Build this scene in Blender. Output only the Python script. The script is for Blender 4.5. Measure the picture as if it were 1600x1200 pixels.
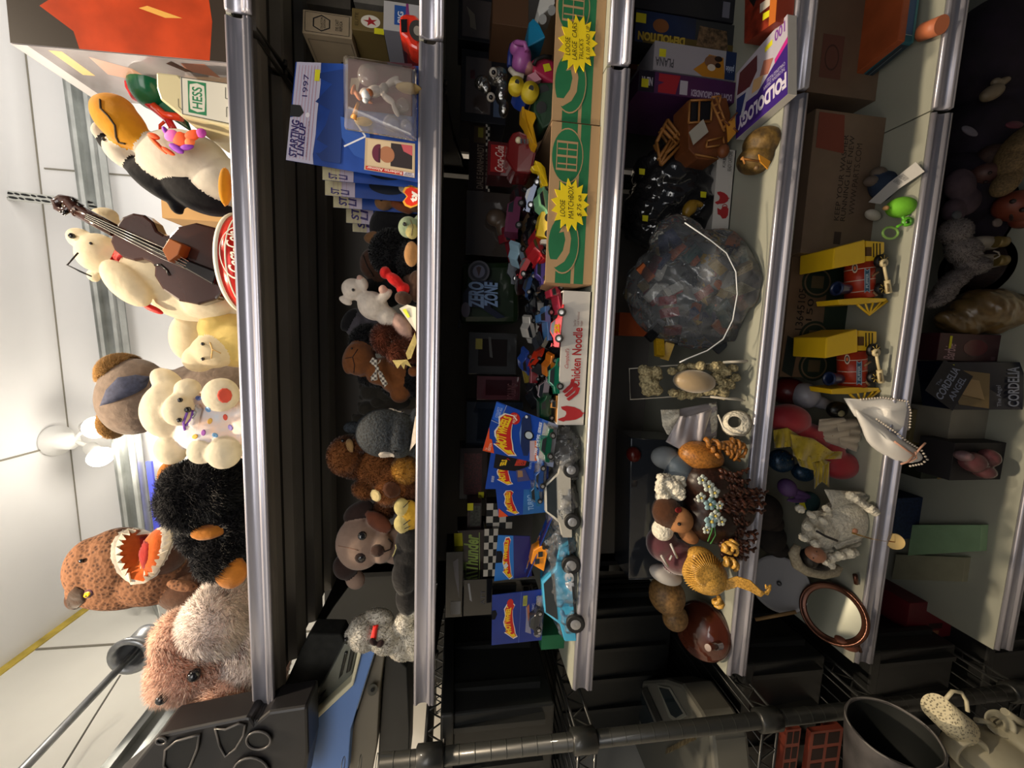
import bpy, bmesh, math, random
import numpy as np
from mathutils import Vector, Matrix
S = bpy.context.scene
for o in list(bpy.data.objects): bpy.data.objects.remove(o, do_unlink=True)
C = S.collection
rnd = random.Random(7)

# ---------------------------------------------------------------- camera
FPX, YAW, PITCH, ROLL, DCAM, ZCAM = 626.9986, .1114, .1436, .0184, .6, 1.45
_cy, _sy, _cp, _sp, _cr, _sr = math.cos(YAW), math.sin(YAW), math.cos(PITCH), math.sin(PITCH), math.cos(ROLL), math.sin(ROLL)
FW = Vector((-_sy*_cp, _cy*_cp, -_sp)); _r = Vector((_cy, _sy, 0)); _u = _r.cross(FW)
RV = _r*_cr + _u*_sr; UV = -_r*_sr + _u*_cr
CO = Vector((0, -DCAM, ZCAM))
cd = bpy.data.cameras.new('camera'); cam = bpy.data.objects.new('camera', cd); C.objects.link(cam)
cd.sensor_fit = 'HORIZONTAL'; cd.sensor_width = 36; cd.lens = 36*FPX/1600; cd.clip_start = .01
m = Matrix((-UV, RV, -FW)).transposed().to_4x4(); m.translation = CO; cam.matrix_world = m   # the photograph was taken with the phone turned on its side
S.camera = cam

# ---------------------------------------------------------------- light and exposure
S.view_settings.view_transform = 'Standard'; S.view_settings.look = 'None'
S.view_settings.gamma = 1; S.view_settings.exposure = 0.12; S.view_settings.use_curve_mapping = False
w = bpy.data.worlds.new('world'); S.world = w; w.use_nodes = True
w.node_tree.nodes['Background'].inputs[0].default_value = (.80, .86, 1, 1)
w.node_tree.nodes['Background'].inputs[1].default_value = .028
def lamp(name, kind, loc, target, power, col, size=.1, spot=None, blend=.5, sy=None):
    l = bpy.data.lights.new(name, kind); l.energy = power; l.color = col
    if kind == 'AREA':
        l.size = size
        if sy: l.shape = 'RECTANGLE'; l.size_y = sy
    else: l.shadow_soft_size = size
    if spot: l.spot_size = math.radians(spot); l.spot_blend = blend
    o = bpy.data.objects.new(name, l); C.objects.link(o); o.location = loc
    o.rotation_euler = (Vector(target) - Vector(loc)).to_track_quat('-Z', 'Y').to_euler(); return o
lamp('track_spot_light', 'SPOT', (-.32, -.21, 2.66), (-.28, -.02, .9), 80, (1, .80, .56), .035, 105, .7)
lamp('track_spot_light', 'SPOT', (.55, -.23, 2.66), (.35, 0, 1.1), 52, (1, .84, .62), .035, 105, .7)
lamp('room_fill_light', 'AREA', (-.4, -1.9, 2.5), (0, .3, 1.6), 4.2, (.90, .93, 1), 1.4)  # added fill lamp in front of the shelves, with no visible fixture
lamp('ceiling_fill_light', 'AREA', (.75, .45, 2.2), (.75, .9, 2.8), 5, (1, .96, .90), .8)  # unseen area lamp added to brighten the rear ceiling and wall
lamp('ceiling_fill_light', 'AREA', (-.1, -1.3, 2.1), (-.1, -.5, 2.8), 12, (1, .95, .88), 1.0)  # second unseen lamp, added to lift the ceiling further forward

# ---------------------------------------------------------------- the photograph's pixels as rays, to find where things stand
def ray(x, y): return FW*FPX - (x-800)*UV - (y-600)*RV
def P(x, y, Y=0.): d = ray(x, y); return CO + d*((Y+DCAM)/d.y)
def G(x, y, z): d = ray(x, y); return CO + d*((z-ZCAM)/d.z)
def V(*a): return Vector(a)

# ---------------------------------------------------------------- materials
MATS = {}
def mat(name, col, rough=.6, metal=0, noise=0, scale=40, alpha=1, trans=0, emit=0, coat=0, bump=0, col2=None, tex='noise', sheen=0, ior=1.45):
    if name in MATS: return MATS[name]
    m = bpy.data.materials.new(name); m.use_nodes = True; nt = m.node_tree; b = nt.nodes['Principled BSDF']
    def I(k, v):
        if k in b.inputs: b.inputs[k].default_value = v
    c = tuple(col) + (1,)
    I('Base Color', c); I('Roughness', rough); I('Metallic', metal); I('Alpha', alpha); I('Transmission Weight', trans)
    I('Coat Weight', coat); I('Sheen Weight', sheen); I('IOR', ior)
    if emit: I('Emission Color', c); I('Emission Strength', emit)
    if noise or bump:
        tc = nt.nodes.new('ShaderNodeTexCoord')
        if tex == 'voronoi':
            n = nt.nodes.new('ShaderNodeTexVoronoi'); n.inputs['Scale'].default_value = scale; fac = n.outputs['Distance']
        else:
            n = nt.nodes.new('ShaderNodeTexNoise'); n.inputs['Scale'].default_value = scale; n.inputs['Detail'].default_value = 4; fac = n.outputs['Fac']
        nt.links.new(tc.outputs['Object'], n.inputs['Vector'])
        if noise:
            r = nt.nodes.new('ShaderNodeValToRGB'); nt.links.new(fac, r.inputs['Fac'])
            lo = col2 or tuple(max(0, v*(1-noise)) for v in col); hi = tuple(min(1, v*(1+noise*.6)) for v in col)
            r.color_ramp.elements[0].position = .32; r.color_ramp.elements[1].position = .68
            if tex == 'voronoi': r.color_ramp.elements[0].position = .1; r.color_ramp.elements[1].position = .5
            r.color_ramp.elements[0].color = tuple(lo)+(1,); r.color_ramp.elements[1].color = hi+(1,)
            nt.links.new(r.outputs['Color'], b.inputs['Base Color'])
        if bump:
            bp = nt.nodes.new('ShaderNodeBump'); bp.inputs['Strength'].default_value = bump; bp.inputs['Distance'].default_value = .004
            nt.links.new(fac, bp.inputs['Height']); nt.links.new(bp.outputs['Normal'], b.inputs['Normal'])
    MATS[name] = m; return m
def hx(h):  # sRGB hex to linear
    v = [int(h[i:i+2], 16)/255 for i in (0, 2, 4)]
    return tuple(c/12.92 if c <= .04045 else ((c+.055)/1.055)**2.4 for c in v)
def M(h, rough=.55, metal=0, **k):  # plain colour material by hex
    return mat('surface_%s_%d_%d' % (h, int(rough*100), int(metal*10)) + ('' if not k else '_'+'_'.join(str(v) for v in k.values())), hx(h), rough, metal, **k)
def clear(name, tint=(1, 1, 1), rough=.05, alpha=.13, spec=1):   # thin clear plastic: mostly see-through with sharp highlights
    if name in MATS: return MATS[name]
    m = bpy.data.materials.new(name); m.use_nodes = True; nt = m.node_tree; nt.nodes.clear()
    out = nt.nodes.new('ShaderNodeOutputMaterial'); t = nt.nodes.new('ShaderNodeBsdfTransparent'); g = nt.nodes.new('ShaderNodeBsdfGlossy')
    d = nt.nodes.new('ShaderNodeBsdfDiffuse'); d.inputs[0].default_value = tuple(tint)+(1,)
    t.inputs[0].default_value = tuple(.5+.5*c for c in tint)+(1,); g.inputs['Roughness'].default_value = rough
    f = nt.nodes.new('ShaderNodeFresnel'); f.inputs[0].default_value = 1.5
    a = nt.nodes.new('ShaderNodeMixShader'); b = nt.nodes.new('ShaderNodeMixShader'); a.inputs[0].default_value = alpha
    nt.links.new(t.outputs[0], a.inputs[1]); nt.links.new(d.outputs[0], a.inputs[2])
    nt.links.new(f.outputs[0], b.inputs[0]); nt.links.new(a.outputs[0], b.inputs[1]); nt.links.new(g.outputs[0], b.inputs[2])
    nt.links.new(b.outputs[0], out.inputs[0]); MATS[name] = m; return m

# ---------------------------------------------------------------- objects, tags, mesh builder
def tag(o, label=None, cat=None, group=None, kind=None):
    if label: o['label'] = label
    if cat: o['category'] = cat
    if group: o['group'] = group
    if kind: o['kind'] = kind
    return o
def empty(name, loc, label=None, cat=None, group=None):
    o = bpy.data.objects.new(name, None); o.empty_display_size = .02; o.location = loc; C.objects.link(o)
    return tag(o, label, cat, group)
class MB:
    def __init__(s): s.bm = bmesh.new(); s.mats = []; s.cur = 0
    def m(s, mt):
        if mt not in s.mats: s.mats.append(mt)
        s.cur = s.mats.index(mt); return s
    def poly(s, pts):
        try: f = s.bm.faces.new([s.bm.verts.new(p) for p in pts]); f.material_index = s.cur; return f
        except ValueError: return None
    def hexa(s, q, d):    # q: four corners of the front, d: vector (or four vectors) to the rear
        ds = d if isinstance(d, (list, tuple)) else [d]*4
        a = [s.bm.verts.new(p) for p in q]; b = [s.bm.verts.new(Vector(p)+Vector(e)) for p, e in zip(q, ds)]
        for idx in ((a[0], a[1], a[2], a[3]), (b[3], b[2], b[1], b[0]), *[(a[i], b[i], b[(i+1) % 4], a[(i+1) % 4]) for i in range(4)]):
            f = s.bm.faces.new(idx); f.material_index = s.cur
        return s
    def box(s, lo, hi):
        x0, y0, z0 = lo; x1, y1, z1 = hi
        return s.hexa([V(x0, y0, z0), V(x1, y0, z0), V(x1, y0, z1), V(x0, y0, z1)], V(0, y1-y0, 0))
    def obox(s, c, sz, R=None):  # oriented box
        R = R or Matrix.Identity(3); c = Vector(c); h = Vector(sz)/2
        q = [c + R @ V(a*h.x, -h.y, b*h.z) for a, b in ((-1, -1), (1, -1), (1, 1), (-1, 1))]
        return s.hexa(q, R @ V(0, 2*h.y, 0))
    def prism(s, pts, d):
        a = [s.bm.verts.new(p) for p in pts]; b = [s.bm.verts.new(Vector(p)+Vector(d)) for p in pts]; n = len(pts)
        for fs in [a, b[::-1]] + [[a[i], b[i], b[(i+1) % n], a[(i+1) % n]] for i in range(n)]:
            f = s.bm.faces.new(fs); f.material_index = s.cur
        return s
    def tube(s, path, r, n=10, caps=True, closed=False):
        path = [Vector(p) for p in path]; rs = r if isinstance(r, (list, tuple)) else [r]*len(path); rings = []
        up = V(.13, .21, .97)
        for i, p in enumerate(path):
            t = (path[(i+1) % len(path) if closed else min(i+1, len(path)-1)] - path[(i-1) if (closed or i) else 0]).normalized()
            a = t.cross(up)
            if a.length < .1: a = t.cross(V(1, .2, 0))
            a.normalize(); b = t.cross(a); up = b if b.dot(up) > 0 else -b
            a = t.cross(up).normalized(); b = up
            rings.append([s.bm.verts.new(p + (a*math.cos(2*math.pi*k/n) + b*math.sin(2*math.pi*k/n))*rs[i]) for k in range(n)])
        seq = list(zip(rings, rings[1:])) + ([(rings[-1], rings[0])] if closed else [])
        for A, B in seq:
            for k in range(n):
                f = s.bm.faces.new((A[k], A[(k+1) % n], B[(k+1) % n], B[k])); f.material_index = s.cur; f.smooth = True
        if caps and not closed:
            for R_ in (rings[0], rings[-1]):
                f = s.bm.faces.new(R_); f.material_index = s.cur
        return s
    def lathe(s, prof, o, axis, n=32, cap0=False, cap1=False):   # prof: (radius, height along axis)
        axis = Vector(axis).normalized(); a = axis.orthogonal().normalized(); b = axis.cross(a); o = Vector(o)
        rings = [[s.bm.verts.new(o + axis*h + (a*math.cos(2*math.pi*k/n)+b*math.sin(2*math.pi*k/n))*max(r, 1e-5)) for k in range(n)] for r, h in prof]
        for A, B in zip(rings, rings[1:]):
            for k in range(n):
                f = s.bm.faces.new((A[k], A[(k+1) % n], B[(k+1) % n], B[k])); f.material_index = s.cur; f.smooth = True
        if cap0: s.bm.faces.new(rings[0]).material_index = s.cur
        if cap1: s.bm.faces.new(rings[-1]).material_index = s.cur
        return s
    def cyl(s, p0, p1, r0, r1=None, n=20):
        p0 = Vector(p0); p1 = Vector(p1); r1 = r0 if r1 is None else r1
        return s.lathe([(r0, 0), (r1, (p1-p0).length)], p0, p1-p0, n, True, True)
    def ball(s, c, r, Mx=None, sub=2):
        R = Mx or Matrix.Identity(3)
        if isinstance(r, (int, float)): r = (r, r, r)
        T = Matrix.Translation(c) @ (R.to_4x4() @ Matrix.Diagonal((r[0], r[1], r[2], 1)))
        g = bmesh.ops.create_icosphere(s.bm, subdivisions=sub, radius=1, matrix=T)
        fs = set(f for v in g['verts'] for f in v.link_faces)
        for f in fs: f.material_index = s.cur; f.smooth = True
        return s
    def loft(s, rings, cap=True, smooth=True):
        rr = [[s.bm.verts.new(p) for p in R_] for R_ in rings]; n = len(rr[0])
        for A, B in zip(rr, rr[1:]):
            for k in range(n):
                f = s.bm.faces.new((A[k], A[(k+1) % n], B[(k+1) % n], B[k])); f.material_index = s.cur; f.smooth = smooth
        if cap:
            for R_ in (rr[0], rr[-1]): s.bm.faces.new(R_).material_index = s.cur
        return s
    def obj(s, name, parent=None, bevel=0, label=None, cat=None, group=None, kind=None, subsurf=0, fixn=True):
        if fixn: bmesh.ops.recalc_face_normals(s.bm, faces=s.bm.faces)
        me = bpy.data.meshes.new(name); s.bm.to_mesh(me); s.bm.free()
        for mt in s.mats: me.materials.append(mt)
        o = bpy.data.objects.new(name, me); C.objects.link(o)
        if bevel:
            b = o.modifiers.new('bevel', 'BEVEL'); b.width = bevel; b.segments = 2; b.limit_method = 'ANGLE'; b.angle_limit = .7
        if subsurf:
            b = o.modifiers.new('sub', 'SUBSURF'); b.levels = b.render_levels = subsurf
        if parent:
            bpy.context.view_layer.update(); o.parent = parent; o.matrix_parent_inverse = parent.matrix_world.inverted()
        elif cat or kind: recenter(o)
        return tag(o, label, cat, group, kind)
def recenter(o):   # put a single mesh's origin at its own base
    me = o.data; n = len(me.vertices)
    if not n: return
    a = np.empty(n*3); me.vertices.foreach_get('co', a); a = a.reshape(-1, 3)
    c = np.array([(a[:, 0].min()+a[:, 0].max())/2, (a[:, 1].min()+a[:, 1].max())/2, a[:, 2].min()])
    a -= c; me.vertices.foreach_set('co', a.ravel()); o.location = c
def kids(o): return [c for c in bpy.data.objects if c.parent is o]
def dup(o, loc=None, rot=None, scale=None, label=None, group=None, parent=None, swap=None):   # copy a thing and its parts
    c = o.copy(); C.objects.link(c)
    if parent: c.parent = parent
    for ch in KIDS.get(o.name, None) or kids(o): dup(ch, parent=c, swap=swap)
    if loc is not None: c.location = loc
    if rot is not None: c.rotation_euler = rot
    if scale is not None: c.scale = scale
    if swap and c.type == 'MESH':
        for i, sl in enumerate(c.data.materials):
            if sl and sl.name in swap: c.material_slots[i].link = 'OBJECT'; c.material_slots[i].material = swap[sl.name]
    if label: c['label'] = label
    if group: c['group'] = group
    return c
KIDS = {}
# lettering: mesh text laid on a surface from the baseline's start, along right (unit) and up (unit)
def text_mesh(st, width, height, bold=0., shear=0.):
    cu = bpy.data.curves.new('lettering', 'FONT'); cu.body = st; cu.size = 1; cu.offset = bold; cu.shear = shear; cu.resolution_u = 3; cu.space_line = .9
    o = bpy.data.objects.new('lettering', cu); C.objects.link(o)
    dg = bpy.context.evaluated_depsgraph_get(); me = bpy.data.meshes.new_from_object(o.evaluated_get(dg)); C.objects.unlink(o); bpy.data.objects.remove(o)
    vs = [v.co.copy() for v in me.vertices]
    fs = [list(p.vertices) for p in me.polygons]; bpy.data.meshes.remove(me)
    if not vs: return [], []
    x0 = min(v.x for v in vs); x1 = max(v.x for v in vs); y0 = min(v.y for v in vs); y1 = max(v.y for v in vs)
    return [((v.x-x0)/max(x1-x0, 1e-6)*width, (v.y-y0)/max(y1-y0, 1e-6)*height) for v in vs], fs
class Face:
    """a printed face: q = bottom-left, bottom-right, top-right, top-left in reading order; prints go into one mesh"""
    def __init__(s, q, off=.0004):
        s.q = [Vector(p) for p in q]; s.n = (s.q[1]-s.q[0]).cross(s.q[3]-s.q[0]).normalized()
        if s.n.dot(CO - s.q[0]) < 0: s.n = -s.n
        s.b = MB(); s.off = off; s.k = 0
    def at(s, u, v, k=None):
        q = s.q; p = q[0]*(1-u)*(1-v) + q[1]*u*(1-v) + q[2]*u*v + q[3]*(1-u)*v
        return p + s.n*(s.off + (s.k if k is None else k)*.00004)
    def poly(s, uv, mt): s.k += 1; s.b.m(mt); s.b.poly([s.at(u, v) for u, v in uv]); return s
    def rect(s, u0, v0, u1, v1, mt): return s.poly([(u0, v0), (u1, v0), (u1, v1), (u0, v1)], mt)
    def disc(s, u, v, ru, rv, mt, n=24, a0=0, a1=360): return s.poly([(u+ru*math.cos(math.radians(a0+(a1-a0)*k/n)), v+rv*math.sin(math.radians(a0+(a1-a0)*k/n))) for k in range(n if a1-a0 == 360 else n+1)], mt)
    def ring(s, u, v, ru, rv, w, mt, n=28, a0=0, a1=360):
        s.k += 1; s.b.m(mt)
        for k in range(n):
            A = [math.radians(a0+(a1-a0)*(k+j)/n) for j in (0, 1)]
            s.b.poly([s.at(u+ru*f*math.cos(a), v+rv*f*math.sin(a)) for a, f in ((A[0], 1), (A[1], 1), (A[1], 1-w), (A[0], 1-w))])
        return s
    def line(s, pts, wu, mt):
        s.k += 1; s.b.m(mt); L = [s.at(*p) for p in pts]
        for a, b in zip(L, L[1:]):
            d = (b-a).cross(s.n).normalized()*wu/2; s.b.poly([a-d, b-d, b+d, a+d])
        return s
    def text(s, st, u0, v0, u1, v1, mt, bold=0., shear=0., rot=0):
        s.k += 1; s.b.m(mt); vs, fs = text_mesh(st, 1, 1, bold, shear)
        def map_(x, y):
            if rot == 90: x, y = 1-y, x     # reads upwards
            elif rot == -90: x, y = y, 1-x
            elif rot == 180: x, y = 1-x, 1-y
            return s.at(u0+(u1-u0)*x, v0+(v1-v0)*y)
        bv = [s.b.bm.verts.new(map_(*p)) for p in vs]
        for f in fs:
            try: s.b.bm.faces.new([bv[i] for i in f]).material_index = s.b.cur
            except ValueError: pass
        return s
    def tri_text(s, st, p0, right, up, h, mt, bold=0.):   # free text inside uv space, right/up uv vectors
        s.k += 1; s.b.m(mt); vs, fs = text_mesh(st, 1, 1, bold)
        bv = [s.b.bm.verts.new(s.at(p0[0]+right[0]*x+up[0]*y, p0[1]+right[1]*x+up[1]*y)) for x, y in vs]
        for f in fs:
            try: s.b.bm.faces.new([bv[i] for i in f]).material_index = s.b.cur
            except ValueError: pass
        return s
    def done(s, parent, name='printing', **k): return s.b.obj(name, parent, fixn=False, **k)
def quad(a, b, c, d): return [P(*a), P(*b), P(*c), P(*d)]
# ---------------------------------------------------------------- room shell
def PX(x, y, X): d = ray(x, y); return CO + d*(X/d.x)
ZC_ = 2.8
white = mat('white_plaster', (.80, .79, .78), .8, noise=.035, scale=3, bump=.12)
white2 = mat('warm_white_plaster', (.82, .80, .73), .85, noise=.04, scale=5, bump=.15)
cA = G(40, 85, ZC_); cB = G(138, 945, ZC_); wd = (cA-cB).normalized(); wn = V(0, 0, 1).cross(wd).normalized()
XL = cB.x
cR = cB + wd*3.6
b = MB().m(white); b.prism([V(XL-.1, -2.6, ZC_), V(cR.x, -2.6, ZC_), cR+V(0, .25, 0), V(XL-.1, cB.y+.25, ZC_)], V(0, 0, .08)); b.obj('ceiling', kind='structure')
b = MB().m(white); b.prism([V(cB.x-.1, cB.y, 0), V(cR.x, cR.y, 0), V(cR.x, cR.y+.1, 0), V(cB.x-.1, cB.y+.1, 0)], V(0, 0, ZC_)); b.obj('wall_back', kind='structure')
b = MB().m(white2).box((XL-.1, -2.6, 0), (XL, cB.y, ZC_)); b.obj('wall_left', kind='structure')
b = MB().m(mat('grey_concrete', (.22, .21, .20), .8, noise=.2, scale=6)).box((XL-.1, -2.6, -.06), (cR.x, 1.6, 0)); b.obj('floor', kind='structure')
# panel joints on ceiling and walls
seam = M('8a8578', .9)
def strip(p, q, wdt, n, name):
    p = Vector(p); q = Vector(q); d = (q-p).normalized(); s_ = d.cross(n).normalized()*wdt/2
    MB().m(seam if name != 'trim_1' else mat('yellow_wood', hx('cdb44e'), .6, noise=.3, scale=20)).prism([p-s_, q-s_, q+s_, p+s_], n*.004).obj(name, kind='structure')
dn = V(0, 0, -1)
strip(cB, cB+wd*3.4, .006, dn, 'trim_2')
f0 = G(75, 700, ZC_); strip(f0, f0+V(0.02, -2.4, 0), .005, dn, 'trim_3')
strip(V(XL, cB.y-.01, ZC_-.012), V(XL, -2.4, ZC_-.012), .03, V(1, 0, 0), 'trim_1')
j = PX(200, 1006, XL); strip(V(XL, j.y, ZC_-.03), V(XL, j.y, .1), .006, V(1, 0, 0), 'trim_4')
strip(cB+wd*1.55-V(0, .002, .02), cB+wd*1.55-V(0, .002, 2.6), .004, V(0, -1, 0), 'trim_5')
# galvanised door track along the back wall, turning along the left wall
zinc = mat('galvanised_steel', (.50, .52, .50), .38, .5, noise=.25, scale=14)
def wallpt(x, y, off=.05):
    d = ray(x, y); n = V(-wd.y, wd.x, 0); n = n if n.y < 0 else -n
    p0 = cB + n*off; t = (p0-CO).dot(n)/d.dot(n); return CO + d*t
tr = empty('door_track', wallpt(180, 600), 'long galvanised steel door track crossing the back wall behind the plush toys', 'track')
a0 = wallpt(122, 40); a1 = wallpt(236, 938)
def channel(bb, p, q, nrm, hgt, dep):
    p = Vector(p); q = Vector(q); d = (q-p).normalized(); up = nrm.cross(d).normalized()*(1 if nrm.cross(d).z > 0 else -1)
    for (u0, u1, d0, d1) in ((-.5, .5, 0, .12), (-.5, -.38, 0, 1), (.38, .5, 0, 1), (-.5, -.22, .88, 1), (.22, .5, .88, 1), (-.06, .06, .1, .3)):
        A = p + up*hgt*u0 + nrm*dep*d0
        bb.hexa([A, A+(q-p), A+(q-p)+up*hgt*(u1-u0), A+up*hgt*(u1-u0)], nrm*dep*(d1-d0))
bn = V(-wd.y, wd.x, 0); bn = bn if bn.y < 0 else -bn
bb = MB().m(zinc); channel(bb, a0, a1, bn, .070, .035); bb.obj('track_rail', tr)
bb = MB().m(zinc)
for k in range(16): p = a0.lerp(a1, (k+.5)/16)+bn*.006; bb.cyl(p, p+bn*.006, .006, n=8)
bb.obj('track_bolts', tr)
MB().m(mat('blue_light_strip', hx('5e68f0'), .4)).hexa([a0.lerp(a1, .72)+V(0, 0, -.045)+bn*.01, a1+V(0, 0, -.045)+bn*.01, a1+V(0, 0, -.062)+bn*.01, a0.lerp(a1, .72)+V(0, 0, -.062)+bn*.01], bn*-.01).obj('blue_light_line', tr)  # blue line of light under the rail, put in as a coloured strip
tl = empty('door_track', PX(240, 1145, XL+.05), 'galvanised steel door track running along the left wall towards the viewer', 'track')
t0 = PX(199, 1202, XL+.06); t1 = PX(281, 1090, XL+.06); t1 = t0.lerp(t1, 2.1)
bb = MB().m(zinc); channel(bb, t0 + (t0-t1)*.2, t1, V(1, 0, 0), .07, .035); bb.obj('track_rail', tl)
bb = MB().m(zinc); bb.tube([wallpt(246, 930), wallpt(252, 948, .06), wallpt(262, 965, .1), wallpt(280, 985, .16), wallpt(296, 1000, .24)], .022, 8); bb.obj('curved_track_end', tl)
def perforated(p, q, wv, label, n=9):
    e = empty('perforated_angle', p, label, 'bracket'); p = Vector(p); q = Vector(q); wv = Vector(wv); nn = (q-p).cross(wv).normalized()
    if nn.dot(CO-p) < 0: nn = -nn
    bb = MB().m(M('b9b9b2', .5)).hexa([p-wv, q-wv, q+wv, p+wv], -nn*.003); bb.obj('flange', e)
    bb = MB().m(M('1d1e1e', .8))
    for k in range(n):
        c = p.lerp(q, (k+.5)/n); d = (q-p).normalized()*(.011 if k % 2 else .006)
        for sgn in (-.45, .45):
            c2 = c+wv*sgn+nn*.0006; bb.poly([c2+d*math.cos(a)+wv.normalized()*.005*math.sin(a) for a in [2*math.pi*i/10 for i in range(10)]])
    bb.obj('slots', e, fixn=False); return e
q0 = wallpt(-30, 300, .12); q1 = wallpt(148, 320, .06)
perforated(q0, q1, V(.014, 0, .012), 'pale perforated steel hanger strap running from the ceiling to the track above the white bear', 14)
perforated(wallpt(249, 925, .07), PX(265, 990, XL+.12), V(.012, 0, .016), 'short perforated steel angle beside the curved end of the track, above the pink plush dog', 4)
# cable drum on a rod
pd = V(*PX(215, 1012, XL+.2))
dr = empty('cable_drum', pd, 'grey steel cup-shaped cable drum on a long rod above the pink plush dog', 'drum')
r0 = PX(38, 1200, XL+.2); r1 = PX(247, 980, XL+.2); ax = (r0-r1).normalized()
steel = mat('dull_steel', (.34, .35, .36), .35, .8, noise=.3, scale=30)
MB().m(steel).tube([r0+ax*.6, r1], .009, 10).obj('rod', dr)
bb = MB().m(steel); bb.lathe([(.030, -.05), (.034, -.045), (.034, -.02), (.030, -.01), (.036, .015), (.047, .02), (.050, .03), (.047, .035), (.037, .036), (.030, .02), (.028, -.03), (.012, -.045)], pd, ax, 28); bb.obj('cup', dr)
bb = MB().m(steel); bb.obox(pd+V(.01, .02, -.055), (.03, .05, .045)); bb.tube([pd+V(-.01, .0, -.05), pd+V(.03, .01, -.06)], .006, 8); bb.obj('mounting_bracket', dr)
MB().m(M('6d6a62', .6)).tube([PX(188, 1055, XL+.08), PX(147, 1120, XL+.04), PX(98, 1200, XL+.03)], .0022, 6).obj('rod_shadow_line', label='thin grey line painted as the shadow of the rod on the left wall', cat='painted shadow')  # cast shadow of the rod, drawn as a thin grey tube
# ceiling fixture with two lamps
fx = G(82, 688, ZC_); lamp_white = mat('lamp_housing_white', (.8, .79, .76), .4)
fe = empty('ceiling_spotlight', fx, 'white ceiling spotlight fixture with two lit bulbs above the pale bear', 'light fixture')
MB().m(lamp_white).lathe([(.0, 0), (.05, 0), (.052, .02), (.03, .03), (.028, .07), (.0, .075)], fx, V(0, -.2, -1), 28).obj('mounting_base', fe)
bulb = mat('lit_bulb', (1, .93, .80), .5, emit=14)
for (hx_, hy_, tx, ty, nm) in ((150, 668, 30, -6, 0), (157, 714, 24, 12, 1)):
    d = P(hx_, hy_, 0)-CO; c = CO + d*((fx.y-.04+DCAM)/d.y)
    aim = (V(.10 if nm == 0 else -.35, -.5, -.8)).normalized()
    MB().m(lamp_white).tube([fx+V(0, 0, -.06), c-aim*.07], .007, 8).obj('arm', fe)
    MB().m(lamp_white).lathe([(.012, -.075), (.02, -.07), (.022, -.03), (.036, .0), (.033, .0), (.02, -.02)], c, aim, 24).obj('lamp_head', fe)
    MB().m(bulb).lathe([(.0, .004), (.034, .0), (.036, -.008), (.0, -.01)], c+aim*.006, aim, 24).obj('bulb', fe)
    lo = lamp('bulb_light', 'SPOT', c+aim*.03, c+aim, 6 if nm == 0 else 4, (1, .88, .70), .03, 150, .8)
lamp('bulb_light', 'POINT', fx+V(.0, -.1, -.3), fx, 3.2, (1, .92, .8), .05)
# ---------------------------------------------------------------- the shelving
ZS = [1.744, 1.505, 1.24, .951, .684, .357]
XE, XJ, XR_, YB = -.592, .396, 1.15, .385
deckm = mat('cream_enamel', (.34, .345, .285), .42, noise=.10, scale=5, bump=.03)
lipm = mat('price_channel_plastic', (.44, .43, .49), .30, .6, noise=.12, scale=3)
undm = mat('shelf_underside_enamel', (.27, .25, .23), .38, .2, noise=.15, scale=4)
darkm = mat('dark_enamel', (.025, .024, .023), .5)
zt, zb = 0, 0
LIP = [(.0, 0), (-.0025, -.001), (-.004, -.003), (-.004, -.005), (-.001, -.007), (.001, -.012), (.001, -.018), (-.002, -.022), (-.006, -.0235), (-.007, -.026), (-.0055, -.0275), (-.007, -.029), (-.0065, -.032), (-.003, -.033), (.0, -.0325), (.004, -.02), (.004, -.002)]
nms = ['topmost', 'second', 'third', 'fourth', 'fifth', 'lowest']
hold = ['carrying the large plush toys', 'carrying the boxed figures and small plush', 'carrying the toy cars', 'carrying the bag of bricks and doll heads', 'carrying the two toy locomotives', 'carrying the stored doll boxes']
for k, z in enumerate(ZS):
    for s_, (x0, x1) in enumerate(((XE, XJ-.0012), (XJ+.0012, XR_))):
        side = 'left' if s_ == 0 else 'right'
        e = empty('metal_shelf', V((x0+x1)/2, 0, z-.04), '%s grey metal shelf, %s section, %s' % (nms[k], side, hold[k] if s_ == 0 else 'ending at the joint near the right edge'), 'shelf')
        MB().m(deckm).box((x0, .003, z-.006), (x1, YB, z)).obj('deck', e)
        bb = MB().m(lipm); n = 5; rings = []
        for i in range(n+1):   # slightly swept end so the joint shows
            t = i/n; x = x0 + (x1-x0)*t; rings.append([V(x, py, z+pz) for py, pz in LIP])
        bb.loft([[V(x0+.0015, p[0]*.3+.002, z-.016+(p[1]+.016)*.93) for p in LIP]] + [[V(x0+.003, p[0], z+p[1]) for p in LIP]] + rings[1:-1] + [[V(x1-.003, p[0], z+p[1]) for p in LIP]] + [[V(x1-.0015, p[0]*.3+.002, z-.016+(p[1]+.016)*.93) for p in LIP]])
        bb.obj('price_channel', e)
        ribs = []
        for ya, yb in ((.028, .072), (.108, .165), (.205, .262), (.31, .375)):
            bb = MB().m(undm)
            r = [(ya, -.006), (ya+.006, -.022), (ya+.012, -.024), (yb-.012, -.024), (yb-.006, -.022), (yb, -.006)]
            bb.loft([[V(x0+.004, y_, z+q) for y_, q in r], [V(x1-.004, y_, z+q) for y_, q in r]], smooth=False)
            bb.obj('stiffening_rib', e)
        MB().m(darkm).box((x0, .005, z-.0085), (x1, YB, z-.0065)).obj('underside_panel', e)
        for xx in (x0+.004, x1-.008):
            bb = MB().m(darkm)
            bb.prism([V(xx, .03, z-.024), V(xx, YB, z-.024), V(xx, YB, z-.07), V(xx, .25, z-.045)], V(.003, 0, 0))
            for yy in (.1, .2, .3): bb.cyl(V(xx-.002, yy, z-.033), V(xx+.006, yy, z-.033), .003, n=8)
            bb.obj('bracket', e)
panm = mat('back_panel_enamel', (.17, .155, .14), .6, noise=.15, scale=4)
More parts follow.
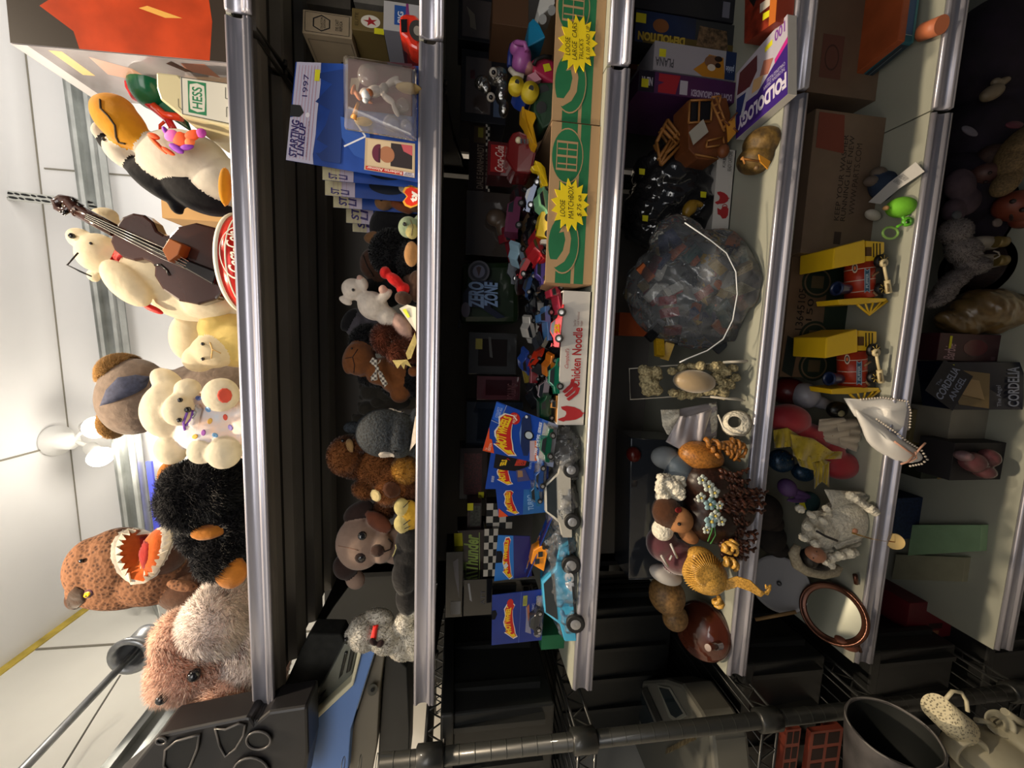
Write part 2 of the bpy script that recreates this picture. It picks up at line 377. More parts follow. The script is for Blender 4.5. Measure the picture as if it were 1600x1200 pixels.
b = MB().m(panm)
for x0, x1 in ((XE-.0, XJ-.03), (XJ+.03, XR_)): b.box((x0, YB, .3), (x1, YB+.012, 1.735))
sb = empty('back_panel', V(0, YB, .3), 'brownish grey metal back panel behind the toy shelves', 'panel'); b.obj('panel_sheet', sb)
for xx in (XE-.012, XJ-.02, XR_): MB().m(darkm).box((xx, YB, 0), (xx+.035, YB+.035, 1.76)).obj('upright', sb)
b = MB().m(M('0a0a0b', .9))
for k in range(62): b.box((XJ-.006, YB-.001, .35+k*.022), (XJ+.000, YB+.0, .36+k*.022))
b.obj('slots', sb)
# ---------------------------------------------------------------- soft toys: one continuous body grown from blended lobes
from mathutils.bvhtree import BVHTree
def frame(x, y, Y):
    p = P(x, y, Y); return p, P(x+1, y, Y)-p, P(x, y+1, Y)-p
def lobe(bl, Y):
    x, y, dc, rx, ry, rd, ang, mt = bl
    c, ex, ey = frame(x, y, Y + dc/100); a = math.radians(ang)
    A = (ex*math.cos(a) + ey*math.sin(a))*rx; B = (-ex*math.sin(a) + ey*math.cos(a))*ry
    Dp = V(0, ex.length*(rd if rd else (rx+ry)/2), 0)
    return c, Matrix((A, B, Dp)).transposed(), mt
def grow(lobes, vox, zmin=None, smooth=5):
    bm = bmesh.new()
    for c, Mx, mt in lobes:
        g = bmesh.ops.create_icosphere(bm, subdivisions=3, radius=1)
        for v in g['verts']: v.co = c + Mx @ v.co
    me = bpy.data.meshes.new('grow'); bm.to_mesh(me); bm.free()
    o = bpy.data.objects.new('grow', me); C.objects.link(o)
    md = o.modifiers.new('r', 'REMESH'); md.mode = 'VOXEL'; md.voxel_size = vox
    sm = o.modifiers.new('s', 'SMOOTH'); sm.iterations = smooth; sm.factor = .5
    dg = bpy.context.evaluated_depsgraph_get(); m2 = bpy.data.meshes.new_from_object(o.evaluated_get(dg))
    bpy.data.objects.remove(o); bpy.data.meshes.remove(me)
    n = len(m2.vertices); co = np.empty(n*3); m2.vertices.foreach_get('co', co); co = co.reshape(-1, 3)
    if zmin is not None: co[:, 2] = np.maximum(co[:, 2], zmin)
    m2.calc_loop_triangles(); t = len(m2.loop_triangles); tri = np.empty(t*3, int); m2.loop_triangles.foreach_get('vertices', tri)
    bpy.data.meshes.remove(m2)
    return co, tri.reshape(-1, 3)
def face_mats(co, tri, lobes, mats):
    c = co[tri].mean(1); best = np.full(len(c), 1e9); mi = np.zeros(len(c), int)
    for cc, Mx, mt in lobes:
        inv = np.array(Mx.inverted()); q = ((c - np.array(cc)) @ inv.T); d = np.sqrt((q**2).sum(1))
        w_ = d < best; best[w_] = d[w_]; mi[w_] = mats.index(mt)
    return mi
def make_mesh(name, co, tri, mi, mats, smooth=True, normals=None):
    me = bpy.data.meshes.new(name); nv, nf = len(co), len(tri)
    me.vertices.add(nv); me.vertices.foreach_set('co', np.asarray(co, float).ravel())
    me.loops.add(nf*3); me.loops.foreach_set('vertex_index', np.asarray(tri, np.int32).ravel())
    me.polygons.add(nf); me.polygons.foreach_set('loop_start', np.arange(0, nf*3, 3, dtype=np.int32))
    me.polygons.foreach_set('material_index', np.asarray(mi, np.int32)); me.polygons.foreach_set('use_smooth', np.full(nf, smooth))
    for m_ in mats: me.materials.append(m_)
    me.update(calc_edges=True); me.validate()
    if normals is not None: me.normals_split_custom_set_from_vertices([tuple(v) for v in normals])
    return me
def vnormals(co, tri):
    a, b, c = co[tri[:, 0]], co[tri[:, 1]], co[tri[:, 2]]; fn = np.cross(b-a, c-a); vn = np.zeros_like(co)
    for k in range(3): np.add.at(vn, tri[:, k], fn)
    return vn/np.maximum(np.linalg.norm(vn, axis=1, keepdims=True), 1e-12), fn
def add_fur(co, tri, mi, n, L, wd_=.0009, droop=.35, mess=.5, seed=1, only=None, tuft=0):
    rs = np.random.RandomState(seed); vn, fn = vnormals(co, tri); ar = np.linalg.norm(fn, axis=1)
    if only is not None: ar = ar*np.isin(mi, only)
    f = rs.choice(len(tri), n, p=ar/ar.sum()); u = rs.rand(n, 2); fl = u.sum(1) > 1; u[fl] = 1-u[fl]
    a, b, c = (co[tri[f, k]] for k in range(3)); p = a + (b-a)*u[:, :1] + (c-a)*u[:, 1:]
    nr = fn[f]/np.maximum(np.linalg.norm(fn[f], axis=1, keepdims=True), 1e-12)
    comb = rs.randn(n, 3)*mess
    if tuft: comb += np.sin(p[:, [1, 2, 0]]*tuft + 1.3)*.6
    d = nr + comb + np.array([0, 0, -droop]); d /= np.linalg.norm(d, axis=1, keepdims=True)
    side = np.cross(d, rs.randn(n, 3)); side /= np.linalg.norm(side, axis=1, keepdims=True)
    ln = L*(.55+.6*rs.rand(n, 1)); m1 = p + d*ln*.55; tip = p + d*ln + np.array([0, 0, -1])*ln*droop*.5
    v = np.stack([p - side*wd_, p + side*wd_, m1 + side*wd_*.8, m1 - side*wd_*.8, tip], 1).reshape(-1, 3); k = len(co) + np.arange(n)*5
    t = np.concatenate([np.stack([k, k+1, k+2], 1), np.stack([k, k+2, k+3], 1), np.stack([k+3, k+2, k+4], 1)])
    nn = np.repeat(nr*.95 + d*.12, 5, 0).reshape(-1, 3)
    return np.vstack([co, v]), np.vstack([tri, t]), np.concatenate([mi, mi[f], mi[f], mi[f]]), np.vstack([vn, nn])
class Plush:
    def __init__(s, name, Y, blobs, label, cat='plush toy', vox=.0026, z=None, fur=None, smooth=5, group=None, body='body'):
        s.Y = Y; s.lob = [lobe(b, Y) for b in blobs]; mats = []
        for b in blobs:
            if b[7] not in mats: mats.append(b[7])
        co, tri = grow(s.lob, vox, z, smooth); mi = face_mats(co, tri, s.lob, mats); s.co = co
        s.bvh = BVHTree.FromPolygons([Vector(v) for v in co], [tuple(t) for t in tri])
        nrm = None
        if fur:
            fk = dict(fur); n = fk.pop('n'); L = fk.pop('L')
            if 'only' in fk: fk['only'] = [mats.index(x) for x in fk['only']]
            co, tri, mi, nrm = add_fur(co, tri, mi, n, L, **fk)
            if z is not None: co[:, 2] = np.maximum(co[:, 2], z)
            nrm = nrm/np.maximum(np.linalg.norm(nrm, axis=1, keepdims=True), 1e-9)
        me = make_mesh(body, co, tri, mi, mats, True, nrm)
        c0 = s.co; loc = V((c0[:, 0].min()+c0[:, 0].max())/2, (c0[:, 1].min()+c0[:, 1].max())/2, c0[:, 2].min())
        s.root = empty(name, loc, label, cat, group)
        o = bpy.data.objects.new(body, me); C.objects.link(o); bpy.context.view_layer.update()
        o.parent = s.root; o.matrix_parent_inverse = Matrix.Translation(-loc); s.body = o
    def hit(s, x, y, off=.0):
        d = ray(x, y).normalized(); h = s.bvh.ray_cast(CO, d)
        if h[0] is None:
            p = P(x, y, s.Y); q = s.bvh.find_nearest(p); return q[0] + q[1]*off, q[1]
        n = h[1] if h[1].dot(d) < 0 else -h[1]
        return h[0] + n*off, n
    def patch(s, pts, mt, name='patch', off=.0012, rings=5, lift=0, **k):   # a sewn-on piece following the body
        b = MB().m(mt); n = len(pts); pts2 = []
        for i in range(n):
            for j in range(3): t = j/3; pts2.append((pts[i][0]*(1-t)+pts[(i+1) % n][0]*t, pts[i][1]*(1-t)+pts[(i+1) % n][1]*t))
        cx = sum(p[0] for p in pts)/n; cy = sum(p[1] for p in pts)/n; c, nc = s.hit(cx, cy, off)
        R_ = []
        for r in range(rings, 0, -1):
            t = r/rings; row = []
            for px, py in pts2:
                q, nn = s.hit(cx+(px-cx)*t, cy+(py-cy)*t, off + lift*math.sqrt(max(0, 1-t*t)) - (.002 if r == rings else 0)); row.append(b.bm.verts.new(q))
            R_.append(row)
        for A, B in zip(R_, R_[1:]):
            for i in range(len(A)):
                f = b.bm.faces.new((A[i], A[(i+1) % len(A)], B[(i+1) % len(A)], B[i])); f.smooth = True
        cv = b.bm.verts.new(c + nc*lift)
        for i in range(len(A)): f = b.bm.faces.new((R_[-1][i], R_[-1][(i+1) % len(A)], cv)); f.smooth = True
        return b.obj(name, s.root, **k)
    def oval(s, x, y, rx, ry, mt, name='patch', ang=0, **k):
        a = math.radians(ang); return s.patch([(x+rx*math.cos(t)*math.cos(a)-ry*math.sin(t)*math.sin(a), y+rx*math.cos(t)*math.sin(a)+ry*math.sin(t)*math.cos(a)) for t in [2*math.pi*i/10 for i in range(10)]], mt, name, **k)
    def bead(s, x, y, r, mt=None, name='eye', sink=.3, flat=1, **k):
        p, n = s.hit(x, y); px = frame(x, y, s.Y)[1].length; q = n.to_track_quat('Z', 'Y').to_matrix()
        return MB().m(mt or EYE).ball(p + n*(r*px*(flat-sink-.3*(flat < 1))), (r*px, r*px, r*px*flat), q, 2).obj(name, s.root, **k)
    def stitch(s, pts, mt=None, w_=.0007, name='stitching', **k):
        L = []
        for a, b_ in zip(pts, pts[1:]):
            for j in range(4): t = j/4; L.append(s.hit(a[0]+(b_[0]-a[0])*t, a[1]+(b_[1]-a[1])*t, w_*.7)[0])
        L.append(s.hit(*pts[-1], w_*.7)[0]); return MB().m(mt or EYE).tube(L, w_, 6).obj(name, s.root, **k)
    def part(s, blobs, name, vox=.002, smooth=3, **k):
        lob = [lobe(b, s.Y) for b in blobs]; mats = list(dict.fromkeys(b[7] for b in blobs)); co, tri = grow(lob, vox, None, smooth)
        o = bpy.data.objects.new(name, make_mesh(name, co, tri, face_mats(co, tri, lob, mats), mats)); C.objects.link(o); bpy.context.view_layer.update()
        o.parent = s.root; o.matrix_parent_inverse = s.root.matrix_world.inverted(); return tag(o, **k)
EYE = mat('black_bead', (.01, .01, .012), .12, coat=.5)
def plushmat(name, h, noise=.18, scale=90, sheen=.3, **k):   # soft pile that lets some light through
    if name in MATS: return MATS[name]
    m = mat(name, hx(h), .95, noise=noise, scale=scale, bump=.45, sheen=sheen, **k); nt = m.node_tree
    b = nt.nodes['Principled BSDF']; t = nt.nodes.new('ShaderNodeBsdfTranslucent'); x = nt.nodes.new('ShaderNodeMixShader'); x.inputs[0].default_value = .42
    src = [l.from_socket for l in nt.links if l.to_socket == b.inputs['Base Color']]
    if src: nt.links.new(src[0], t.inputs[0])
    else: t.inputs[0].default_value = hx(h)+(1,)
    nt.links.new(b.outputs[0], x.inputs[1]); nt.links.new(t.outputs[0], x.inputs[2]); nt.links.new(x.outputs[0], nt.nodes['Material Output'].inputs[0]); return m
Z1, Z2, Z3, Z4, Z5, Z6 = ZS
# ================================================================ topmost shelf
# pink dog
pk = plushmat('peach_fur', 'ffd6c2', .08, 30); pkl = plushmat('pale_pink_fur', 'fff0ea', .06, 30)
p = Plush('plush_dog', .07, [(292, 1040, 0, 50, 42, 45, 0, pk), (262, 1068, -1, 24, 22, 24, 0, pk), (285, 1000, 1, 42, 40, 40, 0, pk), (335, 975, 0, 48, 45, 40, 20, pkl), (352, 1078, -1, 42, 32, 34, 0, pk),
    (330, 1030, 2, 60, 60, 50, 0, pk), (355, 935, 3, 40, 26, 36, 0, pkl), (400, 1010, 4, 70, 75, 60, 0, pkl)], 'fluffy peach pink plush dog lying at the left end of the top shelf', 'plush toy', .004, Z1, fur=dict(n=60000, L=.014, wd_=.0004, droop=.25, mess=.28, tuft=55))
p.bead(303, 1052, 10, label='dark glass eye'); p.bead(258, 1085, 9, name='nose')
p.patch([(362, 1005), (385, 1000), (388, 1030), (365, 1035)], plushmat('rust_felt', '7a3020'), 'tongue')
# tyrannosaur
dn_ = mat('scaly_brown_plush', hx('6c4830'), .9, noise=.25, scale=150, tex='voronoi', bump=.4, col2=hx('3a2114')); dn2 = plushmat('plain_brown_plush', '5a3a28')
p = Plush('plush_dinosaur', .19, [(148, 888, 0, 42, 48, 40, -8, dn_), (185, 882, 1, 60, 55, 50, 0, dn_), (178, 920, 1, 70, 26, 40, 4, dn_), (235, 900, 1, 60, 42, 44, 0, dn_), (262, 858, 0, 32, 40, 34, 20, dn2), (118, 935, 0, 15, 17, 14, 0, dn2),
    (300, 915, 2, 55, 38, 42, 10, dn2), (350, 930, 3, 60, 42, 50, 0, dn2), (285, 915, -3.5, 26, 8, 10, 10, dn_), (400, 930, 3, 60, 60, 55, 0, dn2)], 'brown scaly plush dinosaur with gaping orange mouth and white felt teeth', 'plush toy', .0032, Z1)
org = plushmat('orange_felt', 'cc5f18', .1); wht = plushmat('white_felt', 'e4ddcf', .08)
p.patch([(205, 819), (184, 832), (173, 850), (172, 872), (182, 895), (204, 914), (225, 912), (245, 900), (262, 874), (275, 845), (277, 826), (262, 818), (240, 822), (231, 832), (222, 822)], wht, 'gum', off=.002, lift=.001)
p.patch([(213, 824), (193, 838), (186, 858), (190, 884), (206, 904), (225, 908), (240, 892), (252, 866), (256, 836), (248, 826), (238, 832), (231, 842), (222, 828)], org, 'mouth_lining', off=.0045, lift=-.001)
p.patch([(216, 842), (228, 838), (236, 850), (234, 872), (228, 890), (220, 868)], plushmat('red_felt', 'a01c14', .1), 'tongue', off=.0055)
b = MB().m(wht)
def teeth(pts, inward, n):
    for i in range(n):
        t = i/n*(len(pts)-1); k_ = int(t); f_ = t-k_; a = Vector(pts[k_]).lerp(Vector(pts[k_+1]), f_); t2 = (i+1)/n*(len(pts)-1); k2 = min(int(t2), len(pts)-2); c_ = Vector(pts[k2]).lerp(Vector(pts[k2+1]), t2-k2)
        m_ = (a+c_)/2; d = (Vector(inward)-m_).normalized()*11; q = [p.hit(*v, o_)[0] for v, o_ in ((a, .004), (c_, .004), (m_+d, .010))]
        b.prism(q, p.hit(*m_)[1]*-.003)
teeth([(210, 822), (190, 834), (182, 850), (181, 872), (190, 893), (206, 909)], (222, 862), 9); teeth([(268, 826), (268, 845), (258, 872), (244, 896), (230, 908)], (232, 862), 8)
b.obj('teeth', p.root, label='white felt teeth')
p.oval(137, 928, 7, 10, plushmat('purple_felt', '5c3344'), 'eye_patch', ang=60); p.oval(137, 928, 4, 6, M('e8b414', .5), 'eye', ang=60, off=.003); p.bead(137, 929, 2.4, name='pupil')
p.patch([(104, 940), (108, 926), (118, 916), (131, 922), (133, 940), (120, 950), (108, 951)], plushmat('dark_brown_felt', '4a3426'), 'ear', off=.003)
p.bead(129, 876, 3.5, name='nostril')
p.patch([(350, 915), (360, 890), (376, 880), (378, 912), (362, 922)], plushmat('amber_plush', 'd08c28'), 'foot', off=.006)
# black shaggy
blk = plushmat('black_fur', '15151c'); ob = plushmat('orange_plush', 'c07826')
p = Plush('plush_gorilla', .08, [(300, 775, 0, 48, 52, 45, 0, blk), (335, 760, 0, 50, 48, 45, 0, blk), (345, 865, 0, 40, 34, 34, -30, blk), (320, 830, 2, 35, 34, 34, 0, blk), (380, 800, 3, 60, 70, 50, 0, blk), (262, 742, 1, 16, 22, 12, 10, ob), (322, 833, -2.4, 26, 11, 10, -5, ob), (362, 895, -1.5, 26, 24, 16, -30, ob)],
    'shaggy black plush animal with orange ear, muzzle and foot between the dinosaur and cream bear', 'plush toy', .0035, Z1, fur=dict(n=50000, L=.014, wd_=.0004, droop=.5, mess=.45, tuft=110, only=[blk]))
# cream bear
cr = plushmat('cream_plush', 'ded5c0', .08, 60); clown = mat('clown_print_cotton', hx('d9b9a6'), .9, noise=.25, scale=38, col2=hx('c9cdd8'))
p = Plush('plush_bear', .06, [(262, 640, 0, 38, 44, 38, 0, cr), (278, 640, -3, 22, 26, 22, 0, cr), (262, 598, 1, 30, 18, 20, 40, cr), (268, 700, 1, 26, 26, 22, -20, cr), (335, 660, 1, 62, 52, 42, 0, clown), (293, 607, -2.2, 20, 16, 18, 0, cr), (345, 617, -3, 29, 27, 22, 0, cr),
    (316, 705, -2, 23, 20, 20, 0, cr), (350, 708, -2.6, 27, 25, 22, 0, cr), (400, 660, 2, 50, 60, 45, 0, clown)], 'cream plush bear in a pastel clown print body with a red dot on its foot', 'plush toy', .003, Z1)
p.oval(351, 618, 13, 13, plushmat('coral_felt', 'e0604c', .05), 'foot_pad'); p.bead(281, 626, 4); p.bead(280, 655, 4); p.bead(291, 640, 5, name='nose')
for i, (x, y, h) in enumerate(((310, 622, '7484c0'), (325, 640, '7ca0c8'), (352, 652, 'cc5548'), (328, 658, 'd8a850'), (305, 682, 'd8a850'), (336, 680, '6f9cc4'), (360, 668, '8a7ab8'), (318, 676, '9a5aa8'))):
    p.oval(x, y, 5.5, 4, M(h, .9), 'printed_motif', ang=i*40)
p.patch([(298, 665), (300, 640), (312, 632), (318, 640), (310, 672)], clear('cellophane', rough=.12, alpha=.35), 'bow', off=.006, lift=.006)
p.stitch([(290, 672), (286, 660), (293, 640), (300, 642), (298, 654), (291, 664)], M('7a4ab0', .5), .0016, 'ribbon')
# capped bear behind
tn = plushmat('honey_fur', 'd0a468'); tp = plushmat('taupe_plush', '8b7a6e'); dnm = mat('denim_blue_grey', hx('3e4258'), .85, noise=.3, scale=200)
p = Plush('plush_bear', .22, [(210, 620, 0, 52, 60, 50, 0, tp), (195, 588, 0, 38, 30, 34, 30, tn), (245, 620, 1, 60, 45, 45, 0, tp), (330, 625, 2, 90, 60, 50, 0, tp), (175, 660, 1, 18, 22, 18, 0, tn)], 'tan plush bear in a dark denim cap standing behind the cream bear', 'plush toy', .0035, Z1, fur=dict(n=45000, L=.007, wd_=.0003, mess=.3, only=[tn]))
p.patch([(163, 633), (172, 610), (188, 592), (212, 588), (238, 592), (232, 606), (205, 618), (180, 628)], dnm, 'cap_brim', off=.010, lift=.006)
p.patch([(236, 560+30), (262, 600), (258, 640), (240, 670), (236, 640)], dnm, 'cap_band', off=.006)
# cream dog
yl = plushmat('butter_plush', 'd4bd74', .1, 50); ivory = plushmat('ivory_plush', 'd8ccb0', .08, 50)
p = Plush('plush_dog', .09, [(293, 525, 3, 28, 38, 20, 0, ivory), (335, 548, 0, 36, 28, 28, 0, ivory), (342, 508, 1, 32, 26, 30, -30, yl), (312, 560, 0, 26, 22, 22, 0, ivory), (375, 530, 2, 55, 45, 40, 0, yl)], 'cream and butter yellow plush puppy curled up beside the white bear', 'plush toy', .003, Z1)
p.stitch([(328, 535), (332, 546), (330, 560)], M('c9a46a', .8)); p.stitch([(332, 546), (345, 552)], M('c9a46a', .8)); p.bead(318, 538, 3); p.bead(318, 560, 3)
# white bear with red collar
wb = plushmat('white_bear_plush', 'dcd2ba', .07, 60); red = mat('red_ribbon', hx('c81c14'), .6)
p = Plush('plush_polar_bear', .10, [(127, 374, 0, 24, 16, 16, 30, wb), (152, 395, 0, 32, 30, 27, 30, wb), (175, 402, 1, 32, 28, 28, 0, wb), (197, 443, -3.5, 50, 24, 20, 42, wb), (250, 428, 0, 65, 40, 36, 22, wb), (300, 455, 1, 70, 48, 44, 10, wb), (325, 472, -1.5, 42, 28, 28, 0, wb), (162, 338, -2, 23, 14, 14, 0, wb),
    (195, 368, -1.2, 30, 15, 15, 40, wb), (146, 431, 1.0, 12, 9, 8, 40, wb), (385, 460, 2, 60, 45, 45, 0, wb)], 'white plush polar bear with a red collar, head raised, leaning on a double bass', 'plush toy', .003, Z1)
p.bead(115, 369.5, 5, name='nose'); p.bead(143, 381, 2.5)
p.patch([(172, 406), (179, 391), (190, 384), (207, 386), (200, 395), (190, 404), (186, 411)], red, 'collar', off=.003, lift=.002)
p.part([(238, 482, -2.5, 20, 5, 6, 25, red)], 'ribbon_tail')
MB().m(M('2c2e33', .4)).tube([P(122, 395, .06), P(105, 414, .05), P(125, 424, .05), P(143, 432, .06)], .0012, 6).obj('spectacles', p.root)
# double bass
bs = empty('toy_double_bass', P(330, 400, .03), 'glossy dark brown toy double bass held by the white bear', 'toy instrument')
dkb = mat('dark_lacquered_wood', hx('3a221c'), .16, noise=.35, scale=9, coat=.6); blw = M('120e0e', .2)
ax0 = Vector((150, 346)); axd = (Vector((345, 440))-ax0).normalized(); axn = Vector((-axd.y, axd.x))
def bxy(t, s_): q = ax0 + axd*t + axn*s_; return (q.x, q.y)
half = [(30, 3), (33, 24), (45, 37), (62, 42), (80, 38), (92, 28), (104, 27), (112, 30), (118, 48), (140, 66), (170, 72), (200, 62), (222, 36), (228, 0)]
def smooth_pts(h, k=3):
    out = []
    for (a, c_) in zip(h, h[1:]):
        for j in range(k): t = j/k; out.append((a[0]+(c_[0]-a[0])*t, a[1]+(c_[1]-a[1])*t))
    return out + [h[-1]]
out = [bxy(t, s_*.78) for t, s_ in half] + [bxy(t, -s_) for t, s_ in half[::-1]]
Yb = .035
def slab(pts, Y0, th, mt, name, parent, bev=.0015): return MB().m(mt).prism([P(*q, Y0) for q in pts], V(0, th, 0)).obj(name, parent, bevel=bev)
slab(out, Yb, .022, dkb, 'sound_box', bs, .003)
slab([bxy(-20, -6), bxy(125, -6), bxy(125, 5), bxy(-20, 4)], Yb-.009, .010, blw, 'fingerboard', bs)
MB().m(dkb).tube([P(*bxy(-34, -3), Yb), P(*bxy(34, 0), Yb+.004)], .009, 10).obj('neck', bs)
sc = [P(*q, Yb) for q in ((126, 333), (118, 324), (108, 314), (97, 311), (89, 316), (91, 325), (100, 330), (108, 326), (105, 319))]
MB().m(dkb).tube(sc, [.009, .008, .007, .006, .006, .005, .005, .005, .004], 10).obj('scroll', bs)
for i, (a, c_) in enumerate((((112, 318), (118, 310)), ((106, 330), (98, 333)), ((121, 325), (127, 318)))): MB().m(blw).tube([P(*a, Yb-.003), P(*c_, Yb-.003)], [.002, .0035], 8).obj('tuning_peg', bs)
b = MB().m(M('c9c6be', .25, .8))
for s_ in (-4, -1.5, 1, 3.5): b.tube([P(*bxy(-18, s_), Yb-.011), P(*bxy(118, s_*2.2), Yb-.017), P(*bxy(160, s_*1.6), Yb-.008)], .0004, 4)
b.obj('strings', bs, kind='stuff')
MB().m(mat('amber_wood', hx('8a4c1e'), .35)).prism([P(253, 390, Yb-.02), P(264, 372, Yb-.02), P(284, 382, Yb-.02), P(278, 398, Yb-.02), P(263, 409, Yb-.02)], V(0, .02, 0)).obj('bridge', bs, bevel=.001)
slab([bxy(132, -6), bxy(205, -12), bxy(208, 10), bxy(135, 5)], Yb-.009, .007, blw, 'tailpiece', bs, .002)
for sg in (-1, 1): MB().m(blw).tube([P(*bxy(112, sg*22), Yb-.001), P(*bxy(120, sg*17), Yb-.001), P(*bxy(132, sg*20), Yb-.001), P(*bxy(140, sg*26), Yb-.001)], .0015, 6).obj('sound_hole', bs)
# red tin drum
dt = G(352, 415, Z1); ctr = P(348, 412, .085); ctr.z = Z1; rad = .072; ztop = P(336, 412, ctr.y-rad).z
dr_ = empty('toy_drum', ctr, 'red tin drum with white rim and script lettering in front of the double bass', 'drum')
rtin = mat('red_tin', hx('b8231c'), .25, .3); wtin = M('d9d3c6', .4)
b = MB().m(rtin).lathe([(0, 0), (rad, 0), (rad, ztop-Z1), (0, ztop-Z1)], ctr, (0, 0, 1), 56); b.obj('shell', dr_)
MB().m(wtin).lathe([(rad-.002, ztop-Z1-.004), (rad+.002, ztop-Z1-.003), (rad+.002, ztop-Z1), (rad+.001, ztop-Z1+.002), (rad-.002, ztop-Z1+.002)], ctr, (0, 0, 1), 56).obj('rim', dr_)
MB().m(wtin).lathe([(rad, ztop-Z1-.014), (rad+.0008, ztop-Z1-.0135), (rad+.0008, ztop-Z1-.0125), (rad, ztop-Z1-.012)], ctr, (0, 0, 1), 56).obj('painted_band', dr_)
def cyl_at(a, z, k=0): return V(ctr.x + (rad+.001+k*.0002)*math.sin(a), ctr.y - (rad+.001+k*.0002)*math.cos(a), z)
b = MB().m(wtin); zc = ztop-.023
for k in range(40):
    a0_, a1_ = 2*math.pi*k/40, 2*math.pi*(k+1)/40; b.poly([cyl_at(.1+.52*math.cos(a0_)*f, zc+.017*math.sin(a0_)*f) if i == 0 else cyl_at(.1+.52*math.cos(a1_)*f, zc+.017*math.sin(a1_)*f) for i, f in ((0, 1), (1, 1), (1, .93), (0, .93))])
vs, fs = text_mesh('Coca-Cola', .80, .017, .02, .35)
bv = [b.bm.verts.new(cyl_at(.1-.40+x, zc-.008+y+(x-.43)*.006, 2)) for x, y in vs]
for f in fs:
    try: b.bm.faces.new([bv[i] for i in f])
    except ValueError: pass
b.obj('lettering', dr_, fixn=False)
# penguin
pw = plushmat('white_velour', 'd8d1c4', .06, 40); pbk = plushmat('black_velour', '121218', .2, 60, .15); bkm = plushmat('golden_plush', 'cf941a', .1, 50)
p = Plush('plush_penguin', .06, [(187, 190, -1, 52, 30, 30, 42, bkm), (178, 172, -1, 33, 24, 26, 10, bkm), (153, 203, 1, 10, 13, 10, 0, pw), (190, 240, 1, 32, 18, 24, 40, pw), (170, 222, 2, 18, 14, 16, 40, pbk), (225, 235, 2, 34, 26, 28, 20, pw), (288, 250, .5, 70, 44, 46, 8, pw),
    (248, 284, 2, 60, 22, 36, 36, pbk), (310, 302, 1.5, 60, 28, 40, 26, pbk), (275, 322, 1.8, 16, 9, 12, 60, pbk), (350, 290, 2, 50, 40, 50, 0, pw), (352, 292, -4.6, 9, 32, 14, 0, bkm)], 'black and white plush penguin with a big golden beak and a bright flower garland', 'plush toy', .003, Z1)
p.stitch([(157, 156), (158, 170), (170, 182), (180, 196), (182, 214), (186, 222), (196, 224)], M('3b2d16', .8), .0012, 'mouth_seam'); p.bead(164, 219, 3)
go, gp, gk = M('f0541c', .6, emit=0), M('8a35b0', .6), M('f06ab8', .6)
for i, (x, y, rx, ry, a, mm_) in enumerate(((240, 213, 11, 5, 20, go), (246, 226, 22, 3.5, 45, go), (268, 212, 12, 10, 0, gk), (282, 218, 14, 12, 30, go), (300, 212, 14, 9, -20, go), (276, 232, 14, 6, 30, gp), (314, 208, 9, 8, 0, mat('violet_pink', hx('b03a9a'), .6)), (292, 230, 12, 5, -10, gp), (262, 236, 14, 4, 30, go), (296, 222, 9, 8, 0, mat('tangerine', hx('ff7a40'), .6)), (258, 204, 8, 4, 60, gp))):
    p.part([(x, y, -4.6, rx, ry, 4, a, mm_)], 'garland_flower', .0014, 2)
# cream toy station, green helicopter
tk = empty('toy_truck', P(350, 160, .0), 'cream toy tanker truck front with a green and white oval badge', 'toy truck')
ct = M('b8ae8c', .35); wp = M('bdbab0', .4); gr = M('1d6b47', .4); grl = M('2b2b28', .6)
def off3(pts, d): return [P(*q, d) for q in pts]
MB().m(ct).prism(off3([(243, 112), (278, 116), (283, 121), (366, 133), (366, 200), (283, 181), (250, 155), (244, 137)], .010), V(0, .07, 0)).obj('cab', tk, bevel=.004)
MB().m(M('b9b08c', .4)).prism(off3([(283, 181), (358, 199), (358, 206), (300, 192)], .03), V(0, .09, 0)).obj('running_board', tk, bevel=.002)
F = Face([P(362, 194, .0095), P(362, 132, .0095), P(282, 121, .0095), P(284, 178, .0095)]); F.rect(0, 0, 1, 1, wp)
F.rect(.08, .50, .94, .86, gr); F.poly([(.13, .68), (.18, .54), (.5, .525), (.85, .54), (.90, .68), (.85, .82), (.5, .835), (.18, .82)], wp); F.text('HESS', .22, .58, .80, .78, gr, .02)
for l in ([(.0, .02), (.0, .98), (1, .98), (1, .02)], [(.62, 0), (.62, .12), (.9, .12)], [(.4, 0), (.4, .1), (.15, .1)], [(.1, .98), (.18, 1.05), (.4, 1.05)]): F.line(l, .0008, grl)
F.done(tk, 'badge_panel')
hc = empty('toy_helicopter', P(350, 150, .08), 'green and red plastic toy rescue craft behind the cream toy truck', 'toy vehicle')
gg = mat('green_plastic', hx('14603c'), .22, coat=.3); rr = mat('red_plastic', hx('c01f24'), .18, coat=.4); oo = mat('orange_red_plastic', hx('e0401c'), .2, coat=.3)
b = MB().m(gg); Mx = Matrix.Rotation(.3, 3, 'Y'); b.ball(P(238, 134, .08), (.032, .03, .026), Mx, 3); b.obj('fuselage', hc)
MB().m(gg).prism(off3([(228, 100), (242, 98), (262, 118), (262, 150), (240, 158), (252, 170), (275, 185), (262, 150)], .075), V(0, .03, 0)).obj('tail_boom', hc, bevel=.002)
b = MB().m(oo).tube(off3([(235, 94), (240, 97), (262, 112), (275, 120)], .07), .005, 8); b.obj('rotor_mast', hc)
MB().m(rr).tube(off3([(196, 114), (206, 120), (204, 138), (212, 150), (228, 158), (245, 172), (262, 186), (270, 200), (268, 204)], .075), [.006, .009, .006, .007, .006, .005, .005, .005, .004], 10).obj('landing_skid', hc)
MB().m(oo).tube(off3([(240, 165), (258, 180), (284, 184)], .07), .005, 8).obj('strut', hc)
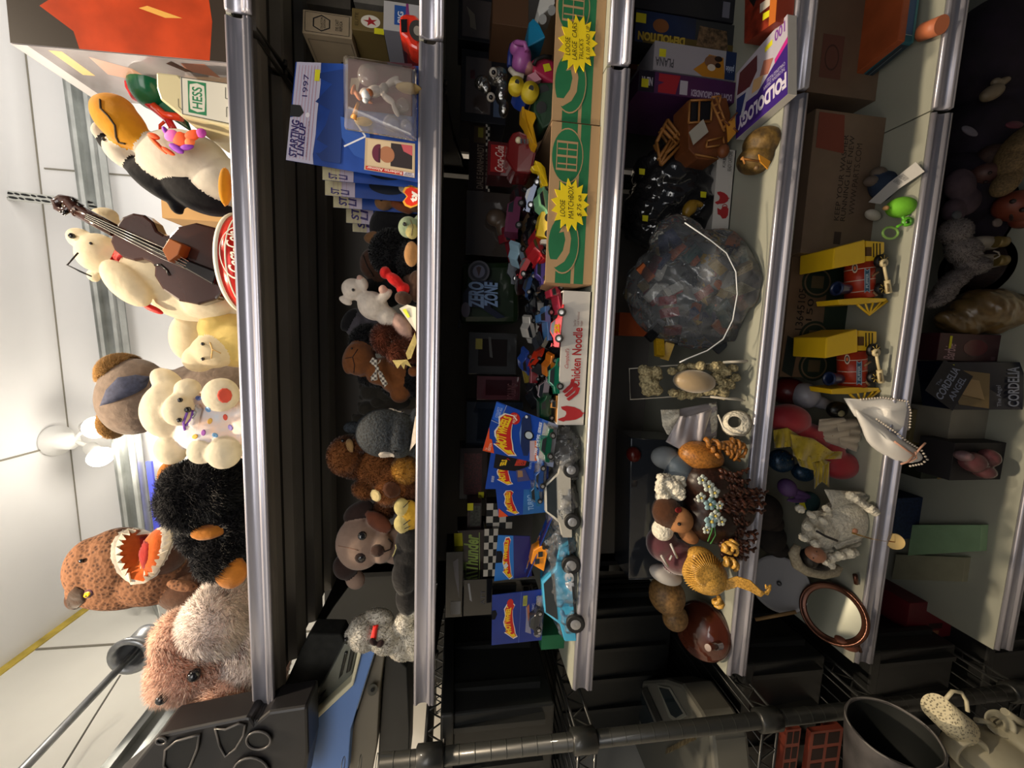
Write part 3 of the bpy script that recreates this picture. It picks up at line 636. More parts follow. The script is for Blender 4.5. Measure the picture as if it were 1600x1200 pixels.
MB().m(oo).tube(off3([(257, 190), (250, 196), (250, 204), (256, 208), (264, 206)], .07), .002, 6).obj('hook', hc)
# shrink-wrapped boxes at the right corner
zt_ = P(14, 40, .01).z
def gb(x, y): return G(x, y, zt_)
fl = P(15, 67, .01); flb = P(351, 97, .01); xb_l = (fl.x+flb.x)/2; xb_r = xb_l+.095
bk_ = gb(150, 148).y
bx = empty('wrapped_toy_box', V(xb_l+.05, .1, Z1), 'tall shrink-wrapped toy box, orange and black front and pictured side, beside the penguin', 'box')
fr = V(fl.x, .01, zt_); 
MB().m(mat('printed_card_grey', hx('b9b4b8'), .5)).hexa([V(flb.x, .01, Z1), V(flb.x+.092, .01, Z1), V(fl.x+.10, .01, zt_), V(fl.x, .01, zt_)], V(0, bk_-.01, 0)).obj('carton', bx)
F = Face([V(flb.x, .01, Z1), V(flb.x+.092, .01, Z1), V(fl.x+.10, .01, zt_), V(fl.x, .01, zt_)]); F.rect(0, 0, 1, 1, M('322a24', .35)); F.poly([(0, .10), (.5, .08), (1, .1), (1, .82), (.8, .80), (.6, .78), (.45, .86), (.2, .72), (0, .70)], mat('red_orange_print', hx('b23f1e'), .3, noise=.25, scale=25))
F.poly([(.5, .22), (.6, .38), (.56, .42), (.48, .3)], M('d9a24c', .4)); F.done(bx, 'front_print')
sq = [V(fl.x, bk_, zt_), V(fl.x, .01, zt_)]; F = Face([V(flb.x-.0005, bk_, Z1), V(flb.x-.0005, .01, Z1), V(fl.x-.0005, .01, zt_), V(fl.x-.0005, bk_, zt_)])
F.rect(0, 0, 1, 1, mat('glossy_picture_print', hx('a7a3ab'), .12, noise=.35, scale=9, coat=1)); F.rect(.0, .93, 1, 1, M('dcdce2', .2)); F.rect(.55, .80, .95, .86, M('e0b23c', .3)); F.poly([(.45, .5), (.75, .55), (.9, .7), (.6, .72)], M('c9a08c', .25)); F.poly([(.72, .12), (.95, .14), (.93, .26), (.8, .27)], M('b98070', .3)); F.poly([(.78, .24), (.95, .3), (.9, .34), (.78, .28)], M('3c2c2a', .3)); F.done(bx, 'side_print')
b2 = empty('game_box', V(.5, .1, Z1), 'orange and brown printed box at the right end of the top shelf', 'box')
zz = P(130, 5, .01).z; q = [V(flb.x+.102, .01, Z1), V(flb.x+.40, .01, Z1), V(flb.x+.40, .01, zz), V(fl.x+.108, .01, zz)]
MB().m(M('8a3a1c', .5)).hexa(q, V(0, .3, 0)).obj('carton', b2)
F = Face(q); F.rect(0, 0, 1, 1, mat('orange_brown_print', hx('b85020'), .4, noise=.5, scale=14)); F.poly([(0, .6), (.3, .55), (.4, .9), (0, 1)], M('3a2018', .5)); F.disc(.3, .15, .1, .12, M('1b1418', .4)); F.line([(.02, .5), (.12, .52), (.12, .8), (.2, .8)], .004, M('1c1412', .5)); F.done(b2, 'front_print')
cb = MB().m(mat('corrugated_cardboard', hx('a88558'), .9, noise=.12, scale=15)); a_ = P(265, 345, .30); cb.box((a_.x, .28, Z1), (a_.x+.08, .36, P(264, 330, .3).z)); cb.obj('cardboard_box', label='small plain cardboard box in the shadow behind the penguin and the double bass', cat='box')
# ================================================================ second shelf
def carton(name, q, dep, mt, label, cat='box', bev=.0008):   # a box from its four front corners and its depth
    c = (q[0]+q[1])/2; e = empty(name, c, label, cat); MB().m(mt).hexa(q, dep).obj('carton', e, bevel=bev); return e
def zfix(q, z):   # stand the two bottom corners on the shelf
    q = [Vector(p) for p in q]; q[0].z = q[1].z = z; return q
ink = M('1c1b1c', .6); paper = M('d8d4c8', .7); yel = mat('price_sticker_yellow', hx('d6cf1e'), .6, noise=.1)
kraft = mat('kraft_card', hx('9c8a70'), .85, noise=.1, scale=20)
# brown keepsake box at the right (hexagon mark)
Yc = .10
q = zfix([P(549, 62, Yc), P(549, 14, Yc), P(476, 14, Yc), P(469, 55, Yc)], P(549, 40, Yc).z)
def stack_side(q, dv): return [q[0]+dv, q[0], q[3], q[3]+dv]
def boxed(name, x0, x1, y0, y1, Y, dep, mt, label, zb=None, mts=None, cat='box', skew=0, yaw=0.):
    """upright carton: photo x0 (top) to x1 (bottom), photo y0 (world right) to y1 (world left), front at depth Y"""
    a = P(x1, y1, Y); b_ = P(x1, y0, Y); c_ = P(x0, y0, Y); d_ = P(x0, y1, Y); zb = a.z if zb is None else zb; zt2 = (c_.z+d_.z)/2
    xl = (a.x+d_.x)/2; xr = (b_.x+c_.x)/2
    q = [V(xl, Y, zb), V(xr, Y, zb), V(xr+skew, Y, zt2), V(xl+skew, Y, zt2)]; R = Matrix.Rotation(yaw, 3, 'Z'); c = q[0].copy()
    q = [c + R @ (p-c) for p in q]; dv = R @ V(0, dep, 0)
    e = carton(name, q, dv, mt, label, cat); return e, q, dv
e, q, dv = boxed('keepsake_box', 472, 550, 16, 56, .10, .16, kraft, 'tan printed keepsake carton with a hexagon mark standing on the brown cartons, second shelf', yaw=.12)
F = Face(q); F.ring(.5, .62, .36, .2, .14, ink, 6); F.text('COLLECTORS', .22, .60, .78, .64, ink); F.text('EDITION', .3, .54, .7, .58, ink); F.text('DIE CAST\nREPLICA', .26, .2, .74, .34, ink)
F.line([(.08, .06), (.92, .06), (.92, .95), (.08, .95), (.08, .06)], .0006, ink); F.done(e)
sd = stack_side(q, dv); F = Face(sd); F.line([(.06, .05), (.94, .05), (.94, .93), (.06, .93), (.06, .05)], .0005, ink); F.rect(.3, .2, .7, .4, ink); F.rect(.4, .4, .65, .6, ink); F.disc(.35, .18, .09, .07, ink); F.disc(.68, .18, .12, .1, ink); F.done(e, 'side_print')
olive = mat('olive_gold_card', hx('6f5d34'), .6, noise=.15, scale=10)
e2, q, dv = boxed('toy_truck_box', 549, 600, 12, 49, .095, .17, olive, 'olive gold carton with a red star in a white circle, below the tan keepsake carton', yaw=.12)
F = Face(q); F.disc(.46, .42, .30, .30, M('d9d2c4', .5)); F.poly([(.46+(.24 if k % 2 == 0 else .09)*math.sin(math.pi*k/5+.1), .42+(.24 if k % 2 == 0 else .09)*math.cos(math.pi*k/5+.1)) for k in range(10)], M('a3262a', .5)); F.text('ELITE', .2, .80, .8, .9, M('4b3c20', .5)); F.rect(-.08, .0, .2, .3, yel); F.done(e2)
F = Face(stack_side(q, dv)); F.poly([(.3, .3), (.6, .3), (.65, .6), (.45, .7), (.3, .55)], M('4e3822', .6)); F.done(e2, 'side_print')
e3, q, dv = boxed('toy_car_box', 599, 652, 0, 50, .085, .17, M('8a8892', .5), 'white and maroon carton with blue panel, lowest of the right-hand pile', zb=Z2, yaw=.12)
F = Face(q); F.rect(0, 0, 1, 1, M('b9b6b8', .5)); F.rect(.22, .42, .9, .74, M('2b55a0', .4)); F.text('BIG', .3, .52, .7, .66, M('d9dde6', .5), .02); F.poly([(.4, .36), (1, .4), (1, .46), (.45, .46)], M('8a3a78', .4)); F.done(e3)
F = Face(stack_side(q, dv)); F.rect(0, 0, 1, .6, M('4a2430', .5)); F.poly([(.2, .1), (.9, .1), (.8, .5), (.3, .55)], M('7a2226', .4)); F.done(e3, 'side_print')
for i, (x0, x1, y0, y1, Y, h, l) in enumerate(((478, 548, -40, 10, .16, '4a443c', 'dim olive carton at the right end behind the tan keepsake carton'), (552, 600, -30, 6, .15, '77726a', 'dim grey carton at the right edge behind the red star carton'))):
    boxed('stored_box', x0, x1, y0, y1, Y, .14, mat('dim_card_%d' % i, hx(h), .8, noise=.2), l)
# card backed figure
Yf = .012
q = [P(657, 285, Yf), P(660, 104, Yf), P(462, 97, Yf+.004), P(447, 250, Yf+.004)]
blu = mat('deep_blue_print', hx('1d3f8c'), .35, noise=.25, scale=30); sky = mat('pale_stripe_print', hx('b9b4c8'), .4)
fig = empty('boxed_baseball_figure', (q[0]+q[1])/2, 'blue carded baseball figure with a pale striped header dated 1997, standing at the shelf lip', 'toy figure')
q[0].z = max(q[0].z, Z2); q[1].z = max(q[1].z, Z2)
MB().m(blu).hexa(q, V(0, .0012, 0)).obj('backing_card', fig)
F = Face(q, .0004); purple = M('2a1c5c', .5); dbl = M('16306c', .4)
F.poly([(0, .86), (0, 1), (.44, 1), (.47, .93), (.54, .93), (.56, .99), (1, .99), (1, .80), (.8, .79), (.5, .80), (.3, .8), (.1, .81), (0, .80)], sky)
for k in range(7): F.line([(.03, .975-k*.024), (.97, .965-k*.024)], .0006, M('b07a88', .5))
F.poly([(.12, .79), (.12, .76), (.2, .70), (.25, .79), (.4, .73), (.55, .70), (.62, .82), (.8, .70), (.85, .80), (.9, .80), (.95, .6), (.05, .6), (.05, .74)], dbl)
F.text('STARTING', .04, .925, .42, .985, purple, .035, .15); F.text('LINEUP', .06, .875, .40, .925, purple, .035, .15); F.text('1997', .66, .885, .88, .925, purple, .0); F.text('SPORTS SUPERSTAR COLLECTIBLES', .06, .85, .42, .862, M('8a5560', .5))
F.disc(.48, .87, .025, .016, M('e2dce2', .4)); F.poly([(.45, 1.002), (.45, .93), (.5, .90), (.57, .93), (.57, 1.002)], mat('hanger_hole_dark', (.02, .02, .02), .9)); F.rect(.82, .80, .93, .84, yel)
F.poly([(.10, .35), (.45, .40), (.5, .62), (.30, .60), (.15, .5)], M('2b4f9c', .35)); F.line([(.22, .58), (.34, .42), (.46, .50)], .0022, M('c9ccd6', .4))
# small portrait card
F.rect(.03, .03, .33, .42, M('b6a184', .4)); F.rect(.035, .12, .07, .41, M('b3302c', .4)); F.rect(.035, .035, .07, .12, M('c9c4d0', .4)); F.rect(.08, .04, .32, .40, M('c7b394', .4)); F.rect(.10, .05, .31, .22, M('2b2226', .5)); F.disc(.2, .25, .075, .06, M('a06a4c', .6)); F.disc(.2, .31, .085, .055, M('5c1f38', .5), 16, -10, 190); F.rect(.12, .30, .25, .315, M('401428', .5)); F.poly([(.22, .05), (.31, .05), (.31, .14), (.25, .12)], M('b3505a', .5))
F.text('Roberto Alomar', .04, .13, .066, .40, M('f0dcd2', .5), .01, rot=90); F.text('STARTING', .037, .04, .05, .115, purple, .01, rot=90); F.text('LINEUP', .052, .05, .066, .105, purple, .01, rot=90)
F.done(fig)
# blister with figure
def W(x, y, d): return P(x, y, Yf-d)
pet = clear('blister_plastic', (1, .97, .95), .04, .10)
b = MB().m(pet); b.hexa([W(646, 214, .030), W(646, 108, .030), W(540, 90, .030), W(540, 168, .030)], [W(652, 222, .001)-W(646, 214, .03), W(652, 104, .001)-W(646, 108, .03), W(536, 86, .001)-W(540, 90, .03), W(538, 204, .001)-W(540, 168, .03)]); b.obj('blister', fig, bevel=.003)
F = Face([W(644, 182, .002), W(644, 100, .002), W(544, 92, .002), W(543, 170, .002)]); F.rect(0, 0, 1, 1, mat('maroon_insert', hx('4c2733'), .4, noise=.2)); F.poly([(.35, .85), (.65, .8), (.62, .95), (.4, .97)], M('8d8278', .5)); F.done(fig, 'insert_card')
skin = M('a4623c', .5); uni = M('b5aca6', .6); unig = M('8f8781', .6)
lo = [lobe(t, Yf-.016) for t in ((571, 145, 0, 9, 7, 8, 0, uni), (585, 143, 0, 13, 9, 9, -10, uni), (600, 138, 0, 7, 8, 8, 0, unig), (612, 128, 0, 14, 5, 6, -35, uni), (625, 131, 0, 10, 4, 5, 20, uni), (607, 155, 0, 13, 5, 6, 35, uni), (618, 172, 0, 12, 4, 5, 65, uni), (559, 149, 0, 10, 4, 4, 60, skin), (552, 140, 0, 9, 3.5, 4, 110, skin), (574, 156, 0, 11, 4, 4, 30, skin))]
co, tri = grow(lo, .0012, None, 2); ms = [uni, unig, skin]; o_ = bpy.data.objects.new('player_figure', make_mesh('player_figure', co, tri, face_mats(co, tri, lo, ms), ms)); C.objects.link(o_); bpy.context.view_layer.update(); o_.parent = fig; o_.matrix_parent_inverse = fig.matrix_world.inverted()
MB().m(skin).ball(P(577, 146, Yf-.028), .0055).m(M('c9ccd0', .35)).ball(P(572, 149, Yf-.029), (.007, .0055, .006)).ball(P(571, 157, Yf-.029), .004).obj('head_and_helmet', fig)
MB().m(mat('bat_wood', hx('c98a42'), .4)).tube([P(560, 160, Yf-.026), P(552, 186, Yf-.02)], [.002, .004], 8).obj('bat', fig)
MB().m(M('b59a64', .6)).ball(P(568, 190, Yf-.008), (.006, .003, .012)).ball(P(639, 138, Yf-.014), (.004, .012, .018)).obj('stand', fig)
b = MB().m(pet)
for x, y, r in ((611, 193, .011), (635, 197, .008), (629, 165, .009), (575, 118, .014)): b.lathe([(r, 0), (r*.8, .006), (r*.4, .0075), (0, .0075)], W(x, y, .004), V(0, -1, 0), 20)
b.obj('blister_recesses', fig)
# more carded figures standing in a row behind, seen by their headers
rowg = 'carded figures standing in a row behind the front one'
for i, (x0, x1, y0, y1, Y) in enumerate(((504, 640, 240, 281, .030), (508, 640, 262, 305, .050), (521, 642, 262, 324, .075), (541, 640, 262, 348, .105), (551, 640, 262, 362, .135))):
    a = P(x0, y1, Y); c_ = P(x0, y0, Y)
    q = [V(a.x, Y, Z2), V(c_.x, Y, Z2), V(c_.x, Y, c_.z), V(a.x, Y, a.z)]; hgt = a.z-Z2
    e = empty('boxed_baseball_figure', q[0], 'blue carded figure with a yellowed header, %s in the row behind the large card' % ('frontmost', 'second', 'third', 'fourth', 'rearmost')[i], 'toy figure', rowg)
    MB().m(blu).hexa(q, V(0, .001, 0)).obj('backing_card', e)
    F = Face(q); v0 = 1-.042/hgt; F.rect(0, v0, 1, 1, mat('yellowed_header_print', hx('b0a684'), .5, noise=.12)); F.rect(0, v0, 1, v0+(1-v0)*.45, M('a79cae', .5))
    for k in range(4): F.line([(.0, 1-(k+2)*.006/hgt), (1, 1-(k+2)*.006/hgt)], .0005, M('96707a', .5))
    F.text('ST', .06, 1-.02/hgt, .30, 1-.008/hgt, purple, .03, .15); F.text('LI', .06, 1-.034/hgt, .26, 1-.022/hgt, purple, .03, .15)
    F.disc(.5, .35, .3, .2, M('20242e', .2)); F.done(e)
# small soft toys
def felt(n, h, **k): return plushmat(n, h, .15, 120, **k)
choc, blk2, tanp, wp2 = felt('chocolate_plush', '4c3022'), felt('black_plush', '131216'), felt('camel_plush', '8d6440'), felt('off_white_plush', 'd2c8bc')
p = Plush('beanie_toy', .07, [(600, 316, 0, 15, 13, 13, 0, tanp), (616, 300, -1, 14, 10, 11, -40, tanp), (635, 295, -1.5, 14, 12, 11, 0, wp2), (622, 320, 0, 26, 8, 10, 30, felt('rust_plush', '8a4a2a')), (650, 310, 0, 20, 22, 16, 0, tanp)], 'brown small plush with white muzzle tucked under the corner of the blue card', 'plush toy', .002, Z2)
p.bead(596, 312, 3)
tg = empty('heart_tag', P(648, 307, .035), 'red and gold heart-shaped tag with white lettering at the shelf lip', 'tag')
hp = [(.5, 0), (.1, .38), (.0, .65), (.1, .9), (.28, 1), (.5, .82), (.72, 1), (.9, .9), (1, .65), (.9, .38)]
def heart(x, y, r, Y, k): return [P(x - r*(v-.5)*2, y - r*(u-.5)*2, Y-k) for u, v in hp]
b = MB().m(M('f0b23c', .4)).prism(heart(647, 307, 18, .03, 0), V(0, .001, 0)); b.obj('gold_edge', tg)
MB().m(mat('tag_red', hx('e0341c'), .35)).prism(heart(647, 307, 15, .03, .0008), V(0, .0006, 0)).obj('heart', tg)
F = Face([P(655, 318, .0288), P(655, 297, .0288), P(641, 297, .0288), P(641, 318, .0288)]); F.text('ty', .1, 0, .95, 1, M('f2ece6', .4), .06); F.done(tg)
p = Plush('beanie_toy', .11, [(605, 355, 0, 28, 32, 26, 0, blk2), (640, 350, 0, 30, 40, 26, 0, blk2)], 'black furry small plush between the tan one and the turtle head', 'plush toy', .003, Z2)
tur, tury = felt('sage_turtle_plush', '93a488'), felt('pale_yellow_plush', 'b8ae74')
p = Plush('beanie_turtle', .03, [(638, 355, 0, 16, 17, 14, 0, tur), (644, 362, -.8, 10, 12, 9, 0, tury), (660, 352, 1, 16, 18, 14, 0, tur)], 'pale sage green plush turtle head with a bead eye at the shelf lip', 'plush toy', .0016, Z2); p.bead(633, 351, 3.2); p.stitch([(641, 343), (645, 355), (643, 368)], M('5a5238', .8))
p = Plush('beanie_bear', .06, [(610, 395, 1, 32, 36, 28, 0, blk2), (640, 405, -.5, 22, 26, 22, 0, blk2), (645, 430, 0, 22, 30, 20, 0, blk2), (643, 397, -3, 12, 21, 8, 0, felt('tan_pad', 'b98a58')), (648, 446, -1, 22, 20, 18, 0, choc)], 'black furry plush bear showing a tan foot pad at the shelf lip', 'plush toy', .0024, Z2, fur=dict(n=14000, L=.005, wd_=.0003, mess=.5, only=[blk2]))
p = Plush('beanie_gorilla', .10, [(592, 372, 0, 24, 12, 14, 0, tanp), (580, 412, -1, 18, 24, 18, 0, choc), (596, 430, -1, 14, 18, 14, 20, choc), (620, 420, 1, 40, 40, 26, 0, blk2), (600, 455, 0, 34, 28, 22, 0, blk2), (640, 430, 0, 30, 50, 26, 0, blk2)], 'black plush gorilla with big brown grooved feet behind the red felt toy', 'plush toy', .0024, Z2)
p.stitch([(568, 400), (574, 416), (584, 432)], M('1e120c', .8), .001); p.stitch([(580, 392), (586, 410), (596, 426)], M('1e120c', .8), .001)
rp = felt('scarlet_plush', 'd41414')
Plush('felt_bone', .035, [(602, 426, 0, 9, 10, 9, 0, rp), (617, 438, -.3, 17, 9, 8, 40, rp), (630, 451, 0, 11, 10, 9, 0, rp)], 'scarlet bone-shaped felt toy lying in front of the gorilla', 'plush toy', .0014, Z2)
p = Plush('felt_otter', .03, [(630, 466, 0, 14, 11, 9, 20, choc), (650, 455, 1, 10, 18, 12, 0, choc), (652, 440, 1, 14, 18, 12, 0, choc)], 'dark brown small plush paw below the scarlet felt toy', 'plush toy', .0016, Z2)
wm = felt('ivory_white_plush', 'efe4d8'); pkm = felt('baby_pink_plush', 'd9b3a6')
p = Plush('beanie_pig', .045, [(552, 452, 0, 19, 17, 15, 30, wm), (566, 443, -.6, 12, 9, 9, 60, wm), (562, 434, -1, 5, 5, 5, 0, pkm), (540, 470, -.4, 12, 6, 5, 30, wm), (583, 478, 0, 26, 22, 20, 35, wm), (600, 463, -1, 16, 8, 8, -40, wm), (598, 452, -1.5, 7, 7, 7, 0, pkm), (605, 495, 0, 20, 16, 16, 40, wm), (628, 510, -.4, 24, 13, 13, 55, pkm), (640, 530, 0, 18, 12, 12, 60, pkm)], 'ivory plush pig leaning back with pink legs and a paper tag', 'plush toy', .0018, Z2); p.bead(552, 453, 2.5)
b = MB().m(M('d9d3c2', .6)); b.prism([P(650, 518, .012), P(650, 480, .016), P(636, 476, .02), P(624, 482, .02)], V(0, .0006, 0)); tgo = b.obj('paper_tag', p.root); F = Face([P(641, 495, .0155), P(634, 482, .017), P(629, 484, .018), P(637, 497, .017)]); F.rect(0, 0, 1, 1, M('c8d230', .6)); F.done(p.root, 'price_sticker')
gry = felt('slate_plush', '5f5a62')
Plush('beanie_toy', .12, [(556, 505, 0, 18, 24, 16, 0, gry), (545, 500, -1, 10, 20, 10, 30, blk2), (580, 500, 1, 30, 24, 18, 0, gry)], 'slate grey and navy small plush peeking out behind the ivory pig', 'plush toy', .0024, Z2)
rust = plushmat('russet_fur', '8a4a34')
p = Plush('beanie_bird', .05, [(605, 530, 0, 22, 24, 22, 0, rust), (625, 548, -1, 20, 20, 18, 0, rust), (645, 540, 0, 16, 24, 18, 0, rust)], 'russet shaggy plush creature with cream clawed feet behind the pig', 'plush toy', .0022, Z2, fur=dict(n=20000, L=.009, wd_=.0003, mess=.35, tuft=120))
clw = felt('cream_felt', 'c9b878'); b = MB().m(clw).prism([P(613, 563, .02), P(636, 562, .015), P(643, 574, .015), P(633, 569, .015), P(631, 577, .015), P(626, 569, .015), P(621, 576, .015)], V(0, .004, 0)); b.obj('clawed_foot', p.root)
MB().m(clw).prism([P(648, 520, .01), P(634, 552, .012), P(637, 562, .012), P(642, 560, .012), P(651, 535, .01)], V(0, .004, 0)).obj('clawed_foot', p.root)
ors = felt('ginger_brown_plush', '8a5228')
p = Plush('beanie_horse', .09, [(562, 560, 0, 25, 28, 24, 0, ors), (545, 565, 0, 10, 20, 14, 0, ors), (575, 530, 1, 28, 22, 18, 0, blk2), (598, 580, 0, 26, 22, 20, -20, ors), (620, 585, 0, 30, 30, 22, 0, ors), (585, 592, 1, 26, 10, 14, 0, blk2), (625, 615, -1, 16, 15, 14, 0, ors), (612, 605, 1, 20, 12, 14, 40, blk2), (642, 590, 0, 20, 30, 20, 0, blk2), (646, 580, -3, 9, 9, 9, 0, ors)], 'ginger brown plush horse with black mane and a gingham bow', 'plush toy', .0022, Z2, fur=dict(n=9000, L=.006, wd_=.0003, mess=.5, only=[blk2]))
p.stitch([(540, 560), (551, 558), (554, 570), (553, 582)], M('2c1408', .8)); p.stitch([(551, 558), (559, 546)], M('2c1408', .8)); p.bead(550, 545, 1.6, name='nostril')
gm = bpy.data.materials.new('brown_gingham'); gm.use_nodes = True; nt = gm.node_tree; ck = nt.nodes.new('ShaderNodeTexChecker'); ck.inputs['Scale'].default_value = 260; ck.inputs[1].default_value = hx('3a2a20')+(1,); ck.inputs[2].default_value = hx('b3aa9a')+(1,)
tc = nt.nodes.new('ShaderNodeTexCoord'); nt.links.new(tc.outputs['Object'], ck.inputs[0]); nt.links.new(ck.outputs[0], nt.nodes['Principled BSDF'].inputs['Base Color'])
for pts in ([(577, 566), (582, 558), (590, 562), (589, 576)], [(589, 576), (578, 590), (580, 596), (590, 594)], [(589, 576), (597, 582), (606, 600), (600, 606), (592, 590)], [(589, 570), (597, 556), (594, 566)], [(586, 572), (592, 572), (592, 580), (586, 580)]):
    MB().m(gm).prism([P(*v, .045) for v in pts], V(0, .004, 0)).obj('bow', p.root, bevel=.001)
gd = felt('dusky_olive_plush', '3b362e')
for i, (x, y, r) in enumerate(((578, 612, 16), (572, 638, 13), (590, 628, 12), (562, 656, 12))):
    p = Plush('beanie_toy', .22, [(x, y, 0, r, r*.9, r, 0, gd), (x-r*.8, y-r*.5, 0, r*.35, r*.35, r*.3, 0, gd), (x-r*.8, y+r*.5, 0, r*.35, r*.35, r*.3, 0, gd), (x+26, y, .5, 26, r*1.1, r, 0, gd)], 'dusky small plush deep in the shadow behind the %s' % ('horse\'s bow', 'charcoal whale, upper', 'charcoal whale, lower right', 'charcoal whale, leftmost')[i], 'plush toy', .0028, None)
# charcoal whale
ch = mat('sparkly_charcoal_plush', hx('20262c'), .8, noise=.9, scale=300, col2=hx('06070a'), bump=.5)
p = Plush('plush_whale', .035, [(600, 676, 0, 45, 38, 34, 0, ch), (625, 680, -.5, 26, 36, 28, 0, ch), (575, 672, 1, 20, 24, 22, 0, ch), (552, 668, 3, 16, 10, 10, 0, ch), (650, 655, 0, 10, 18, 14, 0, ch), (650, 700, 0, 14, 14, 14, 0, ch)], 'sparkly charcoal plush whale with two white eye patches at the shelf lip', 'plush toy', .0022, Z2)
p.oval(620, 637, 14, 6, wp2, ang=8, off=.0015); p.oval(604, 712, 14, 6.5, wp2, ang=8, off=.0015); p.bead(629, 646, 2.6); p.bead(617, 705, 2.6)
MB().m(wp2).prism([P(649, 650, .002), P(654, 668, .0), P(651, 690, .0), (P(640, 705, .01))], V(0, .003, 0)).obj('white_belly_edge', p.root)
# brown dog
bd, bd2, gold = plushmat('ginger_plush', '9a5f30', .3, 60), plushmat('dark_ginger_plush', '6a3c1e', .3, 60), plushmat('amber_fur', 'c08a34', .25, 60)
p = Plush('plush_dog', .055, [(540, 712, 0, 28, 30, 26, 0, bd), (562, 694, -1.2, 18, 12, 12, 0, bd2), (552, 735, .5, 22, 12, 14, 10, bd2), (590, 728, 1, 36, 32, 28, 0, bd), (614, 752, 0, 36, 34, 26, 40, bd), (570, 765, 0, 20, 14, 16, 10, bd), (632, 735, -1, 22, 22, 20, 0, gold), (605, 770, -2, 22, 20, 14, 30, bd), (640, 760, 0, 20, 26, 20, 0, bd2), (600, 795, .5, 18, 16, 14, 0, bd2)], 'ginger brown plush dog sitting beside the charcoal whale, one round pale paw pad showing', 'plush toy', .0024, Z2, fur=dict(n=26000, L=.0045, wd_=.0003, mess=.5))
p.bead(536, 690, 3); p.oval(590, 773, 9, 6.5, felt('cream_pad', 'd8c690'), 'paw_pad', ang=60, off=.006); p.oval(548, 697, 6, 10, felt('buff_plush', 'a98452'), 'ear_lining', off=.005); p.oval(612, 765, 14, 13, felt('umber_plush', '573018'), 'paw_fur_patch', off=.004)
# beige puppy
be, du, rs_ = plushmat('beige_plush', 'ab9080', .1, 60), plushmat('dark_umber_plush', '34221e', .2, 60), plushmat('chestnut_plush', '7d4630', .2, 60)
p = Plush('plush_puppy', .05, [(563, 848, 0, 38, 40, 34, 0, be), (595, 855, -1.2, 20, 24, 20, 0, be), (560, 800, .5, 26, 15, 14, -30, du), (592, 815, -1, 24, 12, 10, 35, rs_), (540, 885, 1, 20, 20, 16, 60, du), (555, 905, 1.5, 16, 14, 14, 30, be), (620, 850, 1, 30, 30, 24, 0, be)], 'beige plush puppy face with brown eye patch and chestnut ear resting on its side', 'plush toy', .0022, Z2)
p.oval(590, 860, 11, 10, felt('cocoa_felt', '3c241c'), 'nose', off=.002, lift=.004); p.bead(566, 837, 7, flat=.5); p.oval(563, 872, 10, 9, du, 'eye_patch', off=.001); p.bead(565, 873, 6, flat=.5, label='right eye in the dark patch'); p.stitch([(600, 862), (610, 858), (612, 848), (606, 842)], M('1a0e0a', .8), .001, 'mouth_seam'); p.stitch([(524, 852), (545, 856), (560, 860)], M('8c6a58', .8), .0006, 'head_seam')
# black and cream cat in front
crm, ylw = felt('cream_yellow_plush', 'c9bc80'), felt('lemon_plush', 'c9a030')
p = Plush('beanie_cat', .028, [(627, 792, 0, 12, 14, 10, 0, crm), (628, 818, 0, 13, 14, 10, 0, crm), (640, 805, .5, 16, 24, 12, 0, ylw), (640, 845, .5, 22, 22, 16, 0, blk2), (638, 870, .5, 24, 24, 16, 0, blk2), (632, 900, 0, 20, 30, 16, 0, blk2), (636, 935, .5, 18, 26, 14, 0, blk2)], 'black small plush with cream and yellow paws lying along the lip below the puppy', 'plush toy', .0018, Z2)
p.stitch([(640, 783), (630, 793)], EYE); p.stitch([(641, 812), (630, 820)], EYE); p.stitch([(641, 822), (632, 826)], EYE); p.stitch([(612, 853), (619, 858), (616, 866), (607, 870)], M('c9bc80', .8), .001, 'whisker')
# sheepdog
shp = plushmat('curly_white_plush', 'f0ebe0', .25, 70)
p = Plush('plush_sheepdog', .035, [(567, 990, 0, 24, 26, 22, 0, shp), (590, 965, .8, 24, 12, 14, 0, shp), (600, 995, 0, 28, 24, 22, 20, shp), (625, 1010, 0, 22, 18, 18, 40, shp), (634, 975, 0, 18, 18, 16, 0, shp), (645, 1000, 0, 16, 30, 18, 0, shp), (548, 992, 0, 9, 9, 9, 0, shp), (645, 960, 1, 14, 20, 14, 0, shp)], 'curly white plush sheepdog with red collar at the left end of the second shelf', 'plush toy', .0022, Z2, fur=dict(n=14000, L=.0028, wd_=.0005, mess=.5, tuft=300))
p.bead(543, 998, 3.4, name='nose'); p.patch([(581, 979), (585, 975), (592, 976), (588, 1001), (580, 998)], red, 'collar', off=.005, lift=.002)
p.part([(583, 1003, -2.6, 7, 5, 4, 40, felt('maroon_ribbon', '2b1216')), (594, 1006, -2.6, 7, 5, 4, -40, felt('maroon_ribbon', '2b1216'))], 'bow', .0012, 2)
# dark stuff deep behind
boxed('stored_box', 585, 652, 470, 640, .30, .07, mat('dim_card_9', hx('8b857a'), .8), 'pale grey carton standing at the back of the second shelf', zb=Z2)
rc_ = empty('toy_pickup', P(655, 50, .02), 'glossy red die-cast pickup cab standing on its nose at the right of the second shelf', 'toy truck'); rdd = mat('diecast_red', hx('b02a1c'), .2, coat=.5)
slab([(624, 24), (634, 20), (650, 22), (656, 30), (656, 80), (640, 72), (634, 60), (624, 52)], .02, .035, rdd, 'body', rc_, .004); slab([(626, 30), (636, 30), (636, 50), (627, 50)], .0195, .002, glassd2 if False else M('16181c', .15), 'window', rc_, 0)
for y in (48,): MB().m(M('0c0c0d', .6)).cyl(P(652, y, .012), P(652, y, .024), .011, n=20).m(M('6c6a66', .4)).cyl(P(652, y, .011), P(652, y, .013), .005).obj('wheel', rc_)
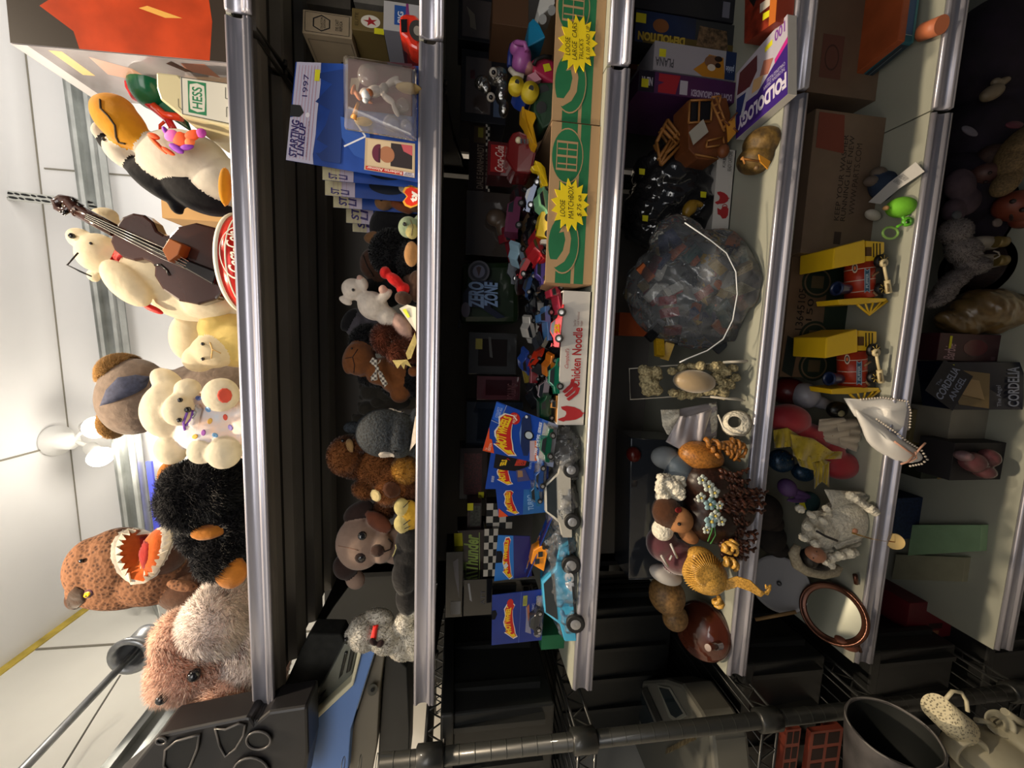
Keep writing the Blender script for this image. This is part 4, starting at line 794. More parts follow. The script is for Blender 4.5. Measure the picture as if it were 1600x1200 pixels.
# ================================================================ third shelf: toy cars
tyre = M('0c0c0d', .6); chrome = M('b9bac0', .15, .9); glassd = mat('tinted_window', (.02, .025, .03), .08, coat=.5); rimm = M('a9a9ab', .3, .7)
def car_proto(kind, L=.065):
    """body, windows and wheels of a toy car along +X, standing on z=0"""
    Wd, R = L*.42, L*.085; parts = {}
    prof = {'sedan': [(-.5, .10), (-.5, .22), (-.33, .25), (-.2, .40), (.12, .40), (.26, .25), (.47, .20), (.5, .10)],
            'racer': [(-.5, .08), (-.5, .20), (-.30, .24), (-.15, .33), (.05, .33), (.18, .20), (.5, .10), (.5, .06)],
            'van': [(-.5, .10), (-.5, .46), (.28, .46), (.40, .30), (.5, .26), (.5, .10)],
            'truck': [(-.5, .12), (-.5, .24), (.04, .24), (.06, .44), (.28, .44), (.34, .27), (.5, .25), (.5, .12)]}[kind]
    wn = {'sedan': [(-.27, .27), (-.185, .385), (.11, .385), (.22, .27)], 'racer': [(-.24, .25), (-.14, .32), (.04, .32), (.14, .23)], 'van': [(.05, .30), (.05, .43), (.27, .43), (.37, .30)], 'truck': [(.08, .29), (.09, .42), (.27, .42), (.32, .29)]}[kind]
    b = MB(); rings = []
    for y, sc_ in ((-.5, .80), (-.46, 1), (-.3, 1.05), (.3, 1.05), (.46, 1), (.5, .80)):
        rings.append([V(x*L, y*Wd, (.10+(z-.10)*(sc_ if z > .3 else .5+sc_*.5))*L) for x, z in prof])
    b.loft(rings, smooth=False); parts['body'] = b
    w_ = MB()
    for sg in (-1, 1): w_.prism([V(x*L, sg*Wd*.47, z*L*.99) for x, z in wn], V(0, sg*Wd*.04, 0))
    f0, f1 = wn[-1], wn[-2]; w_.hexa([V(f0[0]*L+L*.012, -Wd*.36, f0[1]*L), V(f0[0]*L+L*.012, Wd*.36, f0[1]*L), V(f1[0]*L+L*.012, Wd*.33, f1[1]*L), V(f1[0]*L+L*.012, -Wd*.33, f1[1]*L)], V(-L*.01, 0, 0)); parts['windows'] = w_
    if kind == 'racer': b.hexa([V(-.5*L, -Wd*.45, .26*L), V(-.42*L, -Wd*.45, .25*L), V(-.42*L, Wd*.45, .25*L), V(-.5*L, Wd*.45, .26*L)], V(0, 0, .02*L)); b.obox(V(-.46*L, 0, .22*L), (.02*L, Wd*.7, .08*L))
    for i, (x, sg) in enumerate(((-.3, -1), (.31, -1), (-.3, 1), (.31, 1))):
        q = MB().m(tyre).lathe([(R*.3, 0), (R, .001), (R*1.12, L*.02), (R*1.12, L*.05), (R, L*.06)], V(x*L, sg*(Wd*.47), R*1.1), V(0, sg, 0), 16, True, True); q.m(rimm).lathe([(R*.62, L*.061), (R*.3, L*.066), (0, L*.062)], V(x*L, sg*(Wd*.47), R*1.1), V(0, sg, 0), 12); parts['wheel%d' % i] = q
    return parts
PROTO = {}
def car(kind, loc, rot, col, label, L=.065, group=None, name='toy_car', wheelcol=None, small=False):
    key = (kind,)
    body_mat = col
    if key not in PROTO:
        e0 = empty(name, V(0, 0, 0), label, 'toy car'); ps = car_proto(kind, .065)
        for k_, mb_ in ps.items():
            if k_ == 'body': mb_.mats = [body_mat]
            if k_ == 'windows': mb_.mats = [glassd]
            mb_.obj('wheel' if k_.startswith('wheel') else k_, e0)
        PROTO[key] = (e0, [(c, c.matrix_parent_inverse.copy()) for c in kids(e0)]); e = e0
    else:
        e0, ch = PROTO[key]; e = e0.copy(); C.objects.link(e); e.name = name
        for c, mi_ in ch:
            d = c.copy(); C.objects.link(d); d.parent = e
            if c.name.startswith('body'): d.material_slots[0].link = 'OBJECT'; d.material_slots[0].material = body_mat
    e.location = loc; e.rotation_euler = rot; e.scale = (L/.065,)*3; e['label'] = label
    if group: e['group'] = group
    elif 'group' in e: del e['group']
    return e
R_ = math.radians
def paint(h): return mat('car_paint_'+h, hx(h), .22, .15, coat=.5)
corr = mat('corrugated_card', hx('97795a'), .9, noise=.1, scale=18); grn = mat('green_print', hx('1f6b45'), .65, noise=.12, scale=30); krl = M('a88a66', .85)
inkb = M('141210', .6)
def tray(name, q, dep, label, th=.003, wallm=None):
    """open carton; q = front corners"""
    wallm = wallm or corr; e = empty(name, (q[0]+q[1])/2, label, 'box'); up = q[3]-q[0]; rt = (q[1]-q[0]).normalized(); D_ = V(0, dep, 0)
    MB().m(wallm).hexa(q, V(0, th, 0)).obj('front_panel', e); MB().m(wallm).hexa([p+D_ for p in q], V(0, th, 0)).obj('rear_panel', e)
    for s_, (a, b_) in enumerate(((q[0], q[3]), (q[1]-rt*th, q[2]-rt*th))): MB().m(wallm).hexa([a+V(0, th, 0), a+rt*th+V(0, th, 0), b_+rt*th+V(0, th, 0), b_+V(0, th, 0)], D_-V(0, th, 0)).obj('side_panel', e)
    MB().m(wallm).hexa([q[0], q[1], q[1]+V(0, 0, th), q[0]+V(0, 0, th)], D_).obj('base_panel', e); return e
def crateart(F, icons):
    F.rect(0, .0, 1, 1, krl); F.rect(0, .47, 1, .80, grn) ; F.rect(0, .20, 1, .40, grn)
    F.rect(0, .80, 1, 1, krl)
    for u, kind in icons:
        ru = .17 if kind == 'c' else .19
        F.disc(u, .86, ru, .40, grn, 28, 180, 360) if False else None
        F.disc(u, .66, ru, .33, grn); F.ring(u, .66, ru, .33, .05, krl)
        if kind == 'c':
            for a, b_, c_, d_ in ((-.1, .0, .1, .02), (-.1, .52, .1, .54), (-.1, .0, -.085, .54), (.085, .0, .1, .54), (-.1, .26, .1, .28), (-.01, .0, .005, .54), (.04, .0, .05, .5), (-.06, .0, -.05, .5)): F.rect(u+a*.9, .45+b_*.8, u+c_*.9, .45+d_*.8, krl)
        else:
            F.poly([(u-.10, .95), (u-.10, .78), (u-.04, .66), (u+.03, .62), (u+.08, .66), (u+.07, .76), (u+.12, .68), (u+.11, .56), (u+.04, .50), (u-.05, .52), (u-.11, .62), (u-.15, .80), (u-.14, .95)], krl)
q = zfix([P(939, 193, .018), P(951, -60, .018), P(868, -60, .018), P(862, 191, .018)], Z3+.0005); q = [V(v.x if i not in (0, 3) else (q[0].x+q[3].x)/2, .018, v.z) for i, v in enumerate(q)]; q[1].x = q[2].x = q[1].x; q[2].z = q[3].z
tA = tray('cardboard_tray', q, .26, 'right green printed cardboard box, full of large loose cars')
F = Face(q); crateart(F, ((.70, 'c'), (.24, 'l'))); F.done(tA)
q2 = zfix([P(922, 445, .014), P(938, 198, .014), P(864, 197, .014), P(850, 443, .014)], Z3+.0005); q2 = [V(q2[i].x, .014, q2[i].z) for i in range(4)]; q2[3].x = q2[0].x; q2[2].x = q2[1].x; q2[2].z = q2[3].z = (q2[2].z+q2[3].z)/2
tB = tray('cardboard_tray', q2, .26, 'middle green printed cardboard box, full of small loose cars')
F = Face(q2); crateart(F, ((.80, 'c'), (.25, 'l'))); F.done(tB)
MB().m(corr).prism([q2[0]+V(-.001, .003, 0), q2[3]+V(-.001, .003, 0), P(838, 458, .06), P(848, 462, .10)], V(.003, 0, 0)).obj('bent_flap', tB)
def burst(cx, cy, rx, ry, Y, lines, label):
    yl_ = mat('neon_yellow_card', hx('e8cf1c'), .6); n = 15
    pts = [P(cx + rx*(1 if k % 2 == 0 else .72)*math.cos(2*math.pi*k/(2*n)), cy + ry*(1 if k % 2 == 0 else .72)*math.sin(2*math.pi*k/(2*n)), Y) for k in range(2*n)]
    e = empty('price_sign', P(cx+rx, cy, Y), label, 'sign'); MB().m(yl_).prism(pts, V(0, .0012, 0)).obj('starburst_card', e)
    F = Face([P(cx+rx, cy+ry, Y), P(cx+rx, cy-ry, Y), P(cx-rx, cy-ry, Y), P(cx-rx, cy+ry, Y)])
    for st, u0, v0, u1, v1 in lines: F.text(st, u0, v0, u1, v1, inkb, .0, .25)
    F.done(e, 'lettering'); return e
burst(903, 68, 31, 46, .0155, (('LOOSE', .30, .70, .62, .82), ('LARGE  CARS', .22, .53, .86, .65), ('TRUCK\'S', .23, .37, .58, .48), ('$ 1.00 AND UP', .22, .19, .80, .30)), 'yellow starburst sign hand-lettered for large cars and trucks, on the right green box')
burst(891, 320, 30, 42, .0115, (('LOOSE', .28, .64, .60, .77), ('MATCHBOX', .24, .42, .86, .56), ('$.75 ea', .28, .20, .68, .33)), 'yellow starburst sign hand-lettered for small cars, on the middle green box')
# noodle carton
whc = mat('white_carton', hx('c4c0bc'), .6, noise=.05, scale=12); rdp = M('a3262b', .5)
def noodle(q, dep, label, full=True):
    e = tray('noodle_carton', q, dep, label, .002, whc); F = Face(q)
    return e, F
def hen(F, u, v, su, sv, mt): F.poly([(u+a*su, v+b*sv) for a, b in ((-.5, .30), (-.42, .46), (-.36, .52), (-.28, .44), (-.18, .26), (.0, .20), (.16, .22), (.3, .38), (.46, .42), (.52, .2), (.44, -.1), (.28, -.32), (.1, -.42), (.08, -.56), (.02, -.44), (-.16, -.40), (-.36, -.18), (-.42, .05), (-.44, .22))], mt)
q = zfix([P(908, 664, .012), P(921, 456, .012), P(880, 453, .012), P(871, 664, .012)], Z3+.0005); q = [V(q[i].x, .012, q[i].z) for i in range(4)]; q[3].x = q[0].x; q[2].x = q[1].x; q[2].z = q[3].z = (q[2].z+q[3].z)/2
tC, F = noodle(q, .20, 'white carton with red hen and lettering, full of small cars')
hen(F, .085, .50, .12, .95, rdp)
for k in range(3): F.poly([(.185+.028*k, .62+.08*k), (.20+.028*k, .72+.08*k), (.25+.03*k, .42+.1*k), (.295+.03*k, .36+.1*k), (.285+.03*k, .24+.1*k), (.24+.028*k, .30+.1*k), (.20+.028*k, .52+.08*k)], rdp)
F.text('Chicken Noodle', .29, .26, .735, .60, rdp, .02); F.text("Campbell's", .43, .66, .58, .84, rdp, .0, .4); F.text('Scan For\nCard & Nutritional\nRecipes', .745, .25, .85, .60, M('7a5052', .6)); F.done(tC)
# ---- loose cars: the ones one can tell apart, by colour and place
R0 = rnd.random
LC = [  # x, y, Y, kind, colour, yaw, tilt, length, label
 (831, 306, .05, 'racer', '1d3a66', 60, -20, .055, 'navy blue toy racing car standing on end behind the matchbox sign'),
 (847, 316, .035, 'sedan', '7fb88c', 100, 15, .052, 'mint green toy police car with white roof, nose down in the middle box'),
 (808, 342, .10, 'van', '6a3350', 85, -10, .062, 'plum coloured toy van leaning at the rear of the middle box'),
 (795, 380, .13, 'truck', '74222c', 70, 25, .06, 'maroon toy pickup at the rear left of the middle box'),
 (806, 396, .09, 'sedan', '8fb0c4', 30, 40, .055, 'pale blue and white toy car tipped up beside the red striped racer'),
 (834, 390, .045, 'racer', 'a8232a', 120, 20, .062, 'red toy racing car with white stripes in the middle box'),
 (823, 414, .07, 'racer', '9c1420', 40, -30, .055, 'dark red toy racing car nose up beside the purple car'),
 (846, 422, .035, 'sedan', '5a4a96', 95, 0, .05, 'purple toy car at the left rim of the middle box'),
 (829, 478, .09, 'racer', '15171c', 100, 10, .055, 'black toy car with a yellow stripe at the rear of the noodle carton'),
 (823, 512, .09, 'sedan', 'b9b6b0', 60, 30, .05, 'white and black toy car tilted on its side in the noodle carton'),
 (852, 506, .05, 'truck', '4f7cb4', 95, 10, .055, 'sky blue toy pickup behind the red number 22 car'),
 (866, 466, .04, 'truck', 'b03448', 80, 20, .05, 'pinkish red toy pickup at the right end of the noodle carton'),
 (834, 561, .07, 'racer', 'd0381c', 20, -20, .045, 'small scarlet toy racer lying across the noodle carton'),
 (857, 573, .045, 'sedan', 'd97a22', 60, 15, .05, 'orange toy car next to the green one in the noodle carton'),
 (869, 588, .025, 'sedan', '0f5c48', 100, -5, .058, 'teal green toy car with a yellow stripe at the rim of the noodle carton'),
 (818, 562, .10, 'sedan', '2b4a9c', 45, 20, .05, 'royal blue toy car at the rear of the noodle carton'),
 (832, 583, .09, 'van', '7a1c24', 95, 0, .035, 'tiny dark red toy van behind the orange car'),
 (821, 581, .12, 'van', '8c7a34', 80, 20, .035, 'tiny mustard toy van at the rear of the noodle carton'),
 (852, 610, .045, 'sedan', '8e7f86', 75, -10, .055, 'silvery pink toy convertible in the noodle carton'),
 (827, 616, .09, 'racer', '22242a', 120, 25, .05, 'black toy racer with white trim behind the silvery pink car'),
 (852, 635, .04, 'van', '17402c', 60, 10, .05, 'dark green rounded toy van at the left of the noodle carton'),
 (868, 640, .03, 'truck', 'b07c44', 100, 0, .045, 'tan toy truck squeezed by the noodle carton rim'),
 (838, 535, .07, 'racer', '30343c', 10, 15, .05, 'dark grey toy racer across the middle of the noodle carton'),
 (803, 420, .12, 'sedan', '1b1e28', 60, -10, .055, 'blackish blue toy car at the rear left corner of the middle box'),
 (817, 436, .10, 'van', '2a1418', 20, 10, .05, 'very dark maroon toy van at the left rear of the middle box'),
 (826, 448, .08, 'sedan', '24406e', 80, -25, .045, 'slate blue toy car by the bent flap of the middle box'),
 (826, 366, .08, 'racer', '17181c', 70, 15, .055, 'black toy racer lying between the yellow truck and red racer'),
 (812, 318, .12, 'van', '3a2226', 110, 10, .055, 'brownish black toy van behind the navy racer'),
 (842, 448, .055, 'truck', '14181e', 30, 20, .045, 'black toy pickup under the bent flap of the middle box')]
for x, y, Y, kd, h, yaw, tl_, L, lb in LC:
    car(kd, P(x+10, y, Y), (R_(tl_), R_(-tl_*.6), R_(yaw-90 if yaw > 90 else yaw-75)), paint(h), lb, L, 'loose small toy cars')
car('racer', P(884, 511, .018), (R_(-24), R_(4), R_(3)), paint('c42c30'), 'bright red toy stock car numbered 22 at the front of the noodle carton', .066, 'loose small toy cars')
F = Face([P(874, 522, .004), P(874, 504, .004), P(866, 504, .004), P(866, 522, .004)]); F.text('22', .1, 0, .9, 1, M('e8b41c', .4), .06); F.done(None, 'car_number', label='orange number 22 on the bright red toy stock car', cat='sticker')
# fill of darker cars underneath
cols = ['1a1c20', '2a1a1c', '202a3a', '3a3420', '14241c', '401a1e', '2c2c30', '1c1f2c']
kinds_ = ['sedan', 'racer', 'van', 'truck']
for i in range(44):
    x0b, x1b = (q2[0].x+.03, q2[1].x-.03) if i < 24 else (tC.location.x-.085, tC.location.x+.085)
    zz = Z3+.02+R0()*(.045 if i < 24 else .03); loc = V(x0b+(x1b-x0b)*R0(), .045+R0()*(.17 if i < 24 else .12), zz)
    car(kinds_[i % 4], loc, (R_(-30+60*R0()), R_(-30+60*R0()), R_(360*R0())), paint(cols[i % 8]), '%s toy %s half buried in the %s' % (('black', 'dark brown', 'dark blue', 'dull olive', 'blackish green', 'dark red', 'charcoal', 'blackish blue')[i % 8], {'sedan': 'saloon car', 'racer': 'racing car', 'van': 'van', 'truck': 'pickup'}[kinds_[i % 4]] + (', ' + ('right', 'middle', 'left')[int(3*(x1b-loc.x)/(x1b-x0b)*.999)] + ' third'), 'middle green box' if i < 24 else 'noodle carton'), .045+.012*R0(), 'buried small toy cars, %s' % ('green box' if i < 24 else 'noodle carton'))
# yellow crane arm, yellow dump truck
ye = mat('yellow_plastic', hx('e3bf1c'), .3, coat=.3)
def single(name, mb_, label, cat, **k): return mb_.obj(name, None, label=label, cat=cat, **k)
b = MB().m(ye).prism([P(830, 260, .03), P(838, 256, .03), P(836, 250, .03), P(845, 254, .03), P(852, 262, .03), P(857, 290, .02), P(847, 290, .02), P(842, 268, .03), P(834, 266, .03)], V(0, .012, 0)); single('toy_digger_arm', b, 'yellow toy digger arm poking over the rim above the matchbox sign', 'toy', bevel=.001)
dt_ = empty('toy_dump_truck', P(855, 351, .03), 'yellow boxy toy dump truck at the rim of the middle box', 'toy truck', 'loose small toy cars'); MB().m(ye).prism([P(846, 330, .025), P(856, 330, .02), P(856, 372, .02), P(838, 368, .03), P(843, 345, .03)], V(0, .03, 0)).obj('tipper_body', dt_, bevel=.0015); MB().m(M('c9c6bc', .4)).prism([P(846, 374, .02), P(858, 374, .02), P(858, 381, .02), P(846, 380, .02)], V(0, .025, 0)).obj('cab', dt_)
for y in (340, 365): MB().m(tyre).cyl(P(857, y, .018), P(857, y, .03), .006, n=14).obj('wheel', dt_)
# ---- large toys in the right box
b = MB().m(mat('azure_plastic', hx('1f86b0'), .35)).prism([P(825, 73, .07), P(853, 58, .06), P(843, 38, .06), P(832, 28, .07), (P(826, 35, .08))], V(0, .05, 0)); single('toy_tent', b, 'turquoise angular plastic toy piece in the right green box', 'toy', bevel=.002)
wt = empty('toy_delivery_truck', P(858, 18, .05), 'white boxy toy truck standing on end at the top right of the large car box', 'toy truck'); MB().m(M('c9c8c2', .4)).prism([P(843, 26, .05), P(868, 5, .04), P(866, -8, .04), P(846, -12, .05), P(840, 14, .05)], V(0, .05, 0)).obj('body', wt, bevel=.002)
for a in ((848, 30), (862, 16)): MB().m(M('8a8a88', .5)).cyl(P(*a, .045), P(*a, .06), .006, n=14).obj('wheel', wt)
boxed('brown_toy_box', 770, 826, -20, 40, .12, .08, mat('brown_print', hx('60422c'), .6), 'brown and silver toy carton lying over the large car box', yaw=.2)
lil, mag = mat('orchid_plastic', hx('a45a9c'), .35, coat=.2), mat('raspberry_plastic', hx('b02c4c'), .3, coat=.3)
sh = empty('toy_shoe_car', P(818, 95, .06), 'orchid pink rounded toy car with open handle in the large car box', 'toy car')
lo = [lobe(t, .06) for t in ((815, 95, 0, 15, 22, 18, 10, lil), (806, 75, 0, 10, 10, 12, 0, lil), (826, 108, 0, 9, 9, 12, 0, mat('peach_plastic', hx('b07c74'), .4)))]
co, tri = grow(lo, .002, None, 3); ms = [lil, MATS['peach_plastic']]; o_ = bpy.data.objects.new('shell', make_mesh('shell', co, tri, face_mats(co, tri, lo, [lil, lil, MATS['peach_plastic']] if False else ms), ms)); C.objects.link(o_); bpy.context.view_layer.update(); o_.parent = sh; o_.matrix_parent_inverse = sh.matrix_world.inverted()
MB().m(lil).tube([P(803, 68, .055), P(808, 66, .045), P(820, 68, .04), P(823, 80, .04)], .0035, 8).obj('handle', sh); MB().m(M('c9bfae', .4)).tube([P(797, 108, .05), P(804, 116, .045), P(818, 120, .045)], .004, 8).obj('bumper', sh); MB().m(M('28357a', .4)).tube([P(800, 70, .07), P(797, 84, .07), P(796, 104, .07)], .004, 8).obj('rear_trim', sh)
rb = empty('toy_convertible', P(850, 108, .04), 'raspberry red toy convertible with a yellow sticker in the large car box', 'toy car')
slabp = [(830, 95), (838, 87), (866, 92), (868, 132), (852, 124), (834, 112)]; MB().m(mag).prism([P(*v, .05) for v in slabp], V(0, .04, 0)).obj('shell', rb, bevel=.004)
F = Face([P(862, 110, .049), P(858, 99, .049), P(848, 101, .049), P(851, 113, .049)]); F.rect(0, 0, 1, 1, yel); F.done(rb, 'price_sticker'); MB().m(tyre).tube([P(834, 102, .045), P(838, 93, .042), P(850, 88, .04), P(862, 90, .04)], .003, 8).obj('roll_bar', rb); MB().m(M('c98a98', .5)).prism([P(824, 118, .048), P(836, 112, .046), (P(846, 124, .044)), P(836, 128, .045)], V(0, .02, 0)).obj('door', rb)
tr_ = empty('toy_tractor', P(828, 140, .06), 'blue toy tractor with yellow wheels in the large car box', 'toy tractor')
MB().m(mat('cobalt_plastic', hx('22409c'), .35)).prism([P(802, 140, .06), (P(812, 130, .06)), P(832, 138, .05), P(832, 152, .05), P(822, 158, .05), P(808, 150, .06)], V(0, .035, 0)).obj('bonnet', tr_, bevel=.002)
for x, y, r in ((830, 138, .013), (808, 128, .011)): MB().m(M('d2b92c', .35)).lathe([(0, 0), (r*.45, 0), (r*.5, .003), (r, .004), (r*1.05, .010), (r, .018)], P(x, y, .035), V(0, 1, 0), 22).m(tyre).cyl(P(x, y, .034), P(x, y, .036), r*.3).obj('wheel', tr_)
grv = empty('toy_military_truck', P(862, 165, .05), 'dark green toy army truck in the large car box', 'toy truck'); gm_ = mat('olive_green_plastic', hx('1d3a24'), .5); MB().m(gm_).prism([P(842, 128, .05), P(866, 128, .04), P(864, 190, .04), P(848, 202, .05), P(834, 175, .05), P(834, 150, .05)], V(0, .05, 0)).obj('body', grv, bevel=.003)
for a in ((850, 142), (846, 168)): MB().m(tyre).cyl(P(*a, .045), P(*a, .06), .008, n=16).obj('wheel', grv)
b = MB().m(mat('amber_yellow_plastic', hx('d8a01c'), .35)).prism([P(816, 158, .07), P(820, 170, .065), P(836, 176, .05), P(838, 184, .045), P(833, 195, .045), P(840, 228, .03), P(834, 224, .03), P(826, 205, .04), P(822, 192, .05), P(815, 182, .07)], V(0, .025, 0)); single('toy_loader_bucket', b, 'amber yellow toy loader bucket hanging over the edge of the large car box', 'toy', bevel=.001)
# chrome monster car & foil toy behind
chm = mat('wrinkled_chrome', hx('b9b8b6'), .12, .95, bump=1, scale=120)
def blobthing(name, bl, Y, label, cat, vox=.002, zz=None, sm=3):
    lo = [lobe(t, Y) for t in bl]; ms = list(dict.fromkeys(t[7] for t in bl)); co, tri = grow(lo, vox, zz, sm); o_ = bpy.data.objects.new(name, make_mesh(name, co, tri, face_mats(co, tri, lo, ms), ms)); C.objects.link(o_); recenter(o_); return tag(o_, label, cat)
blobthing('foil_bundle', [(753, 130, 0, 12, 12, 10, 0, chm), (760, 140, 0, 8, 8, 8, 0, chm)], .16, 'crumpled silver foil toy at the rear of the right green box', 'toy')
cc = empty('chrome_toy_car', P(790, 140, .12), 'chrome plated toy hot rod with big eyes behind the blue tractor', 'toy car')
lo = [lobe(t, .12) for t in ((778, 120, 0, 16, 14, 14, 0, chm), (784, 145, 0, 10, 18, 12, 10, chm), (787, 170, 0, 8, 14, 12, 0, chm))]
co, tri = grow(lo, .002, None, 2); o_ = bpy.data.objects.new('shell', make_mesh('shell', co, tri, face_mats(co, tri, lo, [chm]), [chm])); C.objects.link(o_); bpy.context.view_layer.update(); o_.parent = cc; o_.matrix_parent_inverse = cc.matrix_world.inverted()
for x, y in ((771, 113), (767, 152)): MB().m(M('cfc6b8', .3)).ball(P(x, y, .095), .007).m(EYE).ball(P(x, y, .089), .0035).obj('headlamp', cc)
# red lorry and cola truck
rl = empty('toy_lorry', P(838, 245, .07), 'dark red toy lorry with a chrome grille between the two green boxes', 'toy truck'); rdk = mat('oxblood_plastic', hx('6a1a1c'), .25, coat=.4)
MB().m(rdk).prism([P(800, 206, .07), P(812, 203, .06), P(836, 215, .05), P(840, 232, .05), P(832, 270, .06), P(805, 268, .07), P(790, 245, .08), P(793, 222, .08)], V(0, .06, 0)).obj('cab', rl, bevel=.005)
b = MB().m(chrome)
for k in range(4): b.hexa([P(816+k*5, 224, .049), P(816+k*5, 217, .049), P(813+k*5, 217, .049), P(813+k*5, 224, .049)], V(0, .002, 0))
b.obj('grille', rl); MB().m(M('d9cfae', .2)).ball(P(810, 219, .06), .005).obj('headlamp', rl)
bx_, q, dv = boxed('cola_truck_box', 762, 806, 222, 275, .12, .05, mat('clear_red_pack', hx('4a1518'), .15, coat=.6), 'red and black carded cola truck behind the dark red lorry'); F = Face(q); F.rect(.1, .3, .9, .9, M('8a1c1c', .3)); F.text('Coca-Cola', .12, .45, .88, .75, M('c9b8b0', .4), .01, .3); F.done(bx_)
# dark boxes behind: race car packaging
bx_, q, dv = boxed('racing_car_box', 733, 764, 193, 300, .20, .04, mat('black_gloss_card', (.03, .02, .02), .2, coat=.5), 'long dark racing car box with chequered edge and yellow label at the rear'); F = Face(q)
F.rect(0, 0, 1, 1, M('2a1a16', .3)); F.text('DALE EARNHARDT', .05, .30, .70, .62, M('8a7a6c', .5), .01); F.rect(.72, .2, .96, .8, M('4a3a26', .4)); F.rect(.80, .35, .94, .6, M('8a8430', .5))
F.done(bx_)
def checks(e, q, n, m_, w1=M('b9b2a6', .6), w2=M('0c0c0c', .6)):
    F = Face(q, .0008); F.rect(0, 0, 1, 1, w2); F.k += 1; F.b.m(w1)
    for i in range(n):
        for j in range(m_):
            if (i+j) % 2 == 0: F.b.poly([F.at(i/n, j/m_), F.at((i+1)/n, j/m_), F.at((i+1)/n, (j+1)/m_), F.at(i/n, (j+1)/m_)])
    F.done(e, 'chequered_print')
checks(bx_, [P(765, 300, .195), P(765, 194, .195), P(759, 194, .195), P(759, 300, .195)], 22, 2)
bx_, q, dv = boxed('windowed_car_box', 716, 778, -5, 65, .18, .07, mat('black_card', (.015, .015, .02), .3), 'black windowed toy car box at the upper right of the third shelf'); F = Face(q); F.rect(.08, .1, .92, .9, mat('dark_window_film', (.09, .07, .065), .06, coat=1)); F.poly([(.25, .55), (.6, .6), (.75, .8), (.5, .72), (.3, .7)], M('8d887e', .3)); F.done(bx_)
bx_, q, dv = boxed('windowed_car_box', 720, 790, 80, 192, .19, .07, mat('black_card', (.015, .015, .02), .3), 'black windowed toy box behind the chrome hot rod'); F = Face(q); F.rect(.12, .35, .9, .9, mat('dark_window_film', (.09, .07, .065), .06, coat=1)); F.rect(.6, .7, .72, .8, M('5a3238', .5)); F.rect(.1, .1, .4, .28, M('4c5a74', .4)); F.done(bx_)
boxed('dark_toy_pack', 728, 800, 300, 400, .19, .06, mat('clear_brown_pack', (.05, .04, .035), .1, coat=.8), 'brownish clear toy pack left of the long racing car box')
blobthing('toy_car_lump', [(775, 340, 0, 16, 14, 10, 0, mat('dim_bronze', hx('4d3f34'), .4)), (785, 355, 0, 10, 16, 10, 0, MATS['dim_bronze'])], .17, 'dim bronze toy car inside a blister pack at the rear', 'toy car')
# green carry case with logo
gc = empty('carry_case', P(808, 455, .16), 'dark green toy carry case with round badge and slanted logo, at the back', 'case'); gcm = mat('dark_green_case', hx('1a2a18'), .3, noise=.25, scale=8, coat=.4)
q = [P(812, 505, .17), P(812, 408, .17), P(722, 408, .17), P(718, 505, .17)]; MB().m(gcm).hexa(q, V(0, .09, 0)).obj('shell', gc, bevel=.012)
MB().m(mat('black_plastic', (.012, .012, .013), .35)).hexa([P(720, 512, .16), P(720, 500, .16), P(716, 500, .16), P(716, 512, .16)], V(0, .06, 0)).obj('latch', gc)
F = Face([P(790, 500, .155), P(790, 400, .155), P(722, 400, .155), P(722, 500, .155)], .001); F.disc(.76, .62, .17, .25, M('4a4a52', .3)); F.disc(.76, .62, .14, .2, M('232630', .3)); F.disc(.76, .62, .1, .14, M('55586a', .3)); F.poly([(.68, .62), (.82, .56), (.84, .62), (.82, .68)], M('3a2c2c', .3))
F.poly([(.04, .0), (.2, .35), (.62, .3), (.62, .75), (.42, .98), (.22, .98), (.2, .6), (.02, .2)], M('12182c', .3)); F.text('ZERO', .18, .50, .60, .86, M('6a83a8', .35), .04, .2); F.text('ZONE', .20, .18, .60, .50, M('6a83a8', .35), .04, .2); F.disc(.16, .92, .12, .1, M('5a5868', .3)); F.done(gc, 'logo_sticker')
# clear blister packs behind noodle box
for i, (x0, x1, y0, y1, Y, l) in enumerate(((732, 806, 520, 585, .17, 'dark clear blister pack with a small yellow label behind the noodle carton'), (745, 812, 588, 625, .15, 'dark maroon toy pack with faint lettering behind the noodle carton'), (728, 815, 628, 700, .19, 'black toy truck pack in the shadow behind the upright blue card'))):
    e, q, dv = boxed('dark_toy_pack', x0, x1, y0, y1, Y, .05, mat('clear_black_pack_%d' % i, [(.03, .03, .03), (.06, .02, .025), (.015, .02, .03)][i], .08, coat=1), l); F = Face(q)
    F.rect(.2, .2, .85, .8, M(['1c1716', '2a1418', '141c26'][i], .1))
    if i == 0: F.rect(.6, .72, .85, .86, M('77701c', .5)); F.poly([(.4, .5), (.9, .55), (.9, .6), (.42, .56)], M('4a4a48', .15))
    if i == 1: F.text('ROLLING', .05, .1, .7, .3, M('5a3034', .4))
    F.done(e)
